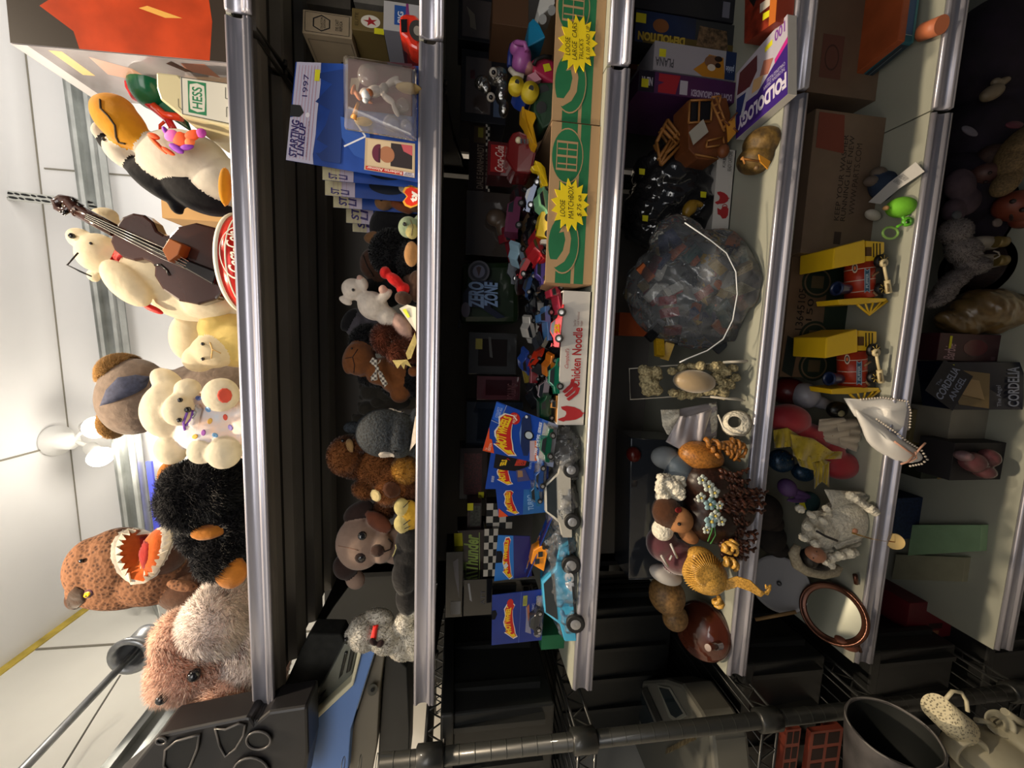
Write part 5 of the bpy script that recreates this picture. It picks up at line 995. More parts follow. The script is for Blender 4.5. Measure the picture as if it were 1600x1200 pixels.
# ---- blue cards with blisters
hb, hor, hye, hred = mat('blue_card_print', hx('1c47a8'), .28, noise=.12, scale=12), M('e2501c', .35), M('f2c81e', .35), M('c8241c', .35)
cardm = M('b9b4b0', .6)
def logo(F, u0, v0, u1, v1, st='HOT WHEELS'):   # flame-shaped logo in a box of the card
    f = lambda a, b_: (u0+(u1-u0)*a, v0+(v1-v0)*b_)
    fl_ = [(0, .02), (-.05, .30), (.06, .62), (.16, .92), (.22, .74), (.36, .94), (.48, 1.0), (.66, .90), (.86, .98), (1.0, .80), (1.02, .45), (.94, .28), (.80, .42), (.62, .40), (.44, .34), (.24, .22), (.10, .16)]
    F.poly([f(*p) for p in fl_], M('e9e2d4', .35)); F.poly([f(.5+(a-.5)*.95, .55+(b_-.55)*.86) for a, b_ in fl_], hred)
    F.poly([f(*p) for p in ((.02, .14), (.0, .35), (.10, .62), (.17, .78), (.2, .5), (.13, .3))], hye); F.disc(*f(.13, .40), (u1-u0)*.04, (v1-v0)*.12, hred, 10)
    F.k += 1; F.b.m(hye); vs, fs = text_mesh(st, 1, 1, .05); o = lambda x, y: F.at(*f(.16+.78*x, .42+.10*math.sin(x*3.1)*1.0+ .06*x+(.40-.08*x)*y))
    bv = [F.b.bm.verts.new(o(x, y)) for x, y in vs]
    for ff in fs:
        try: F.b.bm.faces.new([bv[i] for i in ff]).material_index = F.b.cur
        except ValueError: pass
def bcard(q, label, fn, bl=None, carcol=None, ck='sedan', L=.06, group='blue carded toy cars'):
    e = empty('carded_toy_car', (q[0]+q[1])/2, label, 'toy car pack', group); n = (q[1]-q[0]).cross(q[3]-q[0]).normalized(); n = n if n.dot(CO-q[0]) > 0 else -n
    MB().m(hb).hexa(q, -n*.0010).obj('backing_card', e); F = Face(q); fn(F); F.done(e)
    if bl:
        f = lambda u, v, d: q[0]*(1-u)*(1-v)+q[1]*u*(1-v)+q[2]*u*v+q[3]*(1-u)*v + n*d
        u0, v0, u1, v1, h = bl; fr_ = [f(u0+.04, v0+.05, h), f(u1-.04, v0+.05, h), f(u1-.04, v1-.05, h), f(u0+.04, v1-.05, h)]; bk = [f(u0, v0, .0005), f(u1, v0, .0005), f(u1, v1, .0005), f(u0, v1, .0005)]
        MB().m(pet).hexa(fr_, [b_-a for a, b_ in zip(fr_, bk)]).obj('blister', e, bevel=.002)
        rt = (q[1]-q[0]).normalized(); up = (q[3]-q[0]).normalized(); R3 = Matrix((rt, n.cross(rt)*-1 if False else (-n), up)).transposed()
        ps = car_proto(ck, L)
        Mx = Matrix.Translation(f((u0+u1)/2, v0+.06, h*.45) + up*L*.0) @ R3.to_4x4()
        for k_, mb_ in ps.items():
            if k_ == 'body': mb_.mats = [carcol]
            if k_ == 'windows': mb_.mats = [glassd]
            mb_.bm.transform(Mx)
        cb_ = ps['body'].obj('toy_car_body', e)
        for k_, mb_ in ps.items():
            if k_ != 'body': mb_.obj('wheel' if k_.startswith('wheel') else k_, cb_)
    return e
def art1(F):
    F.poly([(.0, .0), (1, .0), (1, .16), (.0, .24)], M('8f9ab8', .3)); F.poly([(0, .24), (1, .16), (1, .26), (0, .36)], M('3d62b4', .3))
    F.poly([(0, .90), (.48, 1), (.0, 1)], hor); F.poly([(.0, .84), (.26, .92), (.26, 1), (0, 1)], hor); F.text('1st\nEDITION', .03, .90, .18, .98, M('f0e2d0', .4)); F.poly([(.62, .88), (.98, .86), (.98, 1), (.66, .99)], M('2a62c8', .3)); F.text('COLLECT\nTHEM ALL', .70, .89, .92, .96, M('c9d4ea', .4))
    F.line([(.62, 1), (.60, .88), (1, .84)], .0006, M('c9d4ea', .4)); F.disc(.80, .68, .12, .085, hred)
    logo(F, .06, .52, .84, .92); F.text('MATTEL', .71, .66, .89, .70, M('f0e2d0', .4))
    F.poly([(.1, .44), (.28, .50), (.55, .56), (.86, .57), (.97, .52), (.98, .46), (.75, .40), (.4, .36), (.12, .38)], M('28345c', .2)); F.poly([(.3, .51), (.55, .565), (.75, .56), (.5, .53)], M('6f8fc4', .2)); F.disc(.56, .42, .10, .075, M('101218', .3)); F.disc(.56, .42, .075, .055, M('b9c2c8', .2)); F.disc(.92, .51, .03, .02, M('e2e4e8', .2))
    F.poly([(.02, .34), (.45, .39), (.5, .30), (.05, .25)], M('b7a2ac', .4)); F.poly([(.05, .27), (.48, .32), (.5, .29), (.07, .24)], M('c8643c', .4))
    F.text('1998 MODEL SERIES', .18, .255, .92, .30, M('d4dcee', .35), .02, .2); F.line([(.05, .22), (.16, .26)], .002, M('d4dcee', .4)); F.line([(.09, .22), (.18, .25)], .002, M('d4dcee', .4))
q = [P(864, 730, .022), P(872, 664, .022), P(776, 627, .024), P(754, 704, .024)]
bcard(q, 'blue card with orange corner holding a green toy car, upright in front', art1, (.12, .0, .95, .24, .018), paint('14503c'), 'sedan', .055)
def art2(F):
    F.text('Racing Series', .55, .28, .98, .34, M('a9c2e4', .4), .0, .3); logo(F, .14, .56, .8, .86); F.poly([(.55, .92), (1, .92), (1, .3), (.62, .34), (.48, .55), (.5, .8)], M('191518', .3)); F.poly([(.62, .58), (.9, .52), (.92, .36), (.64, .40)], M('b8321c', .4)); F.text('RUSTY\nCAR 12', .66, .42, .88, .54, M('1a1214', .4), .03); F.text('###', .18, .88, .34, .93, M('c9d0e0', .4)); F.poly([(.2, .5), (.5, .55), (.55, .4), (.25, .3)], M('4a4a78', .3)); F.poly([(.32, .5), (.5, .52), (.5, .44), (.34, .42)], M('a07a54', .4))
q = [P(856, 765, .034), P(858, 708, .030), P(768, 702, .036), P(758, 764, .036)]
bcard(q, 'blue racing series card half covered by the orange cornered card', art2, (.1, .02, .8, .25, .014), paint('1c3f7c'), 'racer', .05)
def art3(F):
    logo(F, .05, .56, .6, .86); F.poly([(.0, .8), (.2, .98), (.0, 1)], hor); F.poly([(.0, .0), (1, .0), (1, .4), (.0, .5)], mat('light_blue_print', hx('2f6cae'), .3, noise=.2, scale=20)); F.text('TURBO', .1, .26, .5, .38, M('8fb4dc', .4), .02)
q = [P(854, 800, .044), P(850, 745, .040), P(772, 738, .044), P(779, 808, .046)]
bcard(q, 'blue carded toy car with pale blue lower half leaning behind the racing card', art3, (.35, .04, .95, .32, .014), paint('1f6a9c'), 'sedan', .045)
def art4(F):
    F.poly([(.0, .0), (1, .0), (1, 1), (.0, 1)], mat('azure_card_print', hx('2a74c4'), .3)); F.poly([(0, .48), (1, .52), (1, 0), (0, 0)], M('2c2a6c', .3)); logo(F, .04, .50, .96, .82); F.poly([(.40, 1), (.40, .82), (.56, .80), (.66, .86), (.66, 1)], M('0c1018', .9)); F.poly([(.25, .72), (.33, .78), (.40, .70), (.32, .64)], M('d0d2d4', .5))
q = [P(831, 900, .050), P(828, 838, .046), P(778, 836, .050), P(772, 908, .052)]
bcard(q, 'bright azure carded toy car with an open hanger slot', art4)
# card seen edge-on with orange jeep
def art5(F): logo(F, .08, .50, .6, .92); F.rect(0, 0, 1, .4, M('2a2050', .3))
q = [P(820, 902, .034), P(858, 806, .030), P(843, 800, .050), P(800, 900, .060)] if False else [P(852, 896, .030), P(866, 812, .024), P(846, 812, .048), P(820, 900, .058)]
q = [P(824, 902, .020), P(866, 800, .018), P(858, 800, .046), P(818, 890, .056)]
e = bcard(q, 'blue card seen nearly edge-on holding an orange toy jeep', art5)
jp = mat('orange_plastic', hx('e08a1c'), .3, coat=.3); jb = MB().m(jp).prism([P(829, 881, .022), P(834, 860, .02), P(846, 853, .018), P(857, 858, .016), P(853, 878, .018), P(850, 893, .018)], V(0, .02, 0)).obj('jeep_body', e, bevel=.001)
for x, y in ((840, 877), (845, 866)): MB().m(glassd).hexa([P(x+3, y+4, .0165), P(x+3, y-4, .0165), P(x-4, y-3, .0165), P(x-4, y+5, .0165)], V(0, .001, 0)).obj('window', jb)
for x, y in ((855, 855), (850, 856)): MB().m(tyre).cyl(P(x, y, .016), P(x, y, .018), .003).obj('wheel', jb)
# left blue card
def art6(F):
    F.rect(.0, .0, 1, 1, mat('navy_card_print', hx('17348c'), .25, noise=.2, scale=14)); logo(F, .12, .48, .80, .78); F.disc(.80, .66, .09, .06, hred); F.poly([(.15, .22), (.6, .30), (.72, .36), (.5, .34), (.2, .34)], M('8a8aa0', .3)); F.poly([(.4, .26), (.75, .3), (.7, .34), (.42, .3)], M('b06a4c', .4)); F.rect(.72, .34, .92, .42, M('a8a83c', .5)); F.text('SPEED\nPOINTS', .75, .35, .89, .41, M('16204c', .5)); F.text('37 CLASSIC', .35, .20, .75, .24, M('c9cede', .4)); F.line([(.0, .46), (1, .46)], .0005, M('5a76c0', .3)); F.poly([(.52, 1), (.52, .94), (.62, .90), (.7, .93), (.7, 1)], M('070910', .9))
q = [P(846, 1000, .030), P(853, 920, .026), P(769, 930, .032), P(768, 1008, .034)]
bcard(q, 'navy blue card with a red roundel at the left end of the cards', art6, (.1, .0, .9, .18, .010), paint('20242c'), 'sedan', .05)
# chequered boxes and black thunder box
def dbox(x0, x1, y0, y1, Y, lab, dep=.06): return boxed('racing_car_box', x0, x1, y0, y1, Y, dep, MATS['black_gloss_card'], lab)
e, q, dv = dbox(714, 764, 828, 908, .12, 'black racing car box with green slanted lettering and a yellow price sticker'); F = Face(q)
F.text('Thunder', .22, .35, .92, .80, M('8aa04c', .4), .03, .35); F.line([(.2, .3), (.95, .34)], .0012, M('8aa04c', .4)); F.line([(.3, .18), (.85, .2)], .0008, M('5a6a3c', .4)); F.poly([(.62, 1.08), (.66, .82), (.95, .86), (.95, 1.1)], MATS['price_sticker_yellow']); F.done(e)
F2 = MB()
for (x0, x1, y0, y1, Y, n, m_, lb) in ((756, 776, 826, 900, .09, 7, 3, 'black and white chequered racing flag box, lower'), (760, 800, 786, 826, .10, 4, 4, 'black and white chequered racing flag box, upper')):
    e, q, dv = boxed('chequered_box', x0, x1, y0, y1, Y, .03, MATS['black_gloss_card'], lb+', behind the blue cards'); checks(e, q, n, m_)
e, q, dv = dbox(718, 760, 700, 780, .17, 'dark maroon speckled toy box with a yellow sticker behind the cards'); F = Face(q); F.rect(.1, .2, .9, .85, mat('speckled_red_print', hx('4a1c1e'), .5, noise=.8, scale=300)); F.rect(.02, .1, .14, .3, MATS['price_sticker_yellow']); F.done(e)
e, q, dv = dbox(730, 752, 786, 826, .13, 'black toy box with grey artwork left of the chequered box'); F = Face(q); F.rect(.1, .1, .9, .8, mat('grey_speckle_print', hx('3a3c34'), .5, noise=.8, scale=200)); F.rect(.72, .6, 1, 1, MATS['price_sticker_yellow']); F.done(e)
e, q, dv = boxed('black_toy_case', 696, 722, 862, 965, .10, .07, mat('glossy_black_plastic', (.008, .008, .009), .1, coat=1), 'glossy black plastic toy case at the left rear under the second shelf'); F = Face(q); F.poly([(.3, .2), (.9, .3), (.85, .6), (.6, .45)], M('77757c', .2)); F.rect(.05, .1, .25, .7, M('8a8a8c', .15)); F.done(e)
e, q, dv = boxed('black_toy_case', 724, 768, 905, 962, .09, .05, MATS['glossy_black_plastic'], 'glossy black pack behind the navy blue carded car'); F = Face(q); F.text('ATT', .3, .25, .7, .4, M('4a4a52', .4)); F.poly([(.4, .7), (.9, .8), (.9, .86), (.45, .78)], M('8a8a8c', .15)); F.done(e)
boxed('green_toy_box', 846, 893, 992, 1014, .06, .10, grn, 'green and brown cardboard carton end showing past the navy blue card', zb=Z3)
# ---- bagged stock cars on the lip
def crumple(name, blobs, Y, label, cat, vox, amp, sc_, mt, zmin=None, seed=0):
    lo = [lobe(t, Y) for t in blobs]; co, tri = grow(lo, vox, None, 2); vn, _ = vnormals(co, tri); rs = np.random.RandomState(seed)
    d = np.zeros(len(co))
    for k in range(7):
        ph = rs.rand()*6; dr3 = rs.randn(3); dr3 /= np.linalg.norm(dr3); u_ = co@dr3*sc_*(1+.5*k)+ph; d += (np.abs((u_/math.pi) % 2-1)*2-1)/(1+.4*k)
    co = co + vn*(d*amp)[:, None]
    if zmin is not None: co[:, 2] = np.maximum(co[:, 2], zmin+.0008)
    e = empty(name, V(co[:, 0].mean(), co[:, 1].mean(), co[:, 2].min()), label, cat)
    o_ = bpy.data.objects.new('film', make_mesh('film', co, tri, np.zeros(len(tri), int), [mt], True)); C.objects.link(o_); bpy.context.view_layer.update(); o_.parent = e; o_.matrix_parent_inverse = e.matrix_world.inverted(); return e
film = clear('clear_bag_film', (.95, .96, 1), .06, .06)
def bigcar(px0, py0, px1, py1, Y, h, label, L, top=None, kind='sedan', sticker=None, scol='c9c6c0'):
    a, b_ = P(px0, py0, Y), P(px1, py1, Y); c = (a+b_)/2; d = (b_-a); yaw = 0; pitch = -math.atan2(d.z, d.x)
    return car(kind, c, (R_(-12), pitch, R_(4)), paint(h), label, L)
c1 = bigcar(911, 988, 902, 826, .034, '3f9cc4', 'large sky blue toy stock car numbered 43 inside the left clear bag', .165, kind='sedan')
sk = Face([P(898, 926, -.003), P(896, 894, -.003), P(882, 893, -.003), P(884, 926, -.003)], .0); sk.text('43', .05, .0, .95, 1, M('d8dadd', .4), .06); sk.done(None, 'car_number', label='white number 43 on the sky blue toy stock car', cat='sticker')
sk = Face([P(897, 985, -.003), P(896, 970, -.003), P(889, 970, -.003), P(890, 985, -.003)], .0); sk.poly([(0, 0), (1, 0), (.9, 1), (.1, 1)], M('b8403c', .4)); sk.text('STP', .15, .2, .85, .85, M('d8dadd', .4), .04); sk.done(None, 'bonnet_decal', label='red decal on the bonnet of the sky blue toy stock car', cat='sticker')
c2 = bigcar(903, 838, 903, 690, .034, 'a5a39c', 'large white and grey toy stock car inside the right clear bag beside the blue one', .140, kind='sedan')
sk = Face([P(882, 806, .008), P(878, 764, .008), P(872, 766, .008), P(875, 806, .008)], .0); sk.text('Goodwrench', .0, .0, 1, 1, M('c9c9c4', .4), .02); sk.done(None, 'car_lettering', label='white lettering on the side of the grey toy stock car', cat='sticker')
crumple('clear_bag', [(880, 900, 0, 28, 45, 34, 4, film), (886, 955, 0, 20, 34, 28, 10, film), (872, 850, .5, 24, 30, 28, 0, film)], .028, 'clear crumpled plastic bag around the sky blue stock car, resting over the lip', 'bag', .0025, .0030, 170, film, None, 3)
crumple('clear_bag', [(880, 790, .5, 26, 45, 30, 4, film), (882, 710, .5, 24, 44, 28, 0, film)], .034, 'clear crumpled plastic bag around the grey stock car, right of the blue one', 'bag', .0025, .0030, 170, film, None, 5)
# ================================================================ fourth shelf
def Yo(x, y, z): return G(x, y, z).y
def flatbox(name, pts, z, th, mt, label, cat='box'):   # box lying on the shelf: top corners (reading order) at height z+th
    q = [G(x, y, z+th) for x, y in pts]; e = empty(name, q[0]+V(0, 0, -th), label, cat); MB().m(mt).prism([v+V(0, 0, -th+.0006) for v in q], V(0, 0, th-.0006)).obj('carton', e, bevel=.0006); return e, q
vio = mat('violet_print', hx('3c2478'), .35); wcd = mat('white_card_edge', hx('b9b6b2'), .6)
e, q = flatbox('puzzle_box', ((1231, 22), (1151, 115), (1150, 218), (1231, 147)), Z4, .016, wcd, 'flat violet and white puzzle box lettered along its edge, overlapping the shelf lip')
F = Face(q); F.rect(0, 0, 1, 1, M('b9b4c2', .35)); F.poly([(.0, .34), (.55, .62), (1, .55), (1, 1), (0, 1)], vio); F.poly([(0, .28), (0, .36), (.22, .46), (.22, .40)], M('c02c8a', .4))
F.text('FOLDOLOGY', .02, .70, .96, .90, M('cfcadb', .4), .05); F.text('THE ORIGINAL ORIGAMI\nCHALLENGE PUZZLE', .04, .56, .42, .67, M('b9b2cf', .4)); F.text('100', .04, .04, .22, .18, M('7a3a9c', .4), .02); F.rect(.26, .10, .40, .17, yel)
F.poly([(.55, .08), (.92, .05), (.98, .35), (.7, .42), (.55, .3)], M('5c2a30', .4)); F.poly([(.24, .36), (.42, .26), (.5, .42), (.34, .5)], M('a46a5a', .4)); F.poly([(.42, .45), (.62, .38), (.66, .55), (.5, .58)], M('d0a878', .4)); F.poly([(.72, .45), (.98, .40), (.99, .68), (.8, .66)], M('24346c', .3)); F.poly([(.70, .42), (.76, .40), (.9, .74), (.84, .76)], M('b9bcc6', .3)); F.done(e)
e, q = flatbox('game_box', ((1218, -50), (1165, -30), (1163, 68), (1212, 34)), Z4, .03, M('8a3320', .5), 'orange red picture box lying at the upper right beside the violet puzzle box'); F = Face(q)
F.rect(0, 0, 1, 1, mat('busy_red_print', hx('7d2c1c'), .4, noise=.6, scale=60)); F.rect(.15, .70, .4, .82, yel); F.poly([(.1, .45), (.5, .5), (.5, .66), (.2, .62)], M('c9c0b4', .5)); F.poly([(.5, .2), (.9, .3), (.7, .5)], M('1c1818', .5)); F.poly([(0, .0), (.2, 0), (.2, 1), (0, 1)], M('c06a28', .5)); F.done(e)
def spine(name, x0, x1, y0, y1, hexc, label, art=None, dep=.14, Y=None, zb=Z4, cat='box'):
    Y = Yo(x1, (y0+y1)/2, zb) if Y is None else Y
    e, q, dv = boxed(name, x0, x1, y0, y1, Y, dep, mat('card_'+hexc, hx(hexc), .4, noise=.12, scale=20), label, zb=zb, cat=cat)
    if art: F = Face(q); art(F); F.done(e)
    return e
def a_dem(F): F.rect(0, .4, 1, 1, mat('dusk_sky_print', hx('16264a'), .35, noise=.5, scale=12)); F.rect(0, 0, .32, .92, M('57481f', .4)); F.text('DEMOLITION', .06, .50, .34, .97, M('b39a34', .4), .05, rot=90); F.disc(.6, .75, .22, .08, M('7a4a24', .5)); F.poly([(.1, .05), (.75, .08), (.8, .36), (.15, .38)], mat('rubble_print', hx('6a543c'), .6, noise=.8, scale=150)); F.rect(.6, .90, .9, 1, yel)
spine('game_box', 992, 1147, 27, 76, '2a2c30', 'dark blue game box standing upright with yellow lettering up its spine', a_dem)
def a_pup(F): F.rect(0, 0, 1, 1, M('9f9ca4', .5)); F.poly([(0, .12), (.75, .16), (.8, .34), (.5, .40), (.2, .52), (0, .4)], M('b47a24', .45)); F.rect(0, 0, 1, .13, M('1c2c54', .4)); F.disc(.55, .30, .22, .09, M('7f5a40', .6)); F.disc(.68, .22, .1, .05, M('2a1c18', .6)); F.disc(.35, .3, .12, .05, M('d0c4b4', .6)); F.disc(.45, .22, .09, .035, M('2a1c18', .6)); F.text('PLANA', .15, .76, .45, .98, M('4a4a50', .5), .02, rot=90); F.text('pinkie', .25, .02, .55, .12, M('a9b4cc', .5), .02, rot=90); F.rect(.48, .86, .75, .94, yel)
spine('puzzle_box', 1021, 1150, 73, 118, '9f9ca4', 'white and orange puzzle box with a spotted puppy picture, standing upright', a_pup)
def a_gr(F): F.rect(0, 0, 1, 1, mat('plum_print', hx('4a2450'), .4, noise=.1, scale=30)); F.rect(0, .84, 1, 1, M('181428', .4)); F.poly([(.05, .62), (.95, .58), (.95, .80), (.6, .80), (.55, .74), (.4, .8), (.05, .80)], M('a02430', .45)); F.rect(.08, .50, .75, .58, M('b4b0ba', .5)); F.text("DON'T GET GROUNDED!", .06, .03, .40, .46, M('b6a8bc', .4), .04, rot=90); F.text('NEAR', .3, .86, .7, .97, M('c9c4d0', .4), .02, rot=90); F.rect(.2, .90, .6, .97, yel)
spine('game_box', 997, 1149, 119, 152, '4a2450', 'plum purple game box with a red shirt picture and upright white lettering', a_gr)
def a_kr(F): F.rect(.1, .72, .9, .98, yel); F.rect(.3, .2, .6, .6, M('6a3a5c', .5))
spine('game_box', 1020, 1080, 151, 165, 'a07c44', 'thin kraft coloured box under the plum purple game box', a_kr)
def a_br(F): F.rect(.2, .3, .8, .7, yel)
spine('game_box', 986, 1022, 82, 110, '6a3c26', 'small reddish brown box with a slanted yellow sticker at the top rear', a_br, Y=.2, zb=P(1022, 90, .2).z)
def a_top(F): F.rect(.6, .1, .95, .4, M('2b2c44', .4)); F.rect(.1, .05, .5, .12, M('6a6a78', .4))
spine('game_box', 985, 1150, -40, 24, '1c1c24', 'dark navy box with faded lettering at the upper right corner of the fourth shelf', a_top)
# wooden crates and toy stall
wd1, wd2, wd3 = mat('honey_wood', hx('a97238'), .5, noise=.25, scale=30), mat('russet_wood', hx('7a4524'), .5, noise=.25, scale=30), mat('orange_wood', hx('c98a2c'), .4, noise=.1, scale=20)
def bars(mt, segs, r, Y, name, parent):
    b = MB().m(mt)
    for a, c_ in segs:
        A = P(a[0], a[1], a[2] if len(a) > 2 else Y); B = P(c_[0], c_[1], c_[2] if len(c_) > 2 else Y); b.tube([A, B], r, 4)
    return b.obj(name, parent)
cr_ = empty('toy_crate', P(1060, 220, .14), 'small open slatted wooden toy crate tipped at an angle above the black bag', 'toy crate')
A_, B_, C__, D_ = (1043, 187), (1068, 222), (1052, 220), (1023, 222)
bars(wd1, [((1043, 187), (1070, 221)), ((1038, 193), (1064, 222)), ((1033, 200), (1058, 226)), ((1043, 187), (1026, 222)), ((1026, 222), (1033, 258)), ((1033, 258), (1064, 226)), ((1040, 240), (1062, 220)), ((1052, 220), (1032, 256)), ((1030, 205, .18), (1052, 235, .18)), ((1022, 226, .18), (1040, 262, .18)), ((1048, 218), (1028, 250)), ((1060, 206), (1053, 216))], .0032, .14, 'slats', cr_)
st_ = empty('toy_stall', P(1140, 200, .10), 'brown wooden toy house front with ladders, pale card and an orange sign', 'toy house')
Ys = .11
slab([(1075, 156), (1136, 152), (1142, 178), (1136, 230), (1122, 250), (1090, 248), (1076, 232)], Ys, .05, wd2, 'wall', st_, .002)
slab([(1080, 160), (1112, 158), (1110, 186), (1079, 190)], Ys-.001, .002, M('0e1016', .6), 'window_opening', st_, 0)
bars(wd1, [((1078, 157), (1113, 156)), ((1113, 156), (1111, 190)), ((1111, 190), (1076, 192)), ((1076, 192), (1078, 157)), ((1093, 157), (1092, 190)), ((1105, 220), (1130, 214)), ((1130, 214), (1132, 226)), ((1132, 226), (1104, 230)), ((1104, 230), (1105, 220)), ((1086, 241), (1122, 248))], .002, Ys-.004, 'window_frame', st_)
slab([(1077, 206), (1099, 186), (1107, 206), (1084, 226)], Ys-.014, .002, M('a9a598', .6), 'pale_card', st_, 0)
bars(wd1, [((1112, 160), (1132, 205)), ((1118, 150), (1137, 200)), ((1114, 166), (1122, 162)), ((1119, 178), (1127, 174)), ((1124, 190), (1132, 186)), ((1112, 152), (1126, 150)), ((1126, 150), (1124, 162)), ((1128, 200), (1136, 196))], .0022, Ys-.02, 'ladder', st_)
slab([(1136, 192), (1148, 182), (1150, 208), (1138, 222)], Ys-.03, .002, wd3, 'orange_sign', st_, 0); bars(wd2, [((1141, 188), (1152, 176)), ((1146, 200), (1153, 206)), ((1140, 196), (1132, 188))], .0015, Ys-.033, 'sign_trim', st_)
MB().m(wd2).ball(P(1130, 236, Ys-.02), (.012, .01, .011)).obj('barrel', st_)
# rock
rk = mat('gold_brown_rock', hx('6d5426'), .6, noise=.6, scale=60, bump=.8, col2=hx('2c2012')); yr = Yo(1212, 235, Z4)
blobthing('toy_rock', [(1192, 225, 0, 26, 25, 26, 20, rk), (1180, 250, .6, 24, 22, 24, 0, rk), (1205, 215, .3, 12, 14, 18, 0, rk)], yr+.02, 'gold and brown painted toy rock near the lip behind the violet box', 'toy', .002, Z4)
sg_ = empty('toy_signpost', P(1198, 256, yr), 'tiny orange wooden signpost toy leaning on the painted rock', 'toy'); slab([(1186, 241), (1204, 252), (1200, 264), (1188, 252)], yr-.024, .002, wd3, 'sign', sg_, 0); bars(wd1, [((1158, 248), (1186, 252)), ((1160, 245), (1164, 256))], .0018, yr-.022, 'post', sg_); MB().m(M('6a5234', .4)).ball(P(1182, 262, yr-.02), .004).obj('knob', sg_)
# noodle carton with black bagged things
yn = Yo(1145, 300, Z4)
q = [P(1144, 362, yn), P(1150, 235, yn), P(1118, 235, yn), P(1112, 360, yn)]; q = [V(q[i].x, yn, q[i].z) for i in range(4)]; q[0].z = q[1].z = Z4+.0005; q[3].x = q[0].x; q[2].x = q[1].x; q[2].z = q[3].z
e, F = noodle(q, .2, 'white carton with red hen and jug marks behind the clear bag of bricks')
hen(F, .40, .55, .16, .8, rdp); F.poly([(.16, .25), (.20, .15), (.28, .15), (.31, .3), (.3, .5), (.26, .6), (.28, .8), (.20, .75), (.19, .6), (.15, .45)], rdp); F.ring(.30, .38, .035, .16, .3, rdp); F.text('READY CARTONS', .74, .20, .98, .42, inkb); F.text('KIRBY', .78, .55, .93, .72, inkb); F.done(e)
bkf = mat('black_bag_film', (.02, .02, .022), .12, coat=.8); drk = mat('black_bundle', hx('121316'), .5, noise=.5, scale=60)
crumple('black_toy_bag', [(1050, 290, 2, 62, 62, 50, 0, bkf), (1085, 330, 1, 40, 40, 40, 0, bkf), (1020, 340, 3, 45, 45, 40, 0, bkf)], .20, 'dark glossy plastic bag of toys spilling from the carton behind the brick bag', 'bag', .005, .004, 90, bkf, Z4+.002, 9)
for i, (x, y) in enumerate(((1003, 267), (1099, 303), (1008, 340))): slab([(x-4, y-4), (x+5, y-3), (x+4, y+6), (x-4, y+5)], .13, .001, MATS['price_sticker_yellow'], 'price_sticker', None, 0); o_ = bpy.context.scene.objects[-1] if False else [o for o in C.objects if o.name.startswith('price_sticker') and o.parent is None][-1]; recenter(o_); tag(o_, 'small yellow price sticker on the dark bag, %s' % ('upper right', 'lower right', 'upper left')[i], 'sticker')
blobthing('toy_figure', [(1078, 325, 0, 10, 14, 9, 30, mat('ochre_plastic', hx('8a6a1c'), .4)), (1088, 318, 0, 12, 5, 6, 20, MATS['ochre_plastic']), (1072, 334, 0, 8, 5, 6, 60, MATS['ochre_plastic'])], .115, 'ochre yellow toy figure shape against the dark bag', 'toy')
# bag of bricks
yb_ = Yo(1150, 450, Z4)
def brick_proto():
    b = MB().m(M('c9c6bc', .3)).box((-.016, -.008, 0), (.016, .008, .0096))
    for i in range(4):
        for j in range(2): b.cyl(V(-.012+.008*i, -.004+.008*j, .0096), V(-.012+.008*i, -.004+.008*j, .0114), .0024, n=10)
    return b
bcol = {'red': '8e1d20', 'white': 'b9b7ae', 'dark blue': '1c2c58', 'black': '111214', 'yellow': 'c9a01c', 'orange': 'c0622a', 'dark grey': '3c3f42', 'teal green': '16504c', 'tan': 'b39a62', 'pale grey': '8e8f90'}
bp0 = None; used_b = {}
spots = [(1020, 415, 'red', 25), (1028, 425, 'white', 25), (1008, 425, 'orange', -50), (1040, 470, 'red', 80), (1044, 490, 'red', 80), (1048, 515, 'red', 80), (1018, 458, 'white', 40), (1050, 455, 'white', 60), (1020, 520, 'black', 40), (1026, 514, 'pale grey', 40), (1028, 545, 'yellow', 5), (1042, 548, 'yellow', 10), (1034, 410, 'dark blue', 40), (1036, 380, 'dark blue', -20), (1050, 375, 'dark blue', -30),
 (1165, 480, 'teal green', 40), (1160, 500, 'teal green', -20), (1168, 515, 'orange', -50), (1155, 380, 'orange', 10), (1150, 385, 'pale grey', 50), (1160, 395, 'white', 70), (1165, 410, 'pale grey', 60), (1140, 390, 'dark blue', 40), (1180, 450, 'orange', 80), (1150, 440, 'white', 20), (1145, 455, 'tan', 30), (1120, 415, 'tan', -60), (1130, 425, 'pale grey', 20), (1150, 540, 'dark grey', 40)]
names_b = list(bcol)
for i in range(70):
    if i < len(spots): x, y, cn, an = spots[i]; dy = .03 if i % 2 else .022
    else:
        a_ = 2*math.pi*R0(); r_ = math.sqrt(R0()); x = 1085+85*r_*math.cos(a_); y = 455+80*r_*math.sin(a_); cn = names_b[(i*7) % 10]; an = R0()*180; dy = .035+.06*R0()
    loc = P(x, y, yb_-.02+dy+.02)
    if loc.z < Z4+.004: loc.z = Z4+.004
    rot = (R_(60+40*R0()), R_(an), R_(R0()*50-25)); side = ('top', 'upper middle', 'lower middle', 'bottom')[min(3, max(0, int((x-1000)/45)))]+' '+('right', 'centre', 'left')[min(2, max(0, int((y-370)/57)))]+(' front' if i % 2 else ' rear'); lb = '%s plastic building brick in the %s of the clear bag' % (cn, side)
    if bp0 is None: bp0 = brick_proto().obj('toy_brick', None, label=lb, cat='toy brick', group='loose bricks in the clear bag'); recenter(bp0); o_ = bp0
    else: o_ = bp0.copy(); C.objects.link(o_); o_['label'] = lb
    o_.location = loc; o_.rotation_euler = rot; o_.material_slots[0].link = 'OBJECT'; o_.material_slots[0].material = mat('brick_'+cn.replace(' ', '_'), hx(bcol[cn]), .3, coat=.2)
    used_b[i] = o_
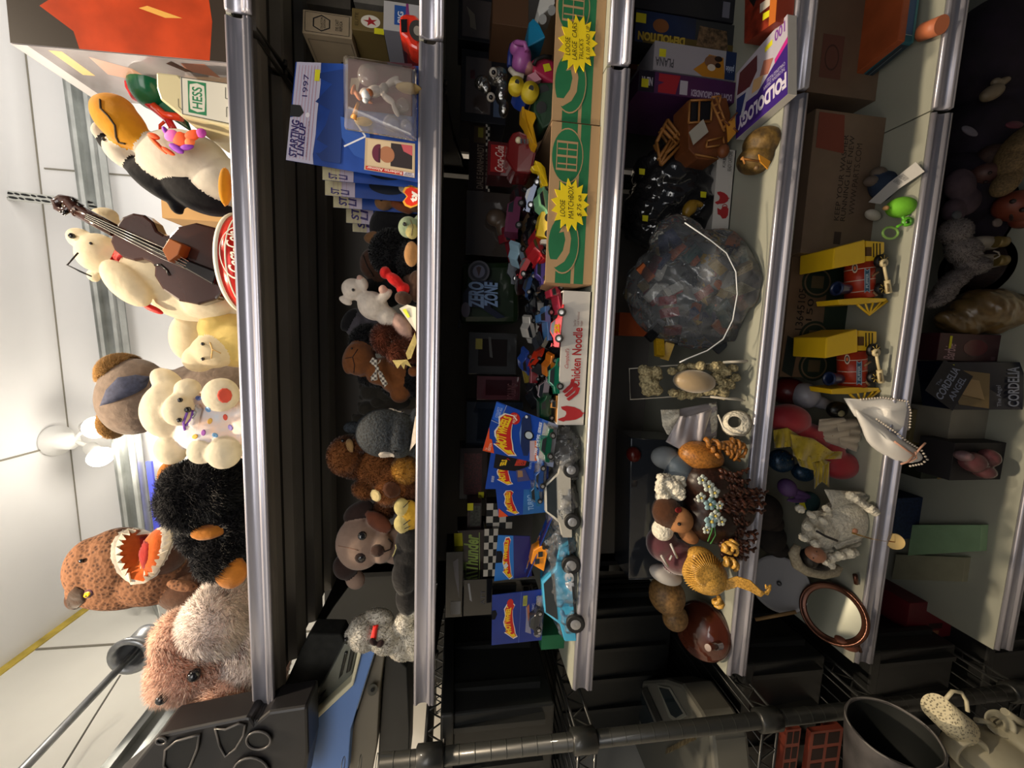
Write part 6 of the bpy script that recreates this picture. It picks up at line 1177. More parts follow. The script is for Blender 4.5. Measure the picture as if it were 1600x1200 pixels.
film2 = clear('cloudy_bag_film', (.80, .84, .90), .08, .10)
crumple('clear_brick_bag', [(1085, 455, 1.5, 100, 92, 80, 0, film2), (1145, 460, 0, 42, 70, 50, 0, film2), (1060, 380, 0, 40, 40, 30, 50, film2), (1075, 358, 0, 12, 14, 10, 0, film2)], yb_+.02, 'large clear plastic bag of building bricks sitting on the fourth shelf', 'bag', .004, .0045, 60, film2, Z4+.001, 21)
b = MB().m(M('c9cdd2', .25)); b.tube([P(x, y, yb_-.075) for x, y in ((1070, 348), (1110, 375), (1135, 395), (1150, 425), (1152, 460), (1145, 500), (1130, 530), (1105, 548), (1075, 560), (1062, 566))], .0011, 6); single('bag_zip_edge', b, 'white sealed edge of the clear brick bag curving across its front', 'bag edge')
slab([(1130, 452), (1158, 440), (1182, 452), (1156, 462)], yb_-.055, .003, mat('perforated_cream', hx('b3aa8a'), .5, noise=.5, scale=500, tex='voronoi'), 'cream_plate', None, 0); o_ = [o for o in C.objects if o.name == 'cream_plate'][0]; recenter(o_); tag(o_, 'cream perforated toy plate behind the film of the brick bag', 'toy plate')
b = MB().m(M('a3481c', .6)).box((P(985, 525, .22).x, .20, P(985, 500, .22).z-.03), (P(985, 490, .22).x, .24, P(962, 500, .22).z)); single('orange_block', b, 'dull orange block in the dark behind the brick bag', 'toy')
# lace chair in a wire frame
lace = mat('cream_lace', hx('b8ab84'), .85, noise=.45, scale=260, bump=.9, col2=hx('6a5f42')); lacew = mat('ivory_lace', hx('e2dccb'), .85, noise=.22, scale=200, bump=.9); sat = mat('beige_satin', hx('a08a6a'), .35, sheen=.5)
yl_ = Yo(1165, 600, Z4)+.01
lc = empty('lace_doll_chair', P(1160, 600, yl_), 'cream lace doll chair with a beige satin cushion in a white wire frame', 'doll furniture')
MB().m(M('c4beb0', .4)).tube([P(1163, 566, yl_-.02), P(1050, 571, yl_), P(983, 576, yl_+.01), P(985, 624, yl_+.01), P(1062, 619, yl_), P(1150, 622, yl_-.02), P(1164, 626, yl_-.02)], .0012, 6).obj('wire_frame', lc)
def cluster(mt, pts, Y, r, nm, par, sub=1, jit=.0):   # ruffled rosettes
    lo = [lobe((x+jit*(R0()-.5), y+jit*(R0()-.5), (R0()-.5)*1.2, r*(.8+.5*R0()), r*(.8+.5*R0()), r, R0()*90, mt), Y) for x, y in pts]; co, tri = grow(lo, .0022, None, 1); vn, _ = vnormals(co, tri); co = co + vn*(np.sin(co[:, [0]]*900+co[:, [2]]*700)*np.cos(co[:, [1]]*800)*.0012)
    o_ = bpy.data.objects.new(nm, make_mesh(nm, co, tri, np.zeros(len(tri), int), [mt])); C.objects.link(o_); bpy.context.view_layer.update()
    if par: o_.parent = par; o_.matrix_parent_inverse = par.matrix_world.inverted()
    return o_
cluster(lace, [(1003+8*R0()+22*((k % 4)/4), 578+10*(k//4)+4*R0()) for k in range(16)], yl_, 7, 'lace_rosettes', lc)
lo = [lobe((1085, 596, 0, 32, 18, 18, 5, sat), yl_-.02)]; co, tri = grow(lo, .002, None, 2); o_ = bpy.data.objects.new('cushion', make_mesh('cushion', co, tri, np.zeros(len(tri), int), [sat])); C.objects.link(o_); bpy.context.view_layer.update(); o_.parent = lc; o_.matrix_parent_inverse = lc.matrix_world.inverted()
cluster(lace, [(1050+15*k, 580-8*math.sin(k*.6)) for k in range(6)]+[(1052+13*k, 614+3*math.sin(k)) for k in range(7)]+[(1118+6*(k % 4), 572+9*(k//2)) for k in range(11)]+[(1145, 575), (1150, 590), (1140, 600)], yl_-.015, 7, 'lace_edging', lc)
MB().m(M('c4beb0', .4)).tube([P(1168, 564, yl_-.03), P(1130, 566, yl_-.02)], .0022, 6).tube([P(1160, 625, yl_-.035), P(1110, 620, yl_-.02)], .0022, 6).obj('rocker', lc)
# sheer dress and lace hat
def cloth(name, pts, Y, mt, par=None, lean=0., wave=.003, freq=9, n=18, rows=14, th=0, **k):
    """hanging cloth between two edges: pts = two lists of photo points (one edge and the opposite edge)"""
    A, B = pts; b = MB().m(mt)
    def along(L, t): t *= len(L)-1; i = min(int(t), len(L)-2); f_ = t-i; return (L[i][0]*(1-f_)+L[i+1][0]*f_, L[i][1]*(1-f_)+L[i+1][1]*f_)
    g = []
    for r in range(rows+1):
        v = r/rows; row = []
        for c_ in range(n+1):
            u = c_/n; a = along(A, u); b2 = along(B, u); x = a[0]*(1-v)+b2[0]*v; y = a[1]*(1-v)+b2[1]*v
            row.append(b.bm.verts.new(P(x, y, Y + lean*v + wave*math.sin(u*freq*6.28+v*2)*(.3+v) + .003*math.sin(u*3.1*freq+4*v))))
        g.append(row)
    for r in range(rows):
        for c_ in range(n): f = b.bm.faces.new((g[r][c_], g[r][c_+1], g[r+1][c_+1], g[r+1][c_])); f.smooth = True
    o = b.obj(name, par, **k); m_ = o.modifiers.new('s', 'SOLIDIFY'); m_.thickness = th or .0008
    return o
shr = clear('sheer_white_cloth', (.75, .70, .74), .6, .45)
dr2 = empty('doll_dress', P(1120, 660, yl_), 'sheer white doll dress with lace hem crumpled beside the lace chair', 'doll clothes')
cloth('sheer_skirt', ([(1055, 640), (1060, 662), (1062, 690)], [(1120, 628), (1122, 660), (1118, 690)]), yl_, shr, dr2, freq=3)
cloth('sheer_bodice', ([(1032, 640), (1035, 665), (1042, 678)], [(1062, 640), (1062, 662), (1064, 690)]), yl_-.01, lacew, dr2, freq=2, wave=.004)
cloth('sheer_veil', ([(1040, 690), (1066, 704), (1095, 695)], [(1062, 650), (1080, 650), (1112, 640)]), yl_-.02, shr, dr2, freq=3)
cloth('lace_hem', ([(1108, 630), (1110, 660), (1112, 685)], [(1119, 630), (1121, 660), (1118, 685)]), yl_-.004, lacew, dr2, wave=.001)
ht = empty('lace_hat', P(1150, 660, yl_-.02), 'white lace trimmed doll hat lying near the lip', 'doll clothes')
b = MB().m(lacew); b.lathe([(.010, .014), (.020, .006), (.024, 0), (.019, .004), (.010, .010)], P(1150, 662, yl_-.03), V(.35, -.6, .7), 26); b.obj('brim', ht); MB().m(M('cbc6ba', .4)).tube([P(1122, 648, yl_-.03), P(1130, 668, yl_-.04), P(1145, 678, yl_-.05), P(1165, 680, yl_-.05)], .0016, 6).obj('band', ht)
# dolls' hair and bonnets
def hair(name, strands, mt, label, cat='doll', r=.0022, curl=.0, turns=6, par=None, n=7, Y=.05, base=None):
    b = MB().m(mt)
    for pts in strands:
        L = [P(x, y, Y+(d[0]/100 if d else 0)) for x, y, *d in pts]; path = []
        N = 10*(len(L)-1)
        for i in range(N+1):
            t = i/N*(len(L)-1); k = min(int(t), len(L)-2); f_ = t-k; p = L[k].lerp(L[k+1], f_)
            if curl: a = turns*6.28*i/N; d_ = (L[-1]-L[0]).normalized(); s1 = d_.cross(V(0, 1, 0)).normalized(); s2 = d_.cross(s1); p = p + (s1*math.cos(a)+s2*math.sin(a))*curl
            path.append(p)
        b.tube(path, [r*(1-.4*i/N) for i in range(N+1)], n)
    return b.obj(name, par) if par else single(name, b, label, cat)
hgin, hbr, hbl = mat('ginger_hair', hx('a0682c'), .4, noise=.5, scale=300), mat('dark_brown_hair', hx('2c1a14'), .35, noise=.5, scale=300), mat('golden_hair', hx('c99a48'), .27, noise=.45, scale=350)
yd = Yo(1165, 710, Z4)
steel_b = mat('steel_blue_satin', hx('46525e'), .3, sheen=.4)
bn_ = blobthing('doll_bonnet', [(1040, 715, 1, 22, 18, 16, 0, M('7f858a', .6)), (1062, 730, 0, 24, 20, 18, 30, steel_b), (1050, 745, 0, 14, 12, 12, 0, steel_b), (1075, 748, -1, 12, 9, 10, 50, steel_b)], yd+.01, 'steel blue satin doll bonnet with a pale brim above the curls', 'doll clothes', .002)
dg_ = empty('ginger_doll', P(1150, 710, yd), 'doll lying face down with glossy ginger curls below the blue bonnet', 'doll')
lo = [lobe((1095, 712, 0, 34, 22, 24, 10, hgin), yd)]; co, tri = grow(lo, .0025, None, 2); o_ = bpy.data.objects.new('head', make_mesh('head', co, tri, np.zeros(len(tri), int), [hgin])); C.objects.link(o_); bpy.context.view_layer.update(); o_.parent = dg_; o_.matrix_parent_inverse = dg_.matrix_world.inverted()
hair('ringlets', [[(1100+8*k, 690+6*((k*7) % 5), -2), (1125+6*k % 40, 695+7*((k*5) % 5), -2.5), (1148+2*k, 700+6*((k*3) % 5), -2)] for k in range(7)], hgin, None, r=.0042, curl=.0055, turns=3, par=dg_, Y=yd)
db_ = empty('brunette_doll', P(1180, 790, yd-.02), 'doll lying face down with dark brown ringlets under a spray of white flowers', 'doll')
lo = [lobe(t, yd) for t in ((1105, 750, 0, 38, 32, 34, 0, hbr), (1110, 810, 0, 40, 36, 36, 0, hbr), (1100, 785, .5, 30, 40, 30, 0, hbr), (1145, 790, -.5, 30, 36, 28, 0, hbr))]; co, tri = grow(lo, .0025, None, 2); o_ = bpy.data.objects.new('head', make_mesh('head', co, tri, np.zeros(len(tri), int), [hbr])); C.objects.link(o_); bpy.context.view_layer.update(); o_.parent = db_; o_.matrix_parent_inverse = db_.matrix_world.inverted()
st = []
for k in range(30):
    y0 = 735+4.7*k; x0 = 1120+12*R0(); x1 = 1160+25*R0()+(18 if 755 < y0 < 800 else 0); st.append([(x0, y0, -3.5+R0()), ((x0+x1)/2, y0+8*R0(), -4+R0()), (x1, y0+14*(R0()-.3), -4+R0())])
hair('ringlets', st, mat('chestnut_ringlets', hx('4a2a1e'), .3, noise=.5, scale=300), None, r=.0036, curl=.0028, turns=6, par=db_, Y=yd)
fw_ = empty('flower_spray', P(1110, 800, yd-.05), 'spray of pale blue and white cloth flowers with green stems on the brown ringlets', 'flowers'); ptl = M('c3ccc4', .6); pbl = M('8fb0b8', .6); stm = M('3c7a3c', .6)
for i, (x, y, s_, c_) in enumerate(((1098, 750, 7, ptl), (1108, 760, 8, ptl), (1117, 770, 8, ptl), (1096, 778, 7, ptl), (1110, 788, 9, pbl), (1125, 790, 6, ptl), (1118, 806, 8, ptl), (1112, 815, 10, pbl), (1128, 815, 7, ptl), (1105, 828, 6, ptl))):
    b = MB().m(c_); c0 = P(x, y, yd-.045)
    for k in range(5): a = 6.28*k/5; b.ball(c0+V(math.cos(a)*s_*.00075, .001, math.sin(a)*s_*.00075), (s_*.0006, .0015, s_*.0006), None, 1)
    b.m(M('b9a850', .6)).ball(c0+V(0, -.001, 0), s_*.0003, None, 1); b.obj('flower', fw_)
b = MB().m(stm)
for pts in ([(1098, 752), (1112, 770), (1120, 795)], [(1112, 775), (1118, 792), (1124, 800)], [(1116, 808), (1112, 830), (1106, 846)], [(1116, 820), (1118, 836), (1110, 850)], [(1108, 765), (1116, 782)]): b.tube([P(x, y, yd-.040) for x, y in pts], .0011, 5)
b.obj('stems', fw_, kind='stuff')
# white frill doll and brown puppet
cluster(lacew, [(1032+8*(k % 5), 746+9*(k//5)+3*R0()) for k in range(20)], yd-.005, 7, 'lace_ruffle', None); o_ = [o for o in C.objects if o.name == 'lace_ruffle'][0]; recenter(o_); tag(o_, 'ivory lace ruffle of a doll dress between the blue bonnet and brown dog', 'doll clothes')
p = Plush('plush_dog', yd-.005, [(1042, 800, 0, 22, 24, 20, 0, felt('cocoa_brown_plush', '5a3620')), (1062, 812, -1, 20, 20, 16, 20, mat('tan_muzzle', hx('a8744a'), .8, noise=.15)), (1035, 828, 0, 16, 16, 14, 0, lacew), (1075, 835, 0, 18, 12, 12, 40, MATS['tan_muzzle'])], 'small brown plush dog with tan muzzle and red mouth among the doll heads', 'plush toy', .002)
p.bead(1061, 818, 2.6); p.oval(1060, 797, 6, 5, mat('red_mouth_felt', hx('8a1f1c'), .8), 'mouth')
mar = mat('burgundy_velvet', hx('4a1422'), .8, sheen=.6, noise=.3, scale=60)
dd = empty('burgundy_doll', P(1080, 870, yd), 'doll in a burgundy velvet dress with white collar lying among the hair', 'doll')
lo = [lobe(t, yd) for t in ((1035, 850, 1, 24, 26, 20, 0, mar), (1060, 870, 0, 26, 26, 22, 0, mar), (1040, 898, 1, 26, 14, 14, 20, M('b4b0ac', .7)), (1070, 880, -.5, 12, 16, 14, 0, M('b58a78', .5)))]; ms = list(dict.fromkeys(l[2] for l in lo)); co, tri = grow(lo, .002, None, 2); o_ = bpy.data.objects.new('dress', make_mesh('dress', co, tri, face_mats(co, tri, lo, ms), ms)); C.objects.link(o_); bpy.context.view_layer.update(); o_.parent = dd; o_.matrix_parent_inverse = dd.matrix_world.inverted()
bars(M('b4b0ac', .7), [((1048, 850), (1058, 872)), ((1033, 868), (1044, 885)), ((1046, 875), (1050, 868))], .002, yd-.024, 'collar', dd)
# blondes
db2 = empty('blonde_doll', P(1130, 890, yd-.02), 'doll lying face down with glossy golden curls and a ponytail hanging over the lip', 'doll')
Yb2 = yd-.03
lo = [lobe(t, Yb2) for t in ((1100, 895, 0, 32, 30, 30, 20, hbl), (1095, 870, .5, 20, 14, 18, 0, hbl))]; co, tri = grow(lo, .0025, None, 2); o_ = bpy.data.objects.new('head', make_mesh('head', co, tri, np.zeros(len(tri), int), [hbl])); C.objects.link(o_); bpy.context.view_layer.update(); o_.parent = db2; o_.matrix_parent_inverse = db2.matrix_world.inverted()
st = []
for k in range(44):
    a = k/44*2*math.pi; cx, cy = 1115, 903; st.append([(cx, cy, -3.2), (cx-8+20*math.cos(a), cy-4+18*math.sin(a), -2.9), (1100+33*math.cos(a), 895+31*math.sin(a), -.6)])
hair('combed_hair', st, hbl, None, r=.0016, par=db2, Y=Yb2, n=5)
for cv in ([(1128, 856, -2), (1142, 853, -2.5), (1150, 862, -2)], [(1132, 862, -2), (1146, 852, -2.8), (1148, 846, -2)], [(1130, 876, -2), (1145, 880, -2.5), (1150, 886, -2)], [(1118, 935, -2), (1124, 945, -2.3), (1120, 940, -2)]): hair('curl', [cv], hbl, None, r=.004, curl=.006, turns=2.5, par=db2, Y=Yb2)
hair('ponytail', [[(1130+i*.5, 915+i*2-6, -2.5), (1152, 908+i*2.2-6, -3.2), (1172, 914+i*2.4-6, -4), (1188, 928+i*1.4-5, -4.5), (1199, 929-i, -4.5), (1204, 920-i, -4.5), (1196, 914+i, -4.5)] for i in range(7)], hbl, None, r=.0021, par=db2, Y=Yb2, n=6)
ds = blobthing('blonde_wig', [(1042, 930, 0, 26, 28, 24, 10, mat('ash_blonde_hair', hx('7a5c36'), .5, noise=.5, scale=200)), (1055, 965, 0, 18, 20, 16, 30, MATS['ash_blonde_hair'])], yd+.03, 'dim ash blonde doll head behind the brown round stand', 'doll')
# clear-lidded dark case
cs = empty('glass_display_case', P(1012, 790, .2), 'long dark display case with clear glossy lid at the rear of the doll heads', 'case'); q = zfix([P(1013, 905, .17), P(1010, 690, .17), P(986, 684, .17), P(982, 905, .17)], Z4+.001); MB().m(mat('smoky_clear_plastic', (.03, .035, .045), .05, coat=1)).hexa(q, V(0, .08, 0)).obj('lid', cs, bevel=.002)
MB().m(M('55565a', .3, .6)).tube([q[0]+V(0, -.002, .002), q[1]+V(0, -.002, .002)], .0015, 6).tube([q[3], q[0]], .0012, 6).obj('edge_trim', cs); blobthing('red_ornament', [(990, 710, 0, 11, 12, 10, 0, mat('dull_red_gloss', hx('5a1712'), .3))], .165, 'dull red rounded ornament at the end of the glass display case', 'ornament')
# round wooden stand
wdm = mat('mahogany', hx('4a2216'), .16, noise=.25, scale=10, coat=.6); yw_ = Yo(1130, 985, Z4)+.02
rs2 = empty('wooden_stand', P(1110, 985, yw_), 'glossy mahogany oval wooden stand with stepped rings at the left end of the fourth shelf', 'stand'); c0 = P(1098, 985, yw_); axs = V(-.35, -.62, -.50).normalized() if False else V(-.25, -.25, .93).normalized()
axs = (CO-c0).normalized(); ax3 = (axs+V(-.25, 0, .55)).normalized(); b = MB().m(wdm); pr = [(0, .022), (.030, .022), (.032, .019), (.037, .018), (.039, .014), (.046, .012), (.050, .006), (.052, 0), (.048, -.006), (0, -.006)]
b.lathe(pr, c0, ax3, 44); b.obj('stepped_disc', rs2)
MB().m(wdm).cyl(P(1106, 1012, yw_-.080), P(1124, 1008, yw_-.060), .0055, .0075).obj('peg', rs2)
# ================================================================ fifth shelf
kb = mat('shaded_cardboard', hx('7d6450'), .85, noise=.08, scale=10)
def a_k1(F): F.rect(.12, .55, .45, .85, M('6b4438', .8)); F.ring(.28, .7, .1, .1, .15, M('4c3028', .8))
spine('cardboard_carton', 1270, 1382, -60, 152, '75604e', 'large plain brown carton standing at the right rear of the fifth shelf', a_k1, dep=.08, zb=Z5)
def a_k2(F): F.text('KEEP YOUR WASHER\nRUNNING LIKE NEW', .25, .42, .85, .58, M('2c221c', .8)); F.poly([(.72, .55), (.98, .6), (.98, .95), (.74, .95)], M('7a3c2c', .8)); F.text('WWW.PARTS.COM', .3, .30, .8, .38, M('3c3028', .8)); F.rect(.08, .45, .17, .55, M('3c3028', .8))
spine('cardboard_carton', 1262, 1372, 175, 400, '6f5b4a', 'long brown carton with faint printing and a red patch, rear of the fifth shelf', a_k2, dep=.08, zb=Z5)
def a_k3(F):
    F.rect(0, 0, 1, .38, M('1c2c1e', .7))
    for u, v in ((.80, .55), (.35, .5), (.1, .45)): F.disc(u, v, .13, .26, M('1d2a1c', .7)); F.ring(u, v, .11, .22, .12, M('6b5840', .7)); F.rect(u-.05, v-.1, u+.05, v+.1, M('57492f', .7))
    F.text('13645105', .40, .72, .74, .84, inkb); F.text('150', .48, .58, .66, .68, inkb)
    F.poly([(.0, .8), (.3, .75), (.35, .95), (.05, .98)], M('16201a', .7))
spine('cardboard_carton', 1228, 1322, 402, 590, '6d5640', 'brown carton with green round crate icons and handwriting behind the locomotives', a_k3, dep=.08, zb=Z5)
# orange wooden wagon
yw = Yo(1440, 40, Z5)
wg = empty('wooden_wagon', P(1440, 40, yw), 'orange and teal wooden toy wagon with peg wheels at the upper right', 'toy wagon'); orw = mat('orange_stained_wood', hx('a5502a'), .5, noise=.25, scale=18); teal = mat('teal_paint', hx('2c6270'), .5, noise=.2, scale=12); tbl = mat('blue_panel', hx('1a4a78'), .35)
yt = yw+.0
z1 = P(1413, 60, yw).z; z0 = P(1455, 60, yw).z
xl = P(1420, 66, yw).x; 
bq = [V(xl, yw, Z5+.012), V(xl+.26, yw, Z5+.012), V(xl+.26, yw, z1), V(xl, yw, z1)]
MB().m(teal).hexa(bq, V(-.02, .10, 0)).obj('body', wg, bevel=.001); MB().m(orw).hexa([bq[3]+V(-.001, -.002, 0), bq[2]+V(.001, -.002, 0), bq[2]+V(.001, -.002, .014), bq[3]+V(-.001, -.002, .014)], V(-.02, .112, .004)).obj('roof', wg, bevel=.0015)
F = Face(bq); F.rect(.04, .25, 1, .98, tbl); F.rect(.28, .35, 1, .8, M('0f2c54', .4)); F.rect(.32, .4, .36, .9, M('3c8ab4', .4)); F.rect(.40, .4, .44, .9, M('3c8ab4', .4)); F.rect(0, .0, 1, .22, M('4a8488', .5)); F.line([(.04, .25), (.04, 1)], .001, M('a9b4b4', .4)); F.done(wg, 'side_panel')
F = Face([bq[0]+V(-.02, .10, 0), bq[0], bq[3], bq[3]+V(-.02, .10, 0)]); F.rect(.05, .1, .95, .95, M('24303c', .4)); F.line([(.1, .5), (.9, .5)], .001, M('8a969c', .4)); F.done(wg, 'end_panel')
b = MB().m(mat('salmon_paint', hx('c0704c'), .45)); a_ = G(1474, 42, Z5)+V(0, 0, .0135); b.cyl(a_+V(.004, .020, 0), a_+V(-.004, -.008, 0), .013, n=24); b.obj('wheel_peg', wg)
MB().m(mat('natural_dowel', hx('b07840'), .5)).lathe([(.004, 0), (.009, .001), (.010, .006), (.007, .010), (.004, .008)], P(1420, 100, yw+.06), V(-.4, -.9, 0), 18).obj('axle_cap', wg)
# lime key chain, tag and blue figure
lm = mat('lime_plush', hx('6fb82c'), .8, noise=.08, scale=60); lmp = mat('lime_plastic', hx('5aa82c'), .35); yk = Yo(1425, 330, Z5)
kc = empty('plush_keychain', P(1410, 330, yk), 'lime green plush ball head with a clip lying on the fifth shelf', 'keychain'); p = None
lo = [lobe(t, yk+.01) for t in ((1408, 324, 0, 18, 16, 15, 0, lm), (1384, 325, 0, 4, 4, 4, 0, mat('tan_nub', hx('b08a5a'), .7)))]; ms = list(dict.fromkeys(l[2] for l in lo)); co, tri = grow(lo, .0014, Z5+.001, 3); o_ = bpy.data.objects.new('head', make_mesh('head', co, tri, face_mats(co, tri, lo, ms), ms)); C.objects.link(o_); bpy.context.view_layer.update(); o_.parent = kc; o_.matrix_parent_inverse = kc.matrix_world.inverted()
MB().m(lmp).tube([P(1410, 338, yk), P(1414, 346, yk), P(1419, 344, yk), P(1418, 350, yk), P(1408, 351, yk), P(1402, 354, yk)], .0022, 7).lathe([(.004, 0), (.008, .001), (.008, .004), (.004, .005)], P(1416, 347, yk), V(0, -1, .4), 18).obj('swivel', kc)
ring_ = [P(1391+12*math.cos(t), 364+9*math.sin(t), yk+.01) for t in [6.28*i/18 for i in range(18)]]; MB().m(clear('lime_clear_clip', (.45, .8, .2), .2, .5)).tube(ring_, .0022, 7, closed=True).obj('clip', kc)
tgq = [G(1357, 316, Z5+.02), G(1376, 319, Z5+.018), G(1445, 268, Z5+.01), G(1431, 253, Z5+.012)]; tg_ = empty('paper_tag', tgq[0], 'white folded paper tag with tiny print beside the lime key chain', 'tag'); md_ = [tgq[0].lerp(tgq[3], .5)+V(0, 0, .004), tgq[1].lerp(tgq[2], .5)+V(0, 0, .004)]
MB().m(M('b7b5b2', .7)).prism([tgq[0], tgq[1], md_[1], md_[0]], V(0, 0, .0005)).prism([md_[0], md_[1], tgq[2], tgq[3]], V(0, 0, .0005)).obj('paper', tg_); F = Face([md_[0]+V(0, 0, .0008), md_[1]+V(0, 0, .0008), tgq[2]+V(0, 0, .0008), tgq[3]+V(0, 0, .0008)]); F.text('SURFACE WASH ONLY\nALL NEW MATERIALS', .15, .1, .8, .5, M('5c5c60', .7)); F.done(tg_)
p = Plush('plush_figure', yk+.05, [(1385, 292, 0, 26, 22, 16, 50, mat('navy_plush', hx('1c2a40'), .9, noise=.2)), (1372, 270, 0, 10, 9, 9, 0, M('5a4e44', .8)), (1364, 336, 0, 8, 12, 7, -60, M('b3aca0', .8)), (1415, 284, -1, 7, 14, 7, 60, M('a8a294', .8)), (1360, 283, 0, 8, 8, 8, 0, M('5c5048', .8))], 'small navy plush figure with white feet under the paper tag', 'plush toy', .0018, Z5)
# locomotives
def loco(ox, oy, label, first=None):
    yl = Yo(1392+ox, 440+oy, Z5); e = empty('toy_locomotive', P(1392+ox, 432+oy, yl), label, 'toy locomotive', 'toy locomotives on the fifth shelf')
    W_ = lambda x, y, d=0: P(x+ox, y+oy, yl+d); yy = mat('loco_yellow', hx('ecc022'), .3, coat=.3); rd_ = mat('loco_red', hx('a8321c'), .35, noise=.08); blk_ = M('0e0f12', .45); bl_ = mat('loco_blue', hx('1d2c50'), .3, coat=.4); crm_ = M('cdbd94', .4)
    MB().m(yy).prism([W_(1352, 374, -.006), W_(1353, 410, -.006), W_(1302, 420, -.006), W_(1304, 387, -.006)], V(0, .07, .0)).obj('roof', e, bevel=.002)
    b = MB().m(yy).prism([W_(1353, 376), W_(1382, 378), W_(1382, 394), W_(1370, 408), W_(1353, 408)], V(0, .05, 0)); b.obj('cab', e, bevel=.001)
    MB().m(mat('loco_window', hx('5a3a10'), .5)).hexa([W_(1362, 400, -.001), W_(1362, 386, -.001), W_(1353.5, 386, -.001), W_(1353.5, 400, -.001)], V(0, .002, 0)).obj('window', e)
    b = MB().m(blk_)
    for k in range(3): b.hexa([W_(1366+k*5, 402-k*2, -.001), W_(1366+k*5, 380, -.001), W_(1365+k*5, 380, -.001), W_(1365+k*5, 402-k*2, -.001)], V(0, .001, 0))
    b.obj('cab_grooves', e)
    c0, c1 = W_(1343, 408, .022), W_(1343, 466, .022); rr_ = .022; MB().m(rd_).cyl(c0, c1, rr_, n=32).obj('boiler', e)
    b = MB().m(M('c9b9a8', .5)); axd_ = (c1-c0).normalized()
    for t in (.22, .52, .82):
        c = c0.lerp(c1, t); b.lathe([(rr_+.0002, -.0006), (rr_+.0004, 0), (rr_+.0002, .0006)], c, axd_, 32)
    b.obj('boiler_bands', e)
    def onb(t, a): c = c0.lerp(c1, t); return c + V(0, -math.cos(a), math.sin(a))*(rr_+.0014)
    b = MB().m(M('8fa0b0', .4)); F_ = Face([onb(.42, -.1), onb(.98, -.1), onb(.98, .22), onb(.42, .22)] if False else [onb(.90, .22), onb(.25, .22), onb(.25, .58), onb(.90, .58)]); F_.poly([(0, 0), (.08, .5), (0, 1), (1, 1), (.92, .5), (1, 0)], M('8fa0b0', .4)); F_.poly([(.06, .15), (.12, .5), (.06, .85), (.94, .85), (.88, .5), (.94, .15)], M('36566c', .4)); F_.text('PUFFER', .2, .25, .8, .75, M('a9b6bc', .4), .04); F_.done(e, 'name_badge')
    F_ = Face([onb(.36, .95), onb(.10, .95), onb(.10, 1.3), onb(.36, 1.3)]); F_.disc(.5, .5, .5, .5, M('bfb0a0', .5)); F_.disc(.5, .5, .35, .35, M('3c3030', .5)); F_.disc(.5, .5, .2, .2, M('c96a3c', .5)); F_.done(e, 'round_badge')
    fn_ = W_(1326, 452, .018); MB().m(bl_).lathe([(.008, 0), (.009, .008), (.012, .022), (.013, .026), (.010, .027), (.009, .02)], fn_, V(0, 0, 1), 24, True).obj('funnel', e)
    MB().m(blk_).prism([W_(1366, 404, .005), W_(1380, 404, .005), W_(1380, 468, .005), W_(1366, 468, .005)], V(0, .04, 0)).obj('chassis', e)
    for (x, y, r) in ((1381, 407, .0115), (1381, 450, .0105)):
        b = MB().m(blk_).lathe([(0, 0), (r*.8, 0), (r, .001), (r, .008)], W_(x, y, -.008), V(0, 1, 0), 24).m(M('b9a050', .4))
        for k in range(7): a = 6.28*k/7; c = W_(x, y, -.0085); b.tube([c+V(math.cos(a)*r*.3, 0, math.sin(a)*r*.3), c+V(math.cos(a)*r*.85, 0, math.sin(a)*r*.85)], .0005, 4)
        b.obj('wheel', e)
    b = MB().m(crm_).tube([W_(1381, 412, -.013), W_(1383, 425, -.013), W_(1386, 440, -.013)], .0024, 8).lathe([(.003, -.002), (.0068, -.002), (.0068, .002), (.003, .002)], W_(1381, 411, -.013), V(0, 1, 0), 22); b.tube([W_(1386, 438, -.013), W_(1389, 458, -.013)], .0045, 8); b.obj('coupling_rod', e); MB().m(M('6c5c3c', .5)).tube([W_(1387, 443, -.0175), W_(1388.5, 456, -.0175)], .0014, 6).obj('rod_slot', e)
    MB().m(M('8a6a4c', .5)).tube([W_(1362, 432, .0), W_(1372, 425, .0)], .002, 6).tube([W_(1364, 456, .0), W_(1370, 462, .0)], .002, 6).obj('cylinder_fittings', e)
    MB().m(yy).prism([W_(1310, 468, 0), W_(1345, 465, 0), W_(1386, 466, 0), W_(1386, 471, 0), W_(1340, 476, 0), W_(1312, 476, 0)], V(0, .045, 0)).obj('buffer_beam', e, bevel=.001)
    b = MB().m(yy)
    apex = W_(1358, 492, .005); 
    for a in ((1340, 475), (1352, 474), (1364, 473), (1376, 472), (1386, 471)): b.tube([W_(*a, .0), apex], .0017, 6)
    b.tube([W_(1340, 476, 0), apex, W_(1386, 470, 0)], .0022, 6); b.obj('cowcatcher', e); return e
loco(0, 0, 'red and yellow plastic locomotive, the right of the two on the fifth shelf'); loco(-12, 140, 'red and yellow plastic locomotive beside the white satin pillow, the left of two')
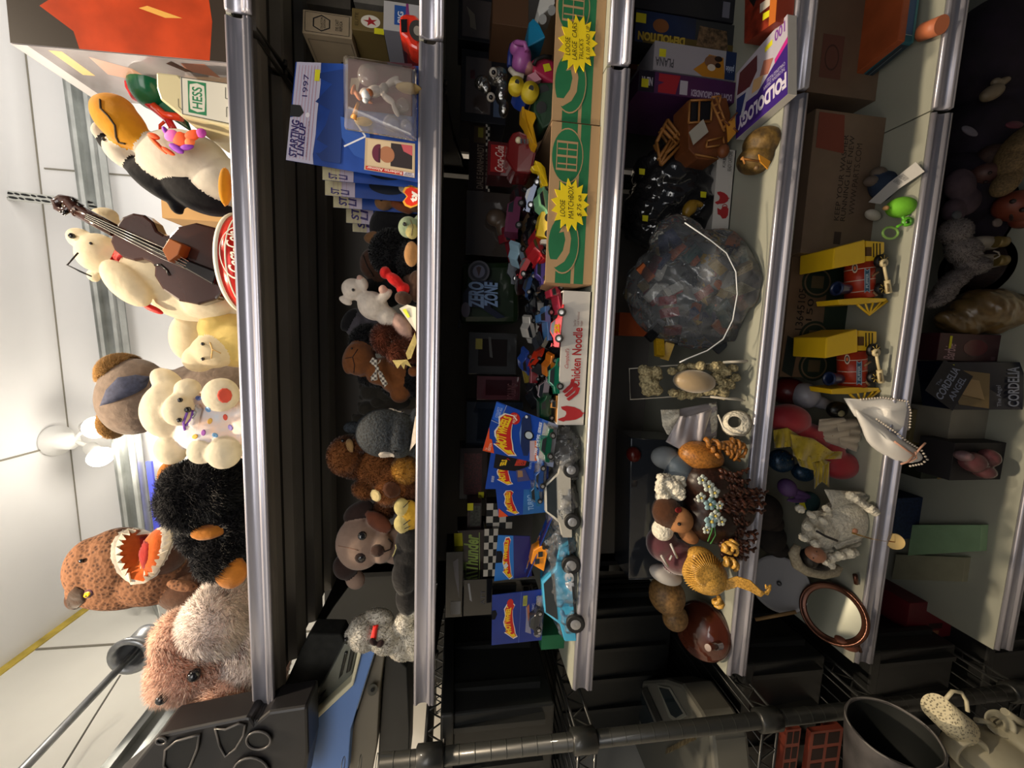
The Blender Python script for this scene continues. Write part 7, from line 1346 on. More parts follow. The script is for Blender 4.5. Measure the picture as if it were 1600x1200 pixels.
# dolls, dresses and pillow
ypl = Yo(1395, 680, Z5)
b_ = blobthing('bowling_pin', [(1258, 618, 0, 18, 20, 18, 10, M('9c9aa2', .3)), (1280, 628, 0, 18, 10, 10, 25, M('9c9aa2', .3)), (1296, 632, 0, 9, 7, 7, 0, M('9c9aa2', .3))], .10, 'white smooth plastic pin shape lying behind the left locomotive', 'toy', .0018)
blobthing('red_ball', [(1232, 612, 0, 24, 22, 22, 0, mat('deep_red_ball', hx('5a1410'), .35))], .13, 'deep red ball in the shadow beside the white pin', 'ball')
sck = mat('coral_red_cloth', hx('a0222c'), .6, sheen=.3, noise=.1); ygz = mat('yellow_gauze', hx('b59c22'), .5, noise=.3, scale=60, sheen=.4); bgl = mat('blue_glitter_cloth', hx('1c3850'), .3, noise=.9, scale=500, metal=.3)
dl = empty('doll_dress', P(1330, 700, .06), 'coral red doll dress with white gathered frill heaped on the fifth shelf', 'doll clothes')
lo = [lobe(t, .07) for t in ((1232, 655, 0, 30, 24, 22, 0, sck), (1262, 680, 0, 34, 20, 20, 20, sck), (1315, 728, -1, 28, 20, 16, -15, sck), (1290, 705, 0, 26, 22, 18, 0, sck))]; co, tri = grow(lo, .0025, Z5+.001, 3); o_ = bpy.data.objects.new('skirt', make_mesh('skirt', co, tri, np.zeros(len(tri), int), [sck])); C.objects.link(o_); bpy.context.view_layer.update(); o_.parent = dl; o_.matrix_parent_inverse = dl.matrix_world.inverted()
gz = mat('white_gauze', hx('b8ab98'), .7, sheen=.3)
for pts in (([(1280, 655), (1278, 672), (1290, 690)], [(1318, 652), (1330, 668), (1322, 702)]), ([(1305, 655), (1310, 675), (1312, 695)], [(1340, 655), (1346, 680), (1338, 706)])): cloth('gathered_frill', pts, .045, gz, dl, freq=4, wave=.004)
yg = empty('gauze_skirt', P(1300, 740, .05), 'yellow gauze doll skirt with sequins draped over blue glitter cloth', 'doll clothes')
for pts, yy_ in ((([(1208, 672), (1230, 668), (1262, 690)], [(1210, 700), (1235, 698), (1250, 720)]), .05), (([(1235, 678), (1270, 685), (1300, 705), (1316, 706)], [(1240, 712), (1262, 724), (1290, 718), (1314, 716)]), .035), (([(1240, 705), (1262, 712), (1280, 716)], [(1250, 728), (1272, 735), (1298, 722)]), .04), (([(1272, 722), (1284, 722), (1296, 722)], [(1272, 764), (1284, 752), (1296, 762)]), .038)): cloth('gauze_layer', pts, yy_, ygz, yg, freq=3, wave=.005)
b = MB().m(M('c9b04c', .2, .9))
for k in range(26): b.ball(P(1212+100*R0(), 680+40*R0(), .026+.01*R0()), .0008, None, 1)
b.obj('sequins', yg, kind='stuff')
blobthing('glitter_cloth', [(1220, 720, 0, 18, 18, 14, 0, bgl), (1255, 738, 0, 16, 14, 12, 0, bgl)], .07, 'dark blue glitter cloth bunched under the yellow gauze', 'doll clothes')
shb = empty('doll_shoe', P(1310, 640, .05), 'black round shoe with pale buckle beside the coral dress', 'doll shoe'); MB().m(M('0a0a0b', .3)).ball(P(1308, 640, .055), (.016, .014, .020), None, 3).obj('shoe', shb); MB().m(M('6f6a50', .3)).lathe([(.005, 0), (.006, .001), (.005, .002), (.0, .002)], P(1314, 646, .040), V(0, -1, .3), 18).obj('buckle', shb)
# satin pillow over the lip
swh = mat('white_satin', hx('e6e3de'), .28, sheen=.5); pl = empty('satin_ring_pillow', P(1400, 680, .0), 'white satin ring pillow edged with pearls and peach bow, hanging over the lip', 'pillow')
back = [(1318, 622), (1350, 624), (1380, 620), (1420, 626), (1424, 640), (1421, 672), (1400, 676), (1365, 668), (1335, 650)]; 
def quilt(pts, Yf_, th, nm, mt):   # stuffed panel: outline inflated towards both sides
    b = MB().m(mt); n = len(pts); cx = sum(a[0] for a in pts)/n; cy = sum(a[1] for a in pts)/n; R2 = []
    for sgn in (1, -1):
        R_2 = []
        for r in range(6):
            t = 1-r/6; off = th*math.sqrt(1-t*t)*sgn; R_2.append([P(cx+(x-cx)*t, cy+(y-cy)*t, Yf_(x, y, t)-off) for x, y in pts])
        if sgn == 1: R2 = R_2[::-1]
        else: R2 += R_2[1:]
    b.loft(R2); return b
pil = [(1330, 632), (1345, 642), (1370, 658), (1395, 676), (1418, 692), (1440, 706), (1448, 718), (1440, 724), (1415, 728), (1390, 718), (1368, 705), (1350, 690), (1345, 668), (1335, 650)]
quilt(back, lambda x, y, t: .012-(x-1330)*.00018, .003, 'flap', swh).obj('flap', pl); quilt(pil, lambda x, y, t: .004-max(0, x-1360)*.00012, .014, 'cushion', swh).obj('cushion', pl, subsurf=1)
prl = M('c9bfb2', .25); b = MB().m(prl)
def beads(pts, Yf_, r, st_):
    for a, c_ in zip(pts, pts[1:]):
        n = max(1, int(math.hypot(a[0]-c_[0], a[1]-c_[1])/st_))
        for i in range(n): t = i/n; x = a[0]+(c_[0]-a[0])*t; y = a[1]+(c_[1]-a[1])*t; b.ball(P(x, y, Yf_(x, y)), r, None, 1)
beads([(1345, 624), (1380, 621), (1418, 627), (1423, 645), (1421, 672)], lambda x, y: .010-(x-1330)*.00018, .0021, 4); beads([(1370, 655), (1395, 672), (1418, 690), (1440, 704), (1449, 718), (1440, 725), (1418, 729)], lambda x, y: -.004-max(0, x-1360)*.00012, .0022, 4.2); b.obj('pearl_edging', pl, kind='stuff')
pch = M('c99a84', .4); b = MB().m(pch); 
for pts in ([(1398, 690), (1415, 702), (1430, 712)], [(1430, 706), (1432, 716), (1420, 722)], [(1428, 712), (1438, 700), (1446, 692)], [(1428, 712), (1418, 722), (1408, 725)]): b.tube([P(x, y, -.020) for x, y in pts], .0016, 6)
b.obj('ribbon_bow', pl)
# purple glove, teal thing
blobthing('purple_glove', [(1230, 762, 0, 12, 14, 12, 0, mat('purple_cloth', hx('553a6a'), .6)), (1248, 768, -.5, 20, 3.5, 4, 22, MATS['purple_cloth']), (1250, 775, -.5, 18, 3.5, 4, 10, MATS['purple_cloth']), (1245, 782, -.5, 16, 3.5, 4, 2, MATS['purple_cloth'])], .06, 'purple cloth hand with spread fingers on a teal cloth', 'doll clothes', .0015)
tl_ = empty('teal_purse', P(1270, 790, .06), 'teal rounded cloth purse with a bright yellow sticker under the purple hand', 'purse'); MB().m(mat('teal_felt', hx('29474c'), .8, noise=.15)).ball(P(1262, 785, .075), (.022, .016, .024), None, 3).obj('purse_body', tl_); F = Face([P(1257, 798, .052), P(1262, 790, .052), P(1246, 786, .052), P(1243, 793, .052)] if False else [P(1260, 796, .054), P(1256, 782, .054), P(1248, 784, .054), P(1251, 798, .054)]); F.rect(0, 0, 1, 1, yel); F.done(tl_, 'price_sticker')
# lace dress doll
ydl = Yo(1350, 820, Z5); do = empty('lace_dress_doll', P(1340, 820, ydl), 'doll in a white lace dress and straw hat lying on her side, holding a stick', 'doll')
for pts, d_ in ((([(1288, 765), (1300, 790), (1292, 830), (1300, 855)], [(1345, 768), (1366, 778), (1383, 795), (1348, 828)]), 0), (([(1262, 800), (1272, 840), (1268, 870)], [(1300, 795), (1305, 840), (1302, 868)]), -.005), (([(1300, 850), (1310, 862), (1302, 872)], [(1345, 832), (1346, 850), (1322, 868)]), -.008)): cloth('lace_skirt', pts, ydl+d_, lacew, do, freq=5, wave=.004)
lo = [lobe(t, ydl+.01) for t in ((1318, 815, 0, 38, 34, 18, -20, lacew), (1282, 830, 0, 26, 30, 16, 0, lacew))]; co, tri = grow(lo, .0025, Z5+.001, 2); o_ = bpy.data.objects.new('dress', make_mesh('dress', co, tri, np.zeros(len(tri), int), [lacew])); C.objects.link(o_); bpy.context.view_layer.update(); o_.parent = do; o_.matrix_parent_inverse = do.matrix_world.inverted()
cluster(lacew, [(1250+6*k, 795+9*((k*5) % 7)) for k in range(8)]+[(1330+6*k, 775+4*k) for k in range(7)]+[(1300+7*k, 872-2*k) for k in range(6)]+[(1290, 878), (1298, 882)], ydl-.018, 6, 'lace_ruffles', do)
skn = mat('porcelain_skin', hx('a9765c'), .35)
lo = [lobe(t, ydl-.012) for t in ((1274, 866, 0, 13, 12, 12, 0, skn), (1280, 872, -.6, 6, 6, 6, 0, skn), (1277, 868, -1.1, 2.2, 2.2, 2.5, 0, skn))]; co, tri = grow(lo, .0009, None, 2); o_ = bpy.data.objects.new('head', make_mesh('head', co, tri, np.zeros(len(tri), int), [skn])); C.objects.link(o_); bpy.context.view_layer.update(); o_.parent = do; o_.matrix_parent_inverse = do.matrix_world.inverted()
b = MB().m(EYE).ball(P(1276, 862, ydl-.024), .0011).ball(P(1271, 872, ydl-.024), .0011).m(M('8a2c24', .5)).ball(P(1284, 868, ydl-.025), .0012); b.obj('face_features', do)
blobm = [lobe(t, ydl-.004) for t in ((1264, 872, 0, 10, 14, 12, 0, EYE), (1280, 884, 0, 16, 6, 10, 0, EYE))]; co, tri = grow(blobm, .0014, None, 2); o_ = bpy.data.objects.new('hair', make_mesh('hair', co, tri, np.zeros(len(tri), int), [mat('black_hair', (.012, .010, .010), .3)])); C.objects.link(o_); bpy.context.view_layer.update(); o_.parent = do; o_.matrix_parent_inverse = do.matrix_world.inverted()
strw = mat('ivory_straw', hx('a79c86'), .7, noise=.3, scale=300); b = MB().m(strw).tube([P(1246, 852, ydl), P(1240, 865, ydl), P(1246, 882, ydl), P(1262, 892, ydl), P(1285, 896, ydl), P(1305, 893, ydl), P(1312, 885, ydl)], [.006, .009, .010, .010, .010, .009, .006], 10); b.obj('hat', do)
MB().m(mat('dark_sash', (.02, .018, .02), .5)).tube([P(1276, 830, ydl-.028), P(1290, 838, ydl-.032), P(1308, 845, ydl-.03)], .0022, 6).obj('sash', do)
MB().m(skn).ball(P(1336, 830, ydl-.026), (.0055, .004, .005)).obj('hand', do)
MB().m(mat('brass_stick', hx('b3904c'), .25, .8)).tube([P(1332, 833, ydl-.03), P(1362, 842, -.008)], .0013, 8).obj('stick', do)
dk = empty('wooden_disc', P(1398, 846, -.012), 'small round pale wooden disc marked with a clock face against the lip', 'wooden disc'); MB().m(mat('pale_disc_wood', hx('c0a468'), .5, noise=.1, scale=40)).cyl(P(1398, 846, -.012), P(1398, 846, -.009), .0138, n=32).obj('disc', dk)
F = Face([P(1412, 860, -.0125), P(1412, 832, -.0125), P(1384, 832, -.0125), P(1384, 860, -.0125)]); F.ring(.5, .5, .46, .46, .04, M('8a6c34', .5)); F.line([(.1, .5), (.9, .5)], .0004, M('8a6c34', .5)); F.line([(.5, .1), (.5, .9)], .0004, M('8a6c34', .5)); F.poly([(.45, .5), (.5, .55), (.56, .9), (.48, .8)], M('8a4a1c', .5)); F.text('3', .46, .10, .58, .24, M('3c2c1c', .5)); F.done(dk); MB().m(M('b3904c', .4)).tube([P(1362, 842, -.01), P(1385, 846, -.011)], .0004, 4).obj('string', dk)
# white dish, mirror, dowel, red jug piece
ydish = Yo(1262, 912, Z5)+.005; ds_ = empty('white_dish', P(1240, 912, ydish), 'grey white round dish with a central hole standing on edge', 'dish')
axd_ = (CO-P(1218, 912, ydish)).normalized(); axd_ = (axd_+V(.1, 0, .5)).normalized(); rad_ = P(1218, 945, ydish).x; rad_ = abs(P(1218, 878, ydish).x-P(1218, 945, ydish).x)/2*1.15
MB().m(mat('white_enamel', hx('a3a2a5'), .35)).lathe([(.0, -.003), (rad_*.1, -.003), (rad_*.9, 0), (rad_, .002), (rad_*.98, .004), (rad_*.88, .002), (rad_*.15, 0), (.0, .0)], P(1218, 912, ydish), axd_, 44).obj('dish_body', ds_); MB().m(M('3c3c3e', .4)).lathe([(.003, .001), (.005, .002), (.0045, .003), (.002, .003)], P(1218, 912, ydish)+axd_*.001, axd_, 20).obj('hole_grommet', ds_)
single('wooden_dowel', MB().m(mat('pale_dowel', hx('8a6c44'), .6)).tube([P(1180, 968, .10), P(1244, 956, .07)], .0035, 10), 'pale wooden dowel lying left of the white dish', 'dowel')
ym = Yo(1345, 965, Z5)+.012; mi = empty('oval_mirror', P(1340, 960, ym), 'oval mirror in a copper coloured frame leaning at the left end of the fifth shelf', 'mirror'); cop = mat('copper_frame', hx('5c3a2c'), .2, .6); 
c0 = P(1302, 958, ym+.02); nn_ = (CO-c0).normalized(); nn_ = (nn_+V(-.1, 0, .55)).normalized(); ra = .054
MB().m(cop).lathe([(ra*.80, .002), (ra*.84, .006), (ra*.90, .004), (ra*.94, .009), (ra, .010), (ra*1.05, .004), (ra*1.02, -.004), (0, -.005)], c0, nn_, 50).obj('frame', mi); MB().m(mat('mirror_glass', (.20, .21, .17), .18, .35)).lathe([(0, .002), (ra*.82, .002)], c0+nn_*.0005, nn_, 50).obj('glass', mi)
MB().m(cop).tube([P(1338, 995, ym-.01), P(1344, 1018, ym-.015)], .004, 8).tube([P(1338, 912, ym), P(1336, 898, ym)], .004, 8).obj('frame_ornament', mi)
blobthing('terracotta_base', [(1322, 1003, 0, 16, 10, 14, 20, mat('terracotta', hx('70402e'), .6))], ym+.0, 'terracotta coloured base under the oval mirror', 'stand', .002, Z5)
for i, (x, y, r, h, l) in enumerate(((1195, 800, 28, '2f2620', 'brown dusky plush shape behind the lace dress doll'), (1205, 840, 24, '241f1c', 'dark brown doll hair behind the white dish'))): blobthing('dim_plush_toy', [(x, y, 0, r*.8, r, r*.7, 20, mat('dim_%d' % i, hx(h), .9, noise=.4)), (x+10, y+16, 0, r*.6, r*.6, r*.5, 0, mat('dim_%d' % i, hx(h), .9, noise=.4))], .12, l, 'plush toy')
# ================================================================ lowest shelf
def a_gn(F): F.rect(.05, .86, .45, .93, mat('pale_green_sticker', hx('6c8f3c'), .6))
flatbox('doll_box', ((1531, 861), (1534, 820), (1425, 820), (1418, 868)), Z6, .018, mat('green_card', hx('8fb088'), .6, noise=.08), 'pale green plain flat carton lying on the lowest shelf')
def a_gb(F): F.text('CE', .6, .86, .85, .93, M('8f8a70', .6), .02)
flatbox('doll_box', ((1504, 909), (1509, 871), (1400, 866), (1393, 905)), Z6, .014, mat('beige_card', hx('96937a'), .6, noise=.08), 'grey beige plain flat carton left of the pale green one')
boxed('blue_cloth_bundle', 1398, 1440, 778, 842, .16, .05, mat('blue_patterned_cloth', hx('22304c'), .8, noise=.4, scale=150), 'folded blue patterned cloth behind the green carton', cat='cloth')
def a_b1(F): F.text('Barbie', .15, .35, .85, .65, M('a87068', .5), .01, .3); F.rect(.1, .05, .25, .2, M('a8764c', .5))
spine('doll_box', 1386, 1442, 908, 950, '7a2c22', 'small red doll box with pink script lettering at the left rear', a_b1, Y=.2, zb=P(1442, 930, .2).z)
def a_b2(F): F.ring(.5, .45, .28, .28, .2, M('54201c', .5)); F.rect(.1, .8, .3, .95, M('a8764c', .5)); F.rect(.72, .3, .8, .6, M('a05a44', .5))
spine('doll_box', 1470, 1536, 925, 960, '8a3a2c', 'light red handled doll box on the front of the stacked red boxes', a_b2, Y=.10, zb=P(1535, 940, .10).z)
def a_b3(F): F.ring(.7, .25, .18, .16, .15, M('9c6a50', .5)); F.rect(.1, .4, .2, .6, M('9c6a50', .5)); F.rect(.25, .35, .4, .6, M('2c1016', .5))
spine('doll_box', 1418, 1504, 940, 996, '6a1c26', 'maroon doll box at the left end of the lowest shelf under the red ones', a_b3, Y=.12, zb=P(1504, 960, .12).z)
spine('white_carton', 1483, 1541, 640, 702, '8c8678', 'small plain white carton standing near the middle of the lowest shelf', None, dep=.08, zb=Z6)
def a_cr(F): F.rect(.0, .3, .15, .45, M('4c3018', .6)); F.rect(.05, .6, .3, .65, M('4c3018', .6))
spine('wood_grain_box', 1424, 1478, 640, 695, '8a7c54', 'cream wood grained carton behind the small white carton', a_cr, Y=.13, zb=P(1478, 670, .13).z)
def a_dg(F): F.line([(.15, .2), (.85, .2), (.85, .8), (.15, .8), (.15, .2)], .0006, M('6a6c5c', .5)); F.text('SPECIAL\nEDITION', .3, .4, .7, .6, M('6a6c5c', .5))
spine('gift_box', 1442, 1494, 697, 748, '23281e', 'dark green gift box with a thin frame and tan ribbon', a_dg, Y=.12, zb=P(1494, 720, .12).z)
MB().m(M('8a7446', .5)).tube([P(1465, 748, .10), P(1480, 742, .095), P(1492, 734, .09), P(1500, 738, .09), P(1504, 745, .09), P(1496, 744, .09)], .0022, 6).obj('tan_ribbon', label='tan ribbon hanging from the dark green gift box', cat='ribbon')
ob = boxed('open_toy_box', 1488, 1568, 692, 750, Yo(1568, 720, Z6), .06, mat('black_inner_box', (.02, .018, .02), .6), 'open dark box holding a dusky pink toy boot', zb=Z6)
blobthing('pink_boot', [(1520, 722, 0, 18, 16, 12, 0, mat('dusky_pink_plastic', hx('5f383c'), .25)), (1535, 735, 0, 16, 12, 12, 20, MATS['dusky_pink_plastic']), (1545, 715, 0, 12, 14, 11, 0, MATS['dusky_pink_plastic']), (1505, 712, 0, 10, 8, 9, 0, M('7a6064', .4))], Yo(1568, 720, Z6)-.015, 'dusky pink toy boot lying in the dark open box', 'toy')
# angel doll box, turned
yc = Yo(1600, 600, Z6)-.02
def qd(*p): return [P(*v) for v in p]
q = qd((1598, 640, yc), (1600, 566, yc+.03), (1478, 566, yc+.05), (1490, 640, yc)); nv = mat('midnight_print', hx('141a2c'), .3, noise=.2)
an = empty('doll_box', (q[0]+q[1])/2, 'midnight blue doll box with silver capitals and a golden picture, set at an angle', 'box')
MB().m(nv).hexa(q, V(.0, .05, .0)).obj('carton', an); F = Face(q); F.poly([(.02, .5), (.75, .45), (.85, .95), (.1, .92)], M('7f6a44', .4)); F.poly([(.2, .55), (.6, .6), (.65, .8), (.3, .85)], M('a88c60', .4)); F.rect(.62, .9, .95, 1.0, yel); F.text('CORDELIA', .06, .06, .9, .22, M('8c94a8', .4), .02); F.text('The Angel', .06, .3, .5, .38, M('8c94a8', .4)); F.done(an)
q = qd((1488, 642, yc-.005), (1520, 588, yc+.01), (1475, 562, yc+.03), (1445, 610, yc+.015)); F = Face(q); F.rect(0, 0, 1, 1, M('10141f', .35)); F.text('CORDELIA', .04, .42, .98, .66, M('8c94a8', .4), .02); F.text('ANGEL', .2, .12, .85, .32, M('7a8296', .4), .02); F.text('The', .3, .72, .5, .82, M('7a8296', .4)); F.done(an, 'top_panel')
def a_bb(F): F.text('Barbie', .04, .72, .62, .90, M('b08a90', .4), .01, .3); F.rect(.28, .84, .75, .89, yel) if False else F.rect(.45, .80, .9, .84, yel); F.disc(.5, .4, .3, .2, mat('maroon_glow_print', hx('5c1c24'), .25)); F.rect(.05, .05, .2, .12, M('6a4a50', .4))
spine('doll_box', 1466, 1576, 522, 565, '3c161e', 'dark maroon doll box with pale script lettering and a yellow sticker', a_bb, Y=.07, zb=Z6)
crumple('wrapped_wig', [(1545, 486, 0, 50, 34, 34, 0, mat('tan_hair_wrapped', hx('6a5432'), .3, noise=.3, scale=60, coat=.6)), (1500, 505, 1, 36, 18, 20, 20, MATS['tan_hair_wrapped'])], .08, 'tan hair doll wig wrapped in clear plastic above the maroon doll box', 'wig', .003, .002, 90, MATS['tan_hair_wrapped'], Z6+.001, 4)
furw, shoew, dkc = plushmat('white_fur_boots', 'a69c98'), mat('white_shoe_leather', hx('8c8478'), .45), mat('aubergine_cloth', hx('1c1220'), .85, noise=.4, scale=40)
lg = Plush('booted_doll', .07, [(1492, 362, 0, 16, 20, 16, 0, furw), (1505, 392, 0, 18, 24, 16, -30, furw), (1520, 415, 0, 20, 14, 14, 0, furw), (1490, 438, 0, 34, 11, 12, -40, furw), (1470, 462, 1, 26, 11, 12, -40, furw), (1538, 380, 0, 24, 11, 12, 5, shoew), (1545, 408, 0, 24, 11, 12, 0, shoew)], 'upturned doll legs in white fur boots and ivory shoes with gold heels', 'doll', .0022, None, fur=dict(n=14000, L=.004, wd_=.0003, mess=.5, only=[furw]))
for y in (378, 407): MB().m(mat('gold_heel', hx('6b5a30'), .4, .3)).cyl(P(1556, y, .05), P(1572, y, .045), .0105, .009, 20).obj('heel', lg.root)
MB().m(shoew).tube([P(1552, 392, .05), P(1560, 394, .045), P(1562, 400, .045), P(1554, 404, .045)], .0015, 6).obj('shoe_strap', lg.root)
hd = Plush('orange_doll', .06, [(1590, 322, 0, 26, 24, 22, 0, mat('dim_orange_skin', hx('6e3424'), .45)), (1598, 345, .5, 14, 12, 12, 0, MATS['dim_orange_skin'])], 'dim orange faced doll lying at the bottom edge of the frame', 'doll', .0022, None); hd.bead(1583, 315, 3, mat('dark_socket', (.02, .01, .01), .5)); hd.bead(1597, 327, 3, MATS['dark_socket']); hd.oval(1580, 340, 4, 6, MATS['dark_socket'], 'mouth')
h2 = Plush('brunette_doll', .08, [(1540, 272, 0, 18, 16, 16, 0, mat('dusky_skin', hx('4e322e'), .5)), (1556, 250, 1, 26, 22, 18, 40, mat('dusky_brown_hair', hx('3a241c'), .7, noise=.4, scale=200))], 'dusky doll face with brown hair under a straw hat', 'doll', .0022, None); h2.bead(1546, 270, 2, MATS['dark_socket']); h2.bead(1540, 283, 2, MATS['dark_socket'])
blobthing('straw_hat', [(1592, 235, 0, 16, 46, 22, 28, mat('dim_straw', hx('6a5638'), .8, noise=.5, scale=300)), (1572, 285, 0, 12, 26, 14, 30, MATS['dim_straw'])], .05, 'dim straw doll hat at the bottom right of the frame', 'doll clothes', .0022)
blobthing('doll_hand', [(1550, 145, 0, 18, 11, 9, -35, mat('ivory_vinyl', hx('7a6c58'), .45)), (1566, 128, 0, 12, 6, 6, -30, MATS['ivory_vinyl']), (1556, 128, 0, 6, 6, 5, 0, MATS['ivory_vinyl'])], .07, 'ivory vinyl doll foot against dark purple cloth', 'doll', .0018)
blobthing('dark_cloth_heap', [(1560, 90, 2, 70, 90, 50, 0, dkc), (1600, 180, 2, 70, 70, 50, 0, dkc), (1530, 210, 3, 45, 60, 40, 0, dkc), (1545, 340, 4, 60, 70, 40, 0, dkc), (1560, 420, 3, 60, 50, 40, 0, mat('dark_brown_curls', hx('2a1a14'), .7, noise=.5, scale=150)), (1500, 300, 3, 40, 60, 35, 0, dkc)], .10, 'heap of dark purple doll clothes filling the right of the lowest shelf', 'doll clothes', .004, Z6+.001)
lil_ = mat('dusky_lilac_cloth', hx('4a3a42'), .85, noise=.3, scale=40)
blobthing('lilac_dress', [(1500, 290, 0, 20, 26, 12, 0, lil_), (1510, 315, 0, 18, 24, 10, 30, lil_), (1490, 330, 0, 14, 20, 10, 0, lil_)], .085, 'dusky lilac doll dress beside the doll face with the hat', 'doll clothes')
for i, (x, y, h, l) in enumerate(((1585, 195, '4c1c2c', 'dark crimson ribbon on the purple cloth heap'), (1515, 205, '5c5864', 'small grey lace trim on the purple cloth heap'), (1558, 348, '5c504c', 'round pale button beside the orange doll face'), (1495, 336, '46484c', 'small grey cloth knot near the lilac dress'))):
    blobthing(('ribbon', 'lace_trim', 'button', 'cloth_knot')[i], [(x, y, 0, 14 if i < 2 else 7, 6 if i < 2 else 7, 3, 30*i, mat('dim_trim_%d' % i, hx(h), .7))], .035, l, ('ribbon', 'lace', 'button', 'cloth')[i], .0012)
# ================================================================ neighbouring wire rack at the left
blk_m = mat('black_powder_coat', (.018, .019, .018), .35, coat=.3); tote = mat('black_tote_plastic', (.016, .017, .017), .42, noise=.15, scale=6); toteb = mat('grey_blue_tote', hx('30343e'), .4)
pa, pb = P(594, 1180, -.02), P(1260, 1128, -.02); xp = (pa.x+pb.x)/2; rk_ = empty('wire_rack', V(xp, -.02, 0), 'black wire shelving rack with grooved round post left of the toy shelves', 'rack')
b = MB().m(blk_m).cyl(V(xp, -.02, 0), V(xp, -.02, pa.z), .0128, n=24); b.obj('post', rk_)
b = MB().m(M('3a3c38', .4))
for k in range(62): b.lathe([(.0128, -.0006), (.0132, 0), (.0128, .0006)], V(xp, -.02, .06+k*.0254), V(0, 0, 1), 20)
b.obj('post_grooves', rk_, kind='stuff')
for (x, y) in ((xp, .43), (xp-.42, -.02), (xp-.42, .43)): MB().m(blk_m).cyl(V(x, y, 0), V(x, y, 1.56), .0128, n=16).obj('post', rk_)
for z in (1.485, P(905, 1160, -.02).z, .885, .66, .33):
    b = MB().m(blk_m); MB().m(blk_m).lathe([(.014, -.03), (.019, -.026), (.019, .012), (.015, .014)], V(xp, -.02, z), V(0, 0, 1), 20, True, True).obj('collar', rk_)
    for y in (-.02, .43):
        for dz in (0, -.03): b.tube([V(xp, y, z+dz), V(xp-.42, y, z+dz)], .0028, 6)
        for k in range(10): b.tube([V(xp-.042*k, y, z), V(xp-.042*(k+.5), y, z-.03), V(xp-.042*(k+1), y, z)], .0017, 5)
    for x in (xp, xp-.42):
        for dz in (0, -.03): b.tube([V(x, -.02, z+dz), V(x, .43, z+dz)], .0028, 6)
        for k in range(11): b.tube([V(x, -.02+.041*k, z), V(x, -.02+.041*(k+.5), z-.03), V(x, -.02+.041*(k+1), z)], .0017, 5)
    for k in range(15): b.tube([V(xp-.027*(k+.5), -.02, z+.003), V(xp-.027*(k+.5), .43, z+.003)], .0016, 5)
    b.obj('wire_shelf', rk_)
def tote_box(z0, z1, x0, x1, y0, y1, label, mt=None):
    e = empty('storage_tote', V((x0+x1)/2, (y0+y1)/2, z0), label, 'storage tote'); mt = mt or tote
    q = [V(x0+.012, y0+.012, z0), V(x1-.012, y0+.012, z0), V(x1-.002, y0, z1-.02), V(x0, y0, z1-.02)]; dd_ = y1-y0
    MB().m(mt).hexa(q, [V(0, dd_-.024, 0), V(0, dd_-.024, 0), V(0, dd_, 0), V(0, dd_, 0)]).obj('tub', e, bevel=.004)
    MB().m(mt).box((x0-.006, y0-.008, z1-.022), (x1+.006, y1+.006, z1)).obj('lid', e, bevel=.004)
    for k in range(5): xx = x0+.03+(x1-x0-.06)*k/4; MB().m(mt).box((xx-.005, y0-.004, z0+.02), (xx+.005, y0+.012, z1-.02)).obj('rib', e)
    for k in range(4): yy_ = y0+.05+(y1-y0-.1)*k/3; MB().m(mt).box((x1-.012, yy_-.006, z0+.02), (x1+.003, yy_+.006, z1-.02)).obj('rib', e)
    return e
xr_ = -.628
tote_box(1.262, 1.462, xr_-.38, xr_, .015, .41, 'large black lidded storage tote behind the grooved post, upper of the black totes')
tote_box(.90, 1.20, xr_-.38, xr_-.0, .25, .42, 'black storage tote in the dark behind the silver portable stereo')
tote_box(.666, .87, xr_-.38, xr_, .06, .42, 'glossy black storage tote beside the oval mirror')
tote_box(.336, .575, xr_-.38, xr_+.0, .06, .42, 'black storage tote low on the rack beside the red doll boxes')
tote_box(.01, .28, xr_-.38, xr_+.0, .06, .42, 'lowest black storage tote on the rack')
for i, (z_, l) in enumerate(((1.0, 'added black block that darkens the gap behind the fourth shelf end'), (.70, 'added black block that darkens the gap behind the fifth shelf end'), (.37, 'added black block that darkens the gap behind the lowest shelf end'), (1.29, 'added black block that darkens the gap behind the third shelf end'), (1.56, 'added black block that darkens the gap behind the second shelf end'))):
    MB().m(tote).box((XL+.03, .50, z_-.03), (xr_+.03, .62, z_+.235)).obj('dark_gap_block', label=l, cat='box', bevel=.002)  # black blocks added to darken the gaps behind the shelf ends
# silver portable stereo
zt2 = .968; sb_ = empty('portable_stereo', G(1040, 1120, zt2), 'silver and black portable stereo lying on the wire rack', 'stereo'); slv, slk = mat('silver_plastic', hx('77766e'), .35, .3), mat('dark_display', (.02, .03, .035), .1, coat=1)
tp = [(1012, 1215), (1118, 1215), (1112, 1150), (1092, 1110), (1064, 1068), (1040, 1060), (1005, 1062), (982, 1078), (972, 1105), (985, 1150)]
MB().m(slv).prism([G(x, y, zt2)-V(0, 0, .075) for x, y in tp], V(0, 0, .075)).obj('case', sb_, bevel=.008)
def top(pts, mt, nm, h=.0015): return MB().m(mt).prism([G(x, y, zt2) for x, y in pts], V(0, 0, h)).obj(nm, sb_, bevel=.0005)
top([(1028, 1070), (1048, 1074), (1074, 1118), (1056, 1128), (1046, 1120)], M('a5a59a', .3, .5), 'display_frame', .002); top([(1031, 1074), (1046, 1077), (1069, 1115), (1058, 1122), (1050, 1117)], slk, 'display', .003)
top([(983, 1082), (1000, 1075), (1022, 1128), (1004, 1132)], slk, 'cassette_door', .003); top([(1004, 1076), (1012, 1074), (1036, 1126), (1028, 1128)], M('4c4c48', .3, .5), 'control_strip', .004)
b = MB().m(M('6d6148', .4))
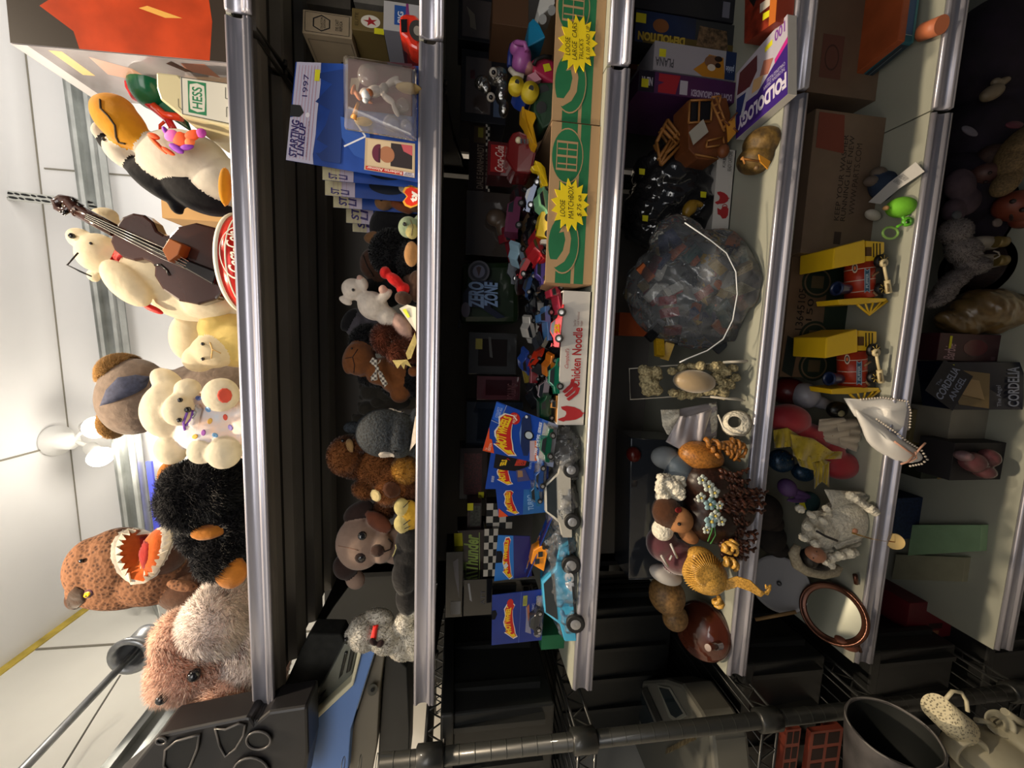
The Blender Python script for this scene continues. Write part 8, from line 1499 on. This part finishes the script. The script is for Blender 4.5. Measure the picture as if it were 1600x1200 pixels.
for k in range(8): b.prism([G(1042+6*k, 1178-3*k+(k % 2), zt2), G(1046+6*k, 1176-3*k, zt2), G(1048+6*k, 1167-3*k, zt2), G(1044+6*k, 1169-3*k, zt2)], V(0, 0, .004))
b.obj('push_buttons', sb_)
# blue and silver appliance, foam pad, white panel, black moulded case
ap = empty('exercise_step', P(560, 1120, .05), 'blue and grey plastic appliance with silver panel standing on the rack at the left', 'appliance')
def ap_s(pts, Y0, th, mt, nm): return slab([(400+x/5, 960+y/5) for x, y in pts], Y0, th, mt, nm, ap, .002)
ap_s([(825, 262), (930, 290), (870, 480), (740, 900), (715, 1260), (290, 1260), (350, 1000), (400, 885), (750, 555), (800, 380)], .03, .05, mat('denim_blue_plastic', hx('5a7db8'), .45), 'blue_panel')
ap_s([(800, 258), (832, 262), (800, 390), (758, 560), (405, 890), (350, 1005), (320, 960), (335, 935), (395, 850), (740, 530), (770, 400)], .022, .05, mat('cream_trim', hx('c9c4a8'), .4), 'cream_trim')
ap_s([(690, 230), (800, 255), (765, 400), (735, 530), (395, 850), (360, 870), (430, 700), (560, 480)], .04, .05, mat('grey_silver_panel', hx('6f7168'), .35, .3), 'silver_panel')
for i, pp in enumerate(([(740, 265), (775, 270), (735, 450), (700, 470)], [(690, 300), (715, 300), (670, 480), (640, 520)], [(500, 640), (545, 600), (500, 680), (470, 720)])): ap_s(pp, .036, .01, M('22231f', .3), 'vent')
ap_s([(940, 290), (1005, 300), (965, 600), (945, 1000), (905, 1260), (722, 1260), (748, 900), (880, 480)], .05, .06, mat('warm_grey_plastic', hx('6a6458'), .5), 'grey_base'); MB().m(M('57544a', .4)).cyl(P(582, 1078, .035), P(582, 1078, .052), .008, n=20).m(M('15140f', .4)).cyl(P(582, 1078, .033), P(582, 1078, .036), .003).obj('knob', ap)
ap_s([(1010, 300), (1080, 330), (1180, 420), (1200, 900), (1190, 1260), (950, 1260), (960, 1000), (985, 600)], .07, .08, tote, 'black_rear')
fm = [(484, 991), (532, 992), (541, 1010), (512, 1060), (496, 1077), (448, 1073), (452, 1055), (470, 1015)]; slab(fm, .06, .04, mat('charcoal_foam', hx('242421'), .95, noise=.3, scale=60, bump=.5), 'foam_pad', None, .003); o_ = [o for o in C.objects if o.name == 'foam_pad'][0]; recenter(o_); tag(o_, 'charcoal foam pad with angled corners above the blue appliance', 'foam pad')
slab([(441, 1074), (466, 1078), (455, 1102), (420, 1112), (428, 1095)], .10, .03, mat('cream_panel', hx('cfc6b0'), .6), 'cream_board', None, .001); o_ = [o for o in C.objects if o.name == 'cream_board'][0]; recenter(o_); tag(o_, 'small cream panel with blue grey edge beside the foam pad', 'panel')
slab([(464, 1078), (486, 1080), (478, 1100), (455, 1104)], .11, .03, M('4c5468', .5), 'blue_grey_strip', None, .001); o_ = [o for o in C.objects if o.name == 'blue_grey_strip'][0]; recenter(o_); tag(o_, 'blue grey strip between the cream panel and the blue appliance', 'strip')
mc = empty('moulded_case', P(330, 1170, -.04), 'black moulded plastic panel with round and fan shaped recesses at the lower left corner', 'panel'); gm2 = mat('grey_black_moulding', hx('1d1c1e'), .38, noise=.15, scale=10)
slab([(384, 1121), (330, 1132), (246, 1150), (196, 1212), (150, 1250), (470, 1250), (482, 1180), (480, 1104), (420, 1113), (398, 1131), (392, 1122)], -.03, .05, gm2, 'panel_body', mc, .004)
def rec(pts, nm='recess'): 
    slab(pts, -.033, .0035, M('08080a', .4), nm, mc, 0); MB().m(M('4c4a4a', .3)).tube([P(x, y, -.034) for x, y in pts], .0016, 6, closed=True).obj('recess_rim', mc)
rec([(336, 1138), (352, 1140), (372, 1131), (383, 1133), (380, 1150), (368, 1170), (352, 1182), (343, 1165)]); rec([(258, 1172), (275, 1158), (300, 1151), (311, 1148), (308, 1170), (296, 1200), (270, 1215), (256, 1196)])
rec([(252+8*math.cos(t)*1.0, 1158+5*math.sin(t)) for t in [6.28*i/14 for i in range(14)]], 'small_hole'); rec([(404+19*math.cos(t), 1157+14*math.sin(t)) for t in [6.28*i/20 for i in range(20)]], 'round_hole'); rec([(392+28*math.cos(t), 1208+24*math.sin(t)) for t in [6.28*i/20 for i in range(20)]], 'round_hole'); 
# red crates, dark pipe, cream plastic parts
for i, (x0, x1, l) in enumerate(((1217, 1252, 'brick red plastic crate behind the grooved post, upper of the two'), (1255, 1318, 'brick red slotted plastic crate below the first, behind the dark bucket'))):
    cz = empty('plastic_crate', P(x1, 1180, .0), l, 'crate'); rc = mat('brick_red_plastic', hx('8a4030'), .5); a, b2 = P(x1, 1138, .01), P(x0, 1240, .01)
    MB().m(rc).box((b2.x, .01, a.z), (a.x, .02, b2.z)).obj('front_wall', cz); b = MB().m(M('2a1410', .7)); w_, h_ = a.x-b2.x, b2.z-a.z
    for r in range(2):
        for c_ in range(4): b.box((b2.x+w_*(.06+.24*c_), .0095, a.z+h_*(.1+.45*r)), (b2.x+w_*(.24+.24*c_), .0105, a.z+h_*(.45+.45*r)))
    b.obj('slots', cz, kind='stuff'); MB().m(rc).box((b2.x, .02, a.z), (a.x, .05, a.z+.006)).obj('rim', cz)
cb0 = P(1395, 1142, -.12); axb = V(-1, .02, -.10).normalized(); rb_ = .060; vs_ = mat('worn_grey_metal', hx('4a4748'), .5, .3, noise=.5, scale=25); bkt = empty('metal_bucket', cb0, 'worn dark grey bucket lying on its side with the opening facing the shelves', 'bucket')
MB().m(vs_).lathe([(rb_*.93, .002), (rb_*.97, -.002), (rb_, .001), (rb_*.99, .03), (rb_*.9, .2)], cb0, axb, 56).obj('outer_wall', bkt); MB().m(mat('dark_bucket_inside', (.012, .014, .013), .7)).lathe([(rb_*.93, .002), (rb_*.88, .12), (0, .12)], cb0, axb, 56).obj('inside', bkt)
b = MB().m(M('6d6a68', .6)); b.tube([cb0 + (axb.orthogonal().normalized()*math.cos(t)+axb.cross(axb.orthogonal().normalized())*math.sin(t))*rb_*(.965+.012*math.sin(7*t)) for t in [6.28*i/60 for i in range(60)]], .0016, 6, closed=True); b.obj('worn_rim', bkt)
iv = mat('old_ivory_plastic', hx('c6bda0'), .4); ivp = mat('perforated_ivory', hx('c6bda0'), .45, noise=.7, scale=260, tex='voronoi', col2=hx('4c4430')); Yi = -.10
iv1 = empty('ivory_cup', P(1480, 1130, Yi), 'ivory plastic perforated part with a loop handle below the dark bucket', 'plastic part')
MB().m(ivp).cyl(P(1462, 1104, Yi), P(1502, 1140, Yi-.01), .021, .024, 30).obj('perforated_basket', iv1); MB().m(iv).tube([P(1478, 1092, Yi-.01), P(1488, 1080, Yi-.01), P(1502, 1082, Yi-.01), P(1510, 1095, Yi-.015), P(1512, 1112, Yi-.02)], .0028, 8).obj('loop_handle', iv1)
MB().m(iv).lathe([(.020, 0), (.026, .002), (.028, .03), (.025, .032), (.023, .01), (.018, .008)], P(1488, 1150, Yi), (P(1520, 1180, Yi-.03)-P(1488, 1150, Yi)).normalized(), 34).obj('collar', iv1)
blobthing('ivory_housing', [(1560, 1190, 0, 50, 36, 40, 0, iv), (1600, 1170, 0, 30, 30, 34, 0, iv), (1545, 1225, 0, 34, 34, 34, 0, iv)], Yi-.02, 'large smooth ivory plastic housing at the lower right corner of the picture', 'plastic part', .003)
iv2 = empty('ivory_funnel', P(1560, 1130, Yi), 'ivory plastic funnel parts beside the large ivory housing', 'plastic part'); MB().m(iv).lathe([(.010, 0), (.018, .012), (.020, .014), (.016, .012), (.008, .002)], P(1556, 1128, Yi), V(.5, -.7, .5), 30).obj('funnel', iv2); MB().m(iv).tube([P(1570, 1112, Yi-.01), P(1590, 1126, Yi-.01), P(1606, 1134, Yi-.01)], .006, 8).tube([P(1525, 1125, Yi), P(1545, 1128, Yi), P(1560, 1140, Yi)], .004, 8).obj('spout', iv2); MB().m(M('8a2c20', .5)).ball(P(1570, 1142, Yi-.01), .0035).obj('red_dot', iv2)
for o_ in list(bpy.data.objects):
    if o_.type == 'EMPTY' and not kids(o_): bpy.data.objects.remove(o_)
